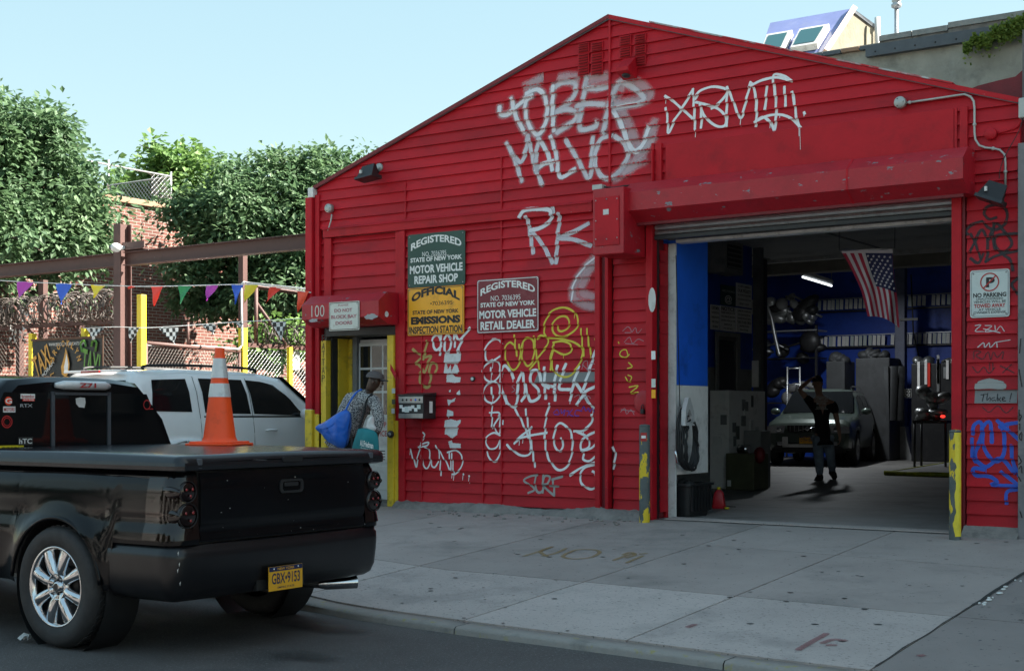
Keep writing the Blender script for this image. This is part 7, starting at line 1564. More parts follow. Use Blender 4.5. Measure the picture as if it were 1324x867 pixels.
# ================================================================== WORKSHOP CONTENTS
def IY(px, py, Y): return onY(px, py, Y)
# black tub, hose, red jug, cabinet by the pier
c = onD(899, 655, 14.7); FL = FLOOR + .004
def floor_pt(px, py): d = ray(px, py); t_ = (FL - CAM[2]) / d.z; return CV + d * t_
c = Vector((PX - .06, .62, FL)); t = thing('plastic_tub', 'black plastic tub full of scrap at the foot of the white pier', 'tub', c, rz=R(84))
m = MB(); 
def rr2(a, b, z, n=6, r=.06): return [(x, y, z) for x, y in rrect(-a, a, -b, b, r, n)]
for rings_ in [[rr2(.20, .17, .0), rr2(.205, .175, .02), rr2(.245, .205, .33), rr2(.268, .228, .335), rr2(.268, .228, .36), rr2(.24, .20, .36), rr2(.22, .18, .10), rr2(.05, .04, .10)]]: m.grid(rings_, False, close=True)
tb = m.build('tub', 'black_plastic', t); m = MB(); m.add(rr2(.2, .17, .003), [list(range(28))]); m.build('bottom', 'black_plastic', t)
for k in range(-3, 4): MB().box(k * .06 - .006, k * .06 + .006, -.222, -.19, .06, .33).build('rib', 'black_plastic', tb)
t = thing('scrap_filler', 'black rubber scraps piled in the plastic tub', 'scrap', c + Vector((0, 0, .1)), rz=R(84)); m = MB(); random.seed(4)
for k in range(9): m.ell((random.uniform(-.15, .15), random.uniform(-.1, .1), random.uniform(.14, .27)), (random.uniform(.05, .11), random.uniform(.05, .09), random.uniform(.03, .07)), 8, 6, rot=Matrix.Rotation(random.random() * 3, 3, 'X'))
m.build('pieces', 'rubber', t)
c = floor_pt(927, 657); t = thing('oil_jug', 'red plastic jug with a yellow cap lying by the tub', 'jug', c + Vector((0, .05, 0)), rz=R(20)); m = MB(); m.grid([rr2(.07, .05, 0, 4, .02), rr2(.08, .055, .02, 4, .02), rr2(.055, .045, .18, 4, .02), rr2(.02, .02, .22, 4, .01)], True, close=True); m.build('body', 'tyre_red', t); MB().lathe([(.022, .22), (.022, .25), (.001, .25)], (0, 0, 0), 'z', 12).build('cap', 'b_yellow', t)
MB().lathe([(.03, 0), (.03, .02), (.001, .02)], (.10, -.09, .0), 'z', 12).build('loose_cap', 'b_yellow', t)
m = MB(); q = [floor_pt(px, py) + Vector((0, 0, .012)) for px, py in [(932, 650), (940, 655), (951, 656)]]; MB().tube(rings(q, 5), .006, 5).build('black_cable', 'black_plastic', None, label='short black cord on the floor beside the red jug', cat='cord')
# hose coil on the pier
hx = PX + .07; hc = onX(886, 565, hx); t = thing('air_hose', 'coiled black hose hanging from a grey reel holder on the white pier', 'hose', hc)
random.seed(5); m = MB()
for k in range(6):
    rz_, ry_ = .33 - .014 * k + random.uniform(-.01, .01), .20 - .012 * k; pts = [Vector((hx + .012 * k * random.uniform(.6, 1.2), hc.y + ry_ * math.cos(a) + .01 * k, hc.z - .02 * k + rz_ * math.sin(a))) for a in [6.283 * i / 28 for i in range(29)]]; m.tube(pts, .0125, 6)
m.build('coil', 'black_plastic', t); hk = onX(884, 533, hx); m = MB(); pr = [(-.10, -.14), (.12, -.14), (.11, .0), (.02, .16), (-.02, .16), (-.09, .02)]; oo = [(hx + .02, hk.y + a, hk.z + b) for a, b in pr]; ii = [(hx + .02, hk.y + a * .6, hk.z - .04 + b * .45) for a, b in pr]; n = 6
m.add(oo + ii + [(x + .05, y, z) for x, y, z in oo] + [(x + .05, y, z) for x, y, z in ii], [[k, (k + 1) % n, n + (k + 1) % n, n + k] for k in range(n)] + [[2 * n + k, 3 * n + k, 3 * n + (k + 1) % n, 2 * n + (k + 1) % n] for k in range(n)] + [[k, 2 * n + k, 2 * n + (k + 1) % n, (k + 1) % n] for k in range(n)] + [[n + k, n + (k + 1) % n, 3 * n + (k + 1) % n, 3 * n + k] for k in range(n)]); m.build('holder', 'reflective', t)
p = onX(876, 597, hx + .03); m = MB(); m.tube([p + Vector((0, -.05, .12)), p, p + Vector((0, .09, -.03))], .014, 8); m.build('nozzle', 'chrome', t)
MB().tube([onX(879, 525, hx), onX(874, 330, hx - .02)], .005, 5).build('line', 'black_plastic', t)
# cabinet with papers beyond, other clutter along the office wall
def crate(name, label, cat, px0, px1, ytop, ybot, depth, mt, extra=None, grp=None):
    a = floor_pt(px0, ybot); b = onY(px1, ybot, a.y); zt = onY(px0, ytop, a.y).z; t = thing(name, label, cat, (a.x, a.y, FL), grp); MB().box(a.x, b.x, a.y, a.y + depth, FL, zt, .008).build('body', mt, t); return t, a, b, zt
def block(name, label, cat, x0, x1, y0, y1, z1, mt):
    t = thing(name, label, cat, ((x0 + x1) / 2, (y0 + y1) / 2, FL)); MB().box(x0, x1, y0, y1, FL, z1, .008).build('body', mt, t); return t
zt = onY(955, 586, 5.45).z; t = block('metal_cabinet', 'low olive cabinet against the office partition', 'cabinet', .05, .5, 5.45, 5.95, zt, 'olive')
a, b = Vector((.05, 5.45, FL)), Vector((.5, 5.45, FL))
box('door', 'olive', t, a.x + .02, b.x - .02, a.y - .012, a.y - .003, FL + .03, zt - .03); box('label', 'paper_dim', t, a.x + .03, a.x + .09, a.y - .016, a.y - .0125, FL + .05, FL + .14)
t2 = thing('tin_can', 'silver tin lying on the olive cabinet', 'can', (a.x + .25, a.y + .1, zt)); MB().tube([(a.x + .16, a.y + .10, zt + .065), (a.x + .33, a.y + .09, zt + .065)], .06, 14).build('can', 'chrome', t2)
t2 = thing('red_rag', 'dull red rag at the corner of the olive cabinet', 'rag', (b.x, a.y + .1, zt)); MB().ell((b.x + .04, a.y + .1, zt - .02), (.09, .08, .12), 9, 7).build('cloth', 'dark_red', t2)
t = block('equipment_cart', 'tall grey test cart covered with papers behind the olive cabinet', 'cart', -.28, .03, 5.6, 6.9, 1.85, 'int_white'); random.seed(14)
for k in range(16):
    w_, h_ = random.uniform(.08, .14), random.uniform(.12, .2); y = random.uniform(5.7, 6.8); z = random.uniform(1.0, 1.83); box('paper_sheet', random.choice(['paper_dim', 'paper', 'int_dark', 'int_grey']), t, .031, .034 + k * .001, y - w_ / 2, y + w_ / 2, z - h_, z)
for k in range(6):
    w_, h_ = .1, random.uniform(.12, .2); x = random.uniform(-.2, -.05); z = random.uniform(1.0, 1.83); box('paper_sheet', random.choice(['paper_dim', 'int_grey']), t, x - w_ / 2, x + w_ / 2, 5.594 - k * .001, 5.597, z - h_, z)
t = block('cardboard_box', 'grey box standing beside the test cart, right of the olive cabinet', 'box', .06, .34, 6.05, 6.4, 1.25, 'int_grey')
t = thing('hooded_bag', 'dark bag slumped on the floor right of the olive cabinet', 'bag', floor_pt(982, 626)); p = floor_pt(982, 626); MB().ell((p.x, p.y, FL + .24), (.12, .16, .27), 14, 10).build('cloth', 'black_cloth', t)
for (px0, px1, y0_, y1_) in [(958, 964, 466, 482), (968, 981, 466, 500)]:
    A, B_ = onY(px0, y0_, 7.15), onY(px1, y1_, 7.15)
    box('pinned_paper', 'paper_dim', None, A.x, B_.x, 7.14, 7.15, B_.z, A.z, label='pale paper pinned near the steel post, ' + ('narrow one' if px0 == 958 else 'wider one'), cat='paper')
# engine parts on racks at the left of the hall
t = thing('parts_rack', 'dark steel rack loaded with salvaged car parts at the left of the hall', 'rack', onY(1020, 600, 19.3)); Yr = 19.3; random.seed(22)
for py in (428, 463, 520, 575): A, B_ = onY(985, py, Yr), onY(1056, py + (3 if py == 428 else 0), Yr); box('shelf', 'galv' if py == 428 else 'black_metal', t, A.x, B_.x, Yr - .02, Yr + .7, A.z - .03, A.z)
for px in (986, 1055): A = onY(px, 420, Yr); box('upright', 'black_metal', t, A.x - .03, A.x + .03, Yr + .0, Yr + .06, FL, A.z)
def part_lump(label, px, py, r_, mt, seed, Y=19.4):
    random.seed(seed); r_ *= 1.6; p = onY(px, py, Y); t = thing('car_part', label, 'car part', p, 'salvaged parts on the rack'); m = MB()
    for k in range(4): q = p + Vector((random.uniform(-r_, r_), random.uniform(-.1, .2), random.uniform(-r_ * .4, r_ * .4))); m.ell(q, (r_ * random.uniform(.3, .7), .15, r_ * random.uniform(.15, .5)), 9, 7, rot=Matrix.Rotation(random.uniform(-.8, .8), 3, 'Y'))
    m.tube([p + Vector((-r_, 0, 0)), p + Vector((r_ * .2, -.05, r_ * .3)), p + Vector((r_, 0, -.05))], .03, 7)
    m.build('casting', mt, t); return t
for k, (px, py, r_, mt, l) in enumerate([(994, 400, .28, 'spray_silver', 'bright crumpled exhaust part at the left of the top shelf'), (1010, 405, .25, 'steel', 'grey engine part on the top shelf, left of centre'), (1030, 400, .35, 'black_metal', 'dark long bumper part on the top shelf'), (1047, 408, .2, 'steel', 'small grey casting at the right of the top shelf'), (1025, 388, .2, 'int_grey', 'grey canister standing above the top shelf'), (1000, 450, .25, 'steel', 'grey pipe part on the second shelf'), (1030, 452, .35, 'black_metal', 'dark casting on the second shelf'), (1005, 505, .3, 'black_metal', 'dark drum on the third shelf'), (1038, 508, .3, 'int_grey', 'grey box-like part on the third shelf')]): part_lump(l, px, py, r_, mt, 40 + k)
t = thing('exhaust_hose', 'pale bent exhaust pipe hanging off the left of the rack', 'pipe', onY(1000, 430, 19.0)); MB().tube(rings([onY(px, py, 19.0) for px, py in [(990, 392), (997, 410), (1001, 430), (1005, 448), (1008, 460)]], 5), .05, 8).build('pipe', 'steel', t)
for px0, px1, py0, py1 in ((986, 1014, 425, 425),): pass
# things along the back wall
for k, (nm, lab, cat, px0, px1, yt, yb, mt, d_) in enumerate([('waste_drum', 'dark drum heaped with scrap at the back wall', 'drum', 1068, 1092, 467, 560, 'cab_dark', .7), ('tool_cabinet', 'dark grey tool cabinet at the back wall behind the wagon', 'cabinet', 1106, 1150, 463, 565, 'cab_dark', .8), ('work_bench', 'cluttered dark work bench at the back right', 'bench', 1178, 1236, 470, 580, 'black_metal', .8)]):
    Y = 18.6; a, b = onY(px0, yb, Y), onY(px1, yb, Y); zt = onY(px0, yt, Y).z; t = thing(nm, lab, cat, (a.x, Y, FL)); MB().box(a.x, b.x, Y, Y + d_, FL, zt, .02).build('body', mt, t)
    random.seed(60 + k); m = MB()
    for _ in range(8): x = random.uniform(a.x, b.x); m.ell((x, Y + .3, zt + random.uniform(0, .12)), (random.uniform(.08, .22), .2, random.uniform(.05, .15)), 8, 6, rot=Matrix.Rotation(random.uniform(-.6, .6), 3, 'Y'))
    m.build('clutter', 'steel' if k == 2 else 'cab_dark', t)
    if k == 2:
        for j in range(7): x = random.uniform(a.x + .1, b.x - .1); box('tool', random.choice(['steel', 'paper_dim', 'int_white', 'b_red']), t, x - .03, x + .03, Y - .03, Y - .005, zt - random.uniform(.3, .8), zt + random.uniform(-.1, .2))
Y = 18.0; a_, b_ = onY(1182, 560, 14.5), onY(1226, 560, 14.5); t = thing('engine_stand', 'dark engine with a red lamp on a stand right of the lift column', 'engine', (a_.x, 14.5, FL)); random.seed(77); zt_ = onY(1200, 525, 14.5).z
m = MB()
for k in range(10): m.ell((random.uniform(a_.x + .1, b_.x - .1), 14.6 + random.uniform(-.1, .1), zt_ + random.uniform(-.25, .3)), (random.uniform(.08, .2), .14, random.uniform(.06, .16)), 9, 7, rot=Matrix.Rotation(random.uniform(-.8, .8), 3, 'Y'))
m.build('engine', 'steel', t); MB().box(a_.x, b_.x, 14.4, 14.9, zt_ - .34, zt_ - .28).build('tray', 'black_metal', t)
for x_ in (a_.x + .03, b_.x - .03):
    for y_ in (14.43, 14.87): MB().tube([(x_, y_, FL), (x_, y_, zt_ - .3)], .025, 6).build('leg', 'black_metal', t)
p = onY(1219, 538, 14.35); MB().ell(p, (.05, .03, .03), 10, 6).build('red_lamp', mat('red_glow', (.5, .01, .01), .4, var=0, emit=(1, .03, .02), es=.5), t)
t = thing('step_ladder', 'grey step ladder standing left of the wagon', 'ladder', onY(1026, 560, 17.5)); 
for px in (1018, 1034): MB().tube([onY(px, 474, 17.5), onY(px + (-1 if px < 1025 else 1), 590, 17.5)], .022, 6).build('rail', 'steel', t)
for py in (476, 497, 518, 540, 562, 585): MB().tube([onY(1018, py, 17.5), onY(1034.5, py, 17.5)], .018, 6).build('rung', 'steel', t)
for k in range(2):
    p = onD(1150 + 9 * k, 520, 30); t = thing('hanging_cloth', 'limp grey cloth hanging right of the wagon, ' + ('left' if k == 0 else 'right') + ' one', 'cloth', p); m = MB(); rows = [[(p.x + .12 * math.sin(i * 1.2) * .5 + (i - 3) * .05 * (1 - .4 * j / 6), p.y + .05 * math.cos(i * 1.9), p.z + .8 - .2 * j) for i in range(7)] for j in range(7)]; m.grid(rows); m.build('cloth', 'cab_dark', t)
# lift column with floor plates and a square sticker
p = floor_pt(1165, 594); cxl, cyl = p.x, p.y; t = thing('lift_column', 'steel vehicle-lift column with a square white sticker in the middle of the hall', 'lift', (cxl, cyl, FL)); zt = onY(1165, 345, cyl).z; w_ = 6.5 / 1750 * (cyl - CAM[1]) / .99
m = MB(); m.box(cxl - w_, cxl + w_, cyl - .1, cyl + .1, FL, zt, .01); m.build('post', mat('lift_paint', (.07, .08, .13), .5, var=.2, dirt=(.03, .03, .035), ds=4, damt=.6), t); m = MB(); m.prism([(cxl - w_ * 3.2, FL), (cxl - w_ * 1.5, FL + .5), (cxl - w_ * 1.2, FL + .8), (cxl + w_ * 1.2, FL + .8), (cxl + w_ * 1.5, FL + .5), (cxl + w_ * 2.6, FL)], 'y', cyl - .12, cyl + .12); m.build('foot', 'int_grey', t)
q = onY(1172.5, 508, cyl - .12); s_ = .095; lb = box('sticker', 'ink_black', t, q.x - s_, q.x + s_, cyl - .112, cyl - .102, q.z - s_, q.z + s_, label='square black and white sticker of four rings')
for a in (-1, 1):
    for b in (-1, 1): m = MB(); n = 16; m.add([(q.x + a * .042 + r_ * math.cos(6.283 * i / n), cyl - .114, q.z + b * .042 + r_ * math.sin(6.283 * i / n)) for r_ in (.036, .020) for i in range(n)], [[i, (i + 1) % n, n + (i + 1) % n, n + i] for i in range(n)]); m.build('ring_mark', 'ink_white', lb)
m = MB(); m.box(q.x - s_ - .008, q.x + s_ + .008, cyl - .106, cyl - .101, q.z - s_ - .008, q.z + s_ + .008); m.build('sticker_edge', 'ink_white', lb)
MB().tube([onY(1178, 355, cyl), onY(1181, 430, cyl), onY(1190, 470, cyl + .5)], .02, 5).build('cable', 'black_plastic', t); box('arm', 'black_metal', t, cxl, cxl + .45, cyl - .14, cyl - .06, onY(1165, 415, cyl).z, onY(1165, 412, cyl).z)
# yellow-green ramp plate on the floor
pp = [floor_pt(*q_) for q_ in [(1144, 614), (1175, 609), (1228, 600), (1240, 612), (1232, 617)]]; t = thing('floor_ramp', 'worn yellow-edged ramp plate lying on the workshop floor', 'ramp', pp[0]); m = MB(); m.prism([(p_.x, p_.y) for p_ in pp], 'z', FL, FL + .05); m.build('plate', 'int_grey', t)
m = MB(); A, B_ = pp[0], pp[4]; m.tube([A + Vector((0, 0, .045)), B_ + Vector((0, 0, .045))], .045, 6); m.tube([A + Vector((0, 0, .045)), pp[1] + Vector((0, 0, .045)), pp[2] + Vector((0, 0, .045))], .022, 6); m.build('edge_strip', mat('ramp_yellow', (.40, .42, .02), .5, var=.3, vs=9), t)
# flag
FYp = 1.4
t = thing('flag', 'american flag hanging sideways from the workshop ceiling', 'flag', onY(1088, 324, FYp))
L_ = [(1087, 324), (1099, 345), (1113, 375), (1122, 409)]; R_ = [(1154, 322), (1156, 355), (1160, 385), (1163, 424)]
def fpt(s, v):    # s across, v down
    a = rings([Vector((x, y, 0)) for x, y in L_], 8); b = rings([Vector((x, y, 0)) for x, y in R_], 8); k = v * (len(a) - 1); i = min(len(a) - 2, int(k)); f = k - i; pa, pb = a[i].lerp(a[i + 1], f), b[i].lerp(b[i + 1], f)
    q = pa.lerp(pb, s); q.y += -6 * math.sin(s * 3.1) * v * .9 ; return onY(q.x, q.y, FYp + .05 * math.sin(s * 11 + v * 4) * (.3 + v))
def fpatch(s0, s1, v0, v1, mt, name, off=0., ns=3, nv=14):
    m = MB(); rows = [[fpt(s0 + (s1 - s0) * i / ns, v0 + (v1 - v0) * j / nv) - Vector((0, off, 0)) for i in range(ns + 1)] for j in range(nv + 1)]; m.grid(rows); return m.build(name, mt, t)
for k in range(13):
    fpatch(k / 13, (k + 1) / 13, .055, 1, 'flag_red' if k % 2 == 0 else 'flag_white', 'stripe')
fpatch(0, 1, 0, .055, 'flag_white', 'hem', 0, 8, 2); cn = fpatch(6 / 13, 1, .055, .60, 'flag_blue', 'canton', .006, 12, 14)
m = MB()
for i in range(9):
    for j in range(11 if False else 9):
        if (i + j) % 2: continue
        c = fpt(6 / 13 + (7 / 13) * (i + .7) / 9.6, .08 + .50 * (j + .5) / 9) - Vector((0, .013, 0)); vs = []
        for k in range(10): a = math.pi / 5 * k + .3; r_ = .017 if k % 2 == 0 else .0075; vs.append(c + Vector((r_ * math.sin(a), 0, r_ * math.cos(a))))
        m.add(vs + [c], [[k, (k + 1) % 10, 10] for k in range(10)])
m.build('stars', 'flag_white', cn); p0_, p1_ = onY(1085, 323.5, FYp), onY(1157, 321.5, FYp); MB().tube([p0_, p1_], .012, 6).build('rod', 'steel', t)
MB().tube([p0_, Vector((p0_.x, p0_.y, 4.13))], .004, 4).build('string', 'black_plastic', t); MB().tube([p1_, Vector((p1_.x, p1_.y, 4.13))], .004, 4).build('string', 'black_plastic', t)

# ================================================================== PEOPLE
def skin_mesh(nodes, edges, root, name, mt, parent, sub=2, more=None, label=None):
    me = bpy.data.meshes.new('tmp'); keys = list(nodes); me.from_pydata([nodes[k][0] for k in keys], [(keys.index(a), keys.index(b)) for a, b in edges], []); o = bpy.data.objects.new('tmp', me); COL.objects.link(o)
    bpy.context.view_layer.objects.active = o; md = o.modifiers.new('s', 'SKIN'); md.use_smooth_shade = True; md.branch_smoothing = .6
    for i, k in enumerate(keys): r_ = nodes[k][1]; me.skin_vertices[0].data[i].radius = r_ if isinstance(r_, tuple) else (r_, r_); me.skin_vertices[0].data[i].use_root = (k == root)
    sb = o.modifiers.new('u', 'SUBSURF'); sb.levels = sub; sb.render_levels = sub
    dg = bpy.context.evaluated_depsgraph_get(); ev = o.evaluated_get(dg); m2 = ev.to_mesh(); mb = MB(); mb.add([v.co[:] for v in m2.vertices], [list(p.vertices) for p in m2.polygons], True); ev.to_mesh_clear(); bpy.data.objects.remove(o)
    if more: more(mb)
    return mb.build(name, mt, parent, label=label)
def hand(nodes, edges, wrist, d, palm_n, sc=1., pre='h'):
    """five fingers curled from a palm; d along the hand, palm_n out of the palm"""
    d = Vector(d).normalized(); pn = Vector(palm_n).normalized(); s_ = d.cross(pn).normalized(); w0 = Vector(nodes[wrist][0]); pm = w0 + d * .055 * sc; nodes[pre + 'p'] = (pm, (.032 * sc, .02 * sc)); edges.append((wrist, pre + 'p'))
    for i, (o_, L) in enumerate(((-.028, .060), (-.009, .072), (.010, .068), (.028, .052))):
        b = pm + d * .035 * sc + s_ * o_ * sc; m_ = b + (d * .8 + pn * .35) * L * .5 * sc; e = m_ + (d * .35 + pn * .8) * L * .5 * sc
        for k, (q, r_) in enumerate(((b, .0105), (m_, .009), (e, .0075))): nodes[f'{pre}{i}{k}'] = (q, r_ * sc)
        edges.extend([(pre + 'p', f'{pre}{i}0'), (f'{pre}{i}0', f'{pre}{i}1'), (f'{pre}{i}1', f'{pre}{i}2')])
    b = w0 + d * .03 * sc - s_ * .034 * sc + pn * .008; e = b + (d * .7 - s_ * .45 + pn * .4) * .045 * sc
    nodes[pre + 't0'] = (b, .012 * sc); nodes[pre + 't1'] = (e, .009 * sc); edges.extend([(pre + 'p', pre + 't0'), (pre + 't0', pre + 't1')])
def head_extra(c, fwd, sc=1.):
    f = Vector(fwd).normalized(); r_ = f.cross(Vector((0, 0, 1))).normalized(); u = r_.cross(f)
    def ex(mb):
        mb.ell(c + f * .092 * sc - u * .015, (.014, .014, .022), 8, 6); 
        for s_ in (1, -1): mb.ell(c + r_ * s_ * .076 * sc - u * .01, (.016, .020, .032), 8, 6); mb.ell(c + f * .078 * sc + r_ * s_ * .032 + u * .018, (.018, .014, .008), 8, 6)
        mb.ell(c + f * .080 * sc - u * .052, (.024, .012, .009), 8, 6)
    return ex
def face_parts(body, c, fwd, hairm):
    f = Vector(fwd).normalized(); r_ = f.cross(Vector((0, 0, 1))).normalized(); u = r_.cross(f)
    m = MB()
    for s_ in (1, -1): m.ell(c + f * .088 + r_ * s_ * .031 + u * .010, (.009, .009, .005), 8, 6)
    m.build('eyes', 'ink_black', body)
# --- man at the office door, seen from behind, leaning towards the door glass
PY_ = -.42
J = lambda px, py, Y=PY_: onY(px, py, Y)
hc1 = J(485, 493, -.36)
N = dict(pel=(J(447, 570), (.15, .12)), ch=(J(459, 535, -.40), (.165, .125)), sh=(J(470, 513, -.38), (.15, .10)), nk=(J(477, 505, -.37), .055), hd=(hc1, (.078, .092)), hd2=(hc1 + Vector((-.01, 0, .075)), (.06, .07)),
         ra=(J(484, 517, -.48), .062), re=(J(491, 543, -.52), .048), rw=(J(487, 562, -.54), .032), la=(J(452, 513, -.44), .062), le=(J(441, 537, -.50), .048), lw=(J(439, 552, -.56), .034),
         lh=(J(441, 578, -.42), .10), rh=(J(455, 578, -.40), .10), lk=(J(440, 614, -.46), .065), rk=(J(457, 614, -.42), .065), lf=(Vector((J(440, 640).x, -.40, FLOOR + .09)), .045), rf=(Vector((J(458, 640).x, -.34, FLOOR + .09)), .045))
E = [('pel', 'ch'), ('ch', 'sh'), ('sh', 'nk'), ('nk', 'hd'), ('hd', 'hd2'), ('sh', 'ra'), ('ra', 're'), ('re', 'rw'), ('sh', 'la'), ('la', 'le'), ('le', 'lw'), ('pel', 'lh'), ('pel', 'rh'), ('lh', 'lk'), ('rh', 'rk'), ('lk', 'lf'), ('rk', 'rf')]
hand(N, E, 'rw', (-.1, -.1, -1), (-1, .2, 0), 1., 'r'); hand(N, E, 'lw', (0, -.3, -1), (1, 0, 0), 1., 'l')
P1 = thing('person', 'person in a grey tweed jacket and cap peering into the office door with two bags', 'person', Vector((N['pel'][0].x, PY_, FLOOR)))
fw1 = (.90, .42, -.12); b1_ = skin_mesh(N, E, 'pel', 'body', 'skin_dark', P1, 2, head_extra(hc1, fw1)); face_parts(b1_, hc1, fw1, 'hair')
def sub(names, gr=.018): return {k: (N[k][0], tuple(q + gr for q in N[k][1]) if isinstance(N[k][1], tuple) else N[k][1] + gr) for k in names}
S = sub(['pel', 'ch', 'sh', 'ra', 're', 'rw', 'la', 'le', 'lw'], .02); S['hem'] = (J(441, 590 - 14, -.44), (.185, .15)); S['nk'] = (N['nk'][0] - Vector((0, 0, .02)), .072)
S['rw'] = (S['rw'][0] + Vector((0, 0, .02)), .045); S['lw'] = (S['lw'][0] + Vector((0, 0, .02)), .045)
skin_mesh(S, [('hem', 'pel'), ('pel', 'ch'), ('ch', 'sh'), ('sh', 'nk'), ('sh', 'ra'), ('ra', 're'), ('re', 'rw'), ('sh', 'la'), ('la', 'le'), ('le', 'lw')], 'pel', 'jacket', 'tweed', P1)
S = sub(['lh', 'rh', 'lk', 'rk', 'lf', 'rf'], .02); S['p2'] = (J(448, 576), (.145, .12)); skin_mesh(S, [('p2', 'lh'), ('p2', 'rh'), ('lh', 'lk'), ('rh', 'rk'), ('lk', 'lf'), ('rk', 'rf')], 'p2', 'trousers', 'black_cloth', P1)
for k in ('lf', 'rf'): p = N[k][0]; m = MB(); m.ell(p + Vector((.04, .05, -.045)), (.055, .13, .05), 14, 8, rot=Matrix.Rotation(R(-30), 3, 'Z')); m.build('shoe', 'black_cloth', P1)
# cap with a brim
f = Vector(fw1).normalized(); m = MB(); cc = hc1 + Vector((0, 0, .045)); rotc = f.to_track_quat('Y', 'Z').to_matrix(); vs = []; 
rows = []
for i in range(7):
    th = R(92) * i / 6; rows.append([cc + rotc @ Vector((.098 * math.sin(R(92) - th) * math.cos(a), .112 * math.sin(R(92) - th) * math.sin(a), .085 * math.cos(R(92) - th))) for a in [6.2832 * q / 20 for q in range(20)]])
m.grid(rows, True, close=True); cp = m.build('cap', 'cap_grey', P1); m = MB(); rows = []
for k in range(4): rows.append([cc + rotc @ Vector((x, .085 + (.085 * k / 3) * math.cos(x * 14) , -.008 - .012 * k / 3 - x * x * 2)) for x in [-.075 + .15 * i / 8 for i in range(9)]])
m.grid(rows); m.grid([[p + Vector((0, 0, .006)) for p in r_] for r_ in rows]); m.build('brim', 'cap_grey', cp)
# blue bag on the left shoulder
def sack(name, label, cat, outline, Y, th, mt, seed, strap=None, bulge=1., extra=None):
    t = thing(name, label, cat, onY(*outline[0], Y)); ol = rings([Vector((x, y, 0)) for x, y in outline + [outline[0]]], 5)[:-1]; n = len(ol); cx = sum(p.x for p in ol) / n; cy = sum(p.y for p in ol) / n; rows = []
    for k, s_ in enumerate((1, .93, .75, .5, .22, .04)):
        rows.append([(lambda q: Vector((q.x, Y - th * math.sqrt(max(0, 1 - s_ ** 2.2)) + .03 * mnoise.noise(Vector((q.x * 9, q.z * 7, seed))) * (1 - s_ * .4), q.z)))(onY(cx + (p.x - cx) * s_, cy + (p.y - cy) * s_, Y)) for p in ol])
    m = MB(); m.grid(rows, True, close=True); m.grid([[Vector((p.x, 2 * Y - p.y, p.z)) for p in r_] for r_ in rows], True, close=True); b = m.build('bag', mt, t); return t, b
t, b_ = sack('blue_bag', 'bright blue plastic bag slung behind the person at the door', 'bag', [(447, 529), (452, 534), (451, 552), (447, 575), (440, 579), (428, 572), (418, 561), (410, 554), (413, 549), (425, 543), (436, 535)], -.66, .13, 'blue_bag', 2)
MB().tube(rings([J(446, 532, -.66), J(452, 520, -.60), J(460, 508, -.52), J(468, 503, -.46)], 4), .012, 6).build('handle', 'blue_bag', t)
t, b_ = sack('tote_bag', 'teal tote bag lettered A.I. Friedman hanging from the right arm of the person', 'bag', [(463, 554), (470, 553), (482, 556), (488, 562), (490, 580), (490, 592), (484, 597), (472, 594), (458, 588), (455, 583), (458, 572)], -.70, .06, 'teal_bag', 5)
m = MB(); text(m, 'A.I.Friedman', J(474, 574, -.775), (1, 0, -.16), (0, 0, 1), .20, .07, bold=.02); text(m, 'the creative place', J(473.5, 580, -.773), (1, 0, -.17), (0, 0, 1), .17, .02, bold=0); m.build('lettering', 'ink_white', b_)
MB().tube(rings([J(463, 558, -.70), J(470, 535, -.62), J(474, 518, -.55), J(482, 508, -.50)], 5), .014, 6).build('strap', 'black_cloth', t)
m = MB(); m.grid([[J(455 + 1.2 * i - j * .6, 590 - i * 0.2 - 8 * j + 1.0 * i, -.712 - .0 * i) for i in range(3)] for j in range(5)]); m.build('gusset', 'black_cloth', t)
t, b_ = sack('white_bag', 'small crumpled white bag sticking out above the teal tote', 'bag', [(478, 540), (482, 538), (483, 548), (486, 554), (482, 558), (475, 556), (474, 550)], -.66, .05, 'paper', 9)
# --- mechanic inside, hand on head
D2 = 22.7
K = lambda px, py, dd=0.: onD(px, py, D2 + dd)
hc2 = K(1057, 495); N = dict(pel=(K(1064, 563), (.145, .11)), ch=(K(1062, 540), (.15, .11)), sh=(K(1061, 518), (.14, .09)), nk=(K(1059, 510), .055), hd=(hc2, (.075, .09)), hd2=(hc2 + Vector((0, 0, .07)), (.058, .07)),
     ra=(K(1077, 521), .060), re=(K(1083, 546), .042), rw=(K(1086, 564, -.1), .029), la=(K(1047, 519), .060), le=(K(1033, 503), .045), lw=(K(1047, 491), .032),
     lh=(K(1057, 570), .085), rh=(K(1071, 570), .085), lk=(K(1059, 593, -.05), .062), rk=(K(1074, 590, .0), .060), lf=(K(1060, 615, 0), .042), rf=(K(1076, 608, .35), .042), lt=(K(1056, 621.5, -.2), .040), rt=(K(1079, 617, .25), .040))
E = [('pel', 'ch'), ('ch', 'sh'), ('sh', 'nk'), ('nk', 'hd'), ('hd', 'hd2'), ('sh', 'ra'), ('ra', 're'), ('re', 'rw'), ('sh', 'la'), ('la', 'le'), ('le', 'lw'), ('pel', 'lh'), ('pel', 'rh'), ('lh', 'lk'), ('rh', 'rk'), ('lk', 'lf'), ('rk', 'rf'), ('lf', 'lt'), ('rf', 'rt')]
hand(N, E, 'rw', (0, 0, -1), (-.6, -.2, 0), 1., 'r'); hand(N, E, 'lw', (.8, -.2, .5), (.4, .2, -.8), .9, 'l')
P2 = thing('person', 'person in a black printed t-shirt and jeans walking out with a hand on the head', 'person', Vector((N['pel'][0].x, N['pel'][0].y, FLOOR)))
fw2 = (.45, -.9, .0); b2_ = skin_mesh(N, E, 'pel', 'body', 'skin', P2, 2, head_extra(hc2, fw2)); face_parts(b2_, hc2, fw2, 'hair')
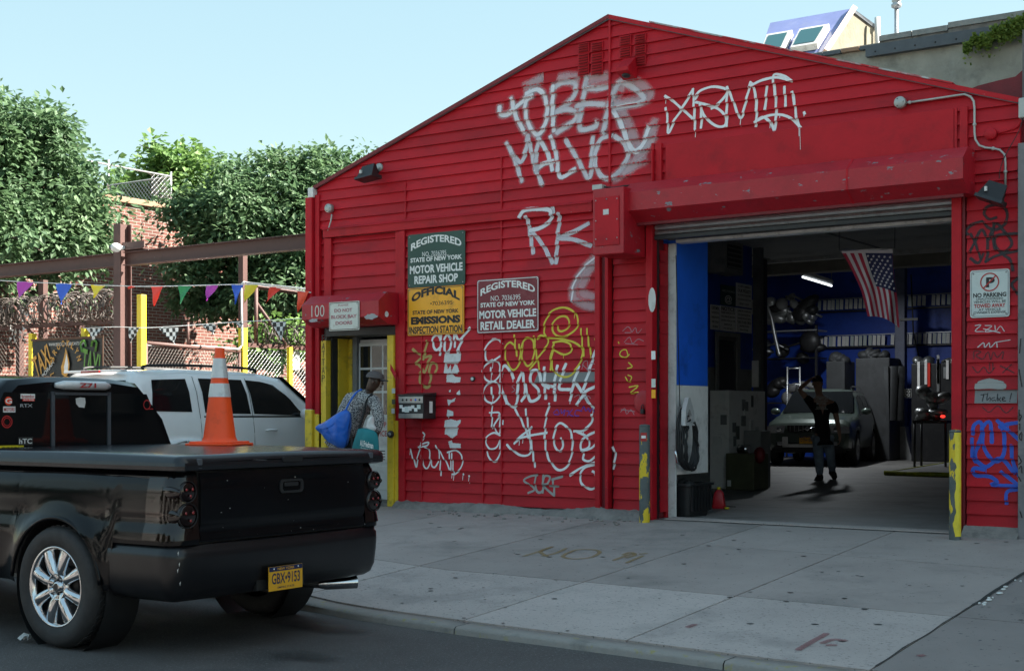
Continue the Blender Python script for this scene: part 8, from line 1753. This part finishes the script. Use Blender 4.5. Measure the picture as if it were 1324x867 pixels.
f = Vector(fw2).normalized(); m = MB(); rows = []; rotc = f.to_track_quat('Y', 'Z').to_matrix()
for i in range(7): th = R(95) * (1 - i / 6); rows.append([hc2 + Vector((0, 0, .035)) - f * .015 + rotc @ Vector((.092 * math.sin(th) * math.cos(a), .10 * math.sin(th) * math.sin(a), .10 * math.cos(th) )) for a in [6.2832 * q / 20 for q in range(20)]])
m.grid(rows, True, close=True); m.build('hair', 'hair', P2)
def sub(names, gr=.018): return {k: (N[k][0], tuple(q + gr for q in N[k][1]) if isinstance(N[k][1], tuple) else N[k][1] + gr) for k in names}
S = sub(['pel', 'ch', 'sh', 'ra', 'la'], .022); S['nk'] = (N['nk'][0] - Vector((0, 0, .03)), .07); S['re'] = (N['ra'][0].lerp(N['re'][0], .55), .078); S['le'] = (N['la'][0].lerp(N['le'][0], .55), .078); S['hem'] = (K(1064.5, 572), (.165, .125))
TS = skin_mesh(S, [('hem', 'pel'), ('pel', 'ch'), ('ch', 'sh'), ('sh', 'nk'), ('sh', 'ra'), ('ra', 're'), ('sh', 'la'), ('la', 'le')], 'pel', 't_shirt', 'black_cloth', P2)
rgt = Vector((CS, SN, 0)); pc_ = K(1062, 521, -.165); m = MB(); text(m, 'COMPTON', pc_ + Vector((0, 0, .075)), rgt, (0, 0, 1), .20, .05, bold=.02); text(m, 'MOTORS', pc_ + Vector((0, 0, -.005)), rgt, (0, 0, 1), .16, .05, bold=.02); text(m, 'SERVICE', pc_ + Vector((0, 0, -.07)), rgt, (0, 0, 1), .17, .04, bold=.02)
for z_ in (.11, .035, -.10): m.add([pc_ + rgt * a * .11 + Vector((0, 0, z_ + b)) for a, b in ((-1, -.004), (1, -.004), (1, .004), (-1, .004))], [[0, 1, 2, 3]])
m.build('shirt_print', 'paper', TS)
S = sub(['lh', 'rh', 'lk', 'rk', 'lf', 'rf'], .022); S['p2'] = (K(1064, 568), (.14, .11)); skin_mesh(S, [('p2', 'lh'), ('p2', 'rh'), ('lh', 'lk'), ('rh', 'rk'), ('lk', 'lf'), ('rk', 'rf')], 'p2', 'jeans', 'jeans', P2)
for a, b in (('lf', 'lt'), ('rf', 'rt')): m = MB(); p, q = N[a][0], N[b][0]; m.tube([p + Vector((0, 0, .03)), p - Vector((0, 0, .035)), p.lerp(q, .6), q, q + (q - p) * .2], [.055, .062, .055, .048, .02], 12); m.build('boot', 'black_cloth', P2)
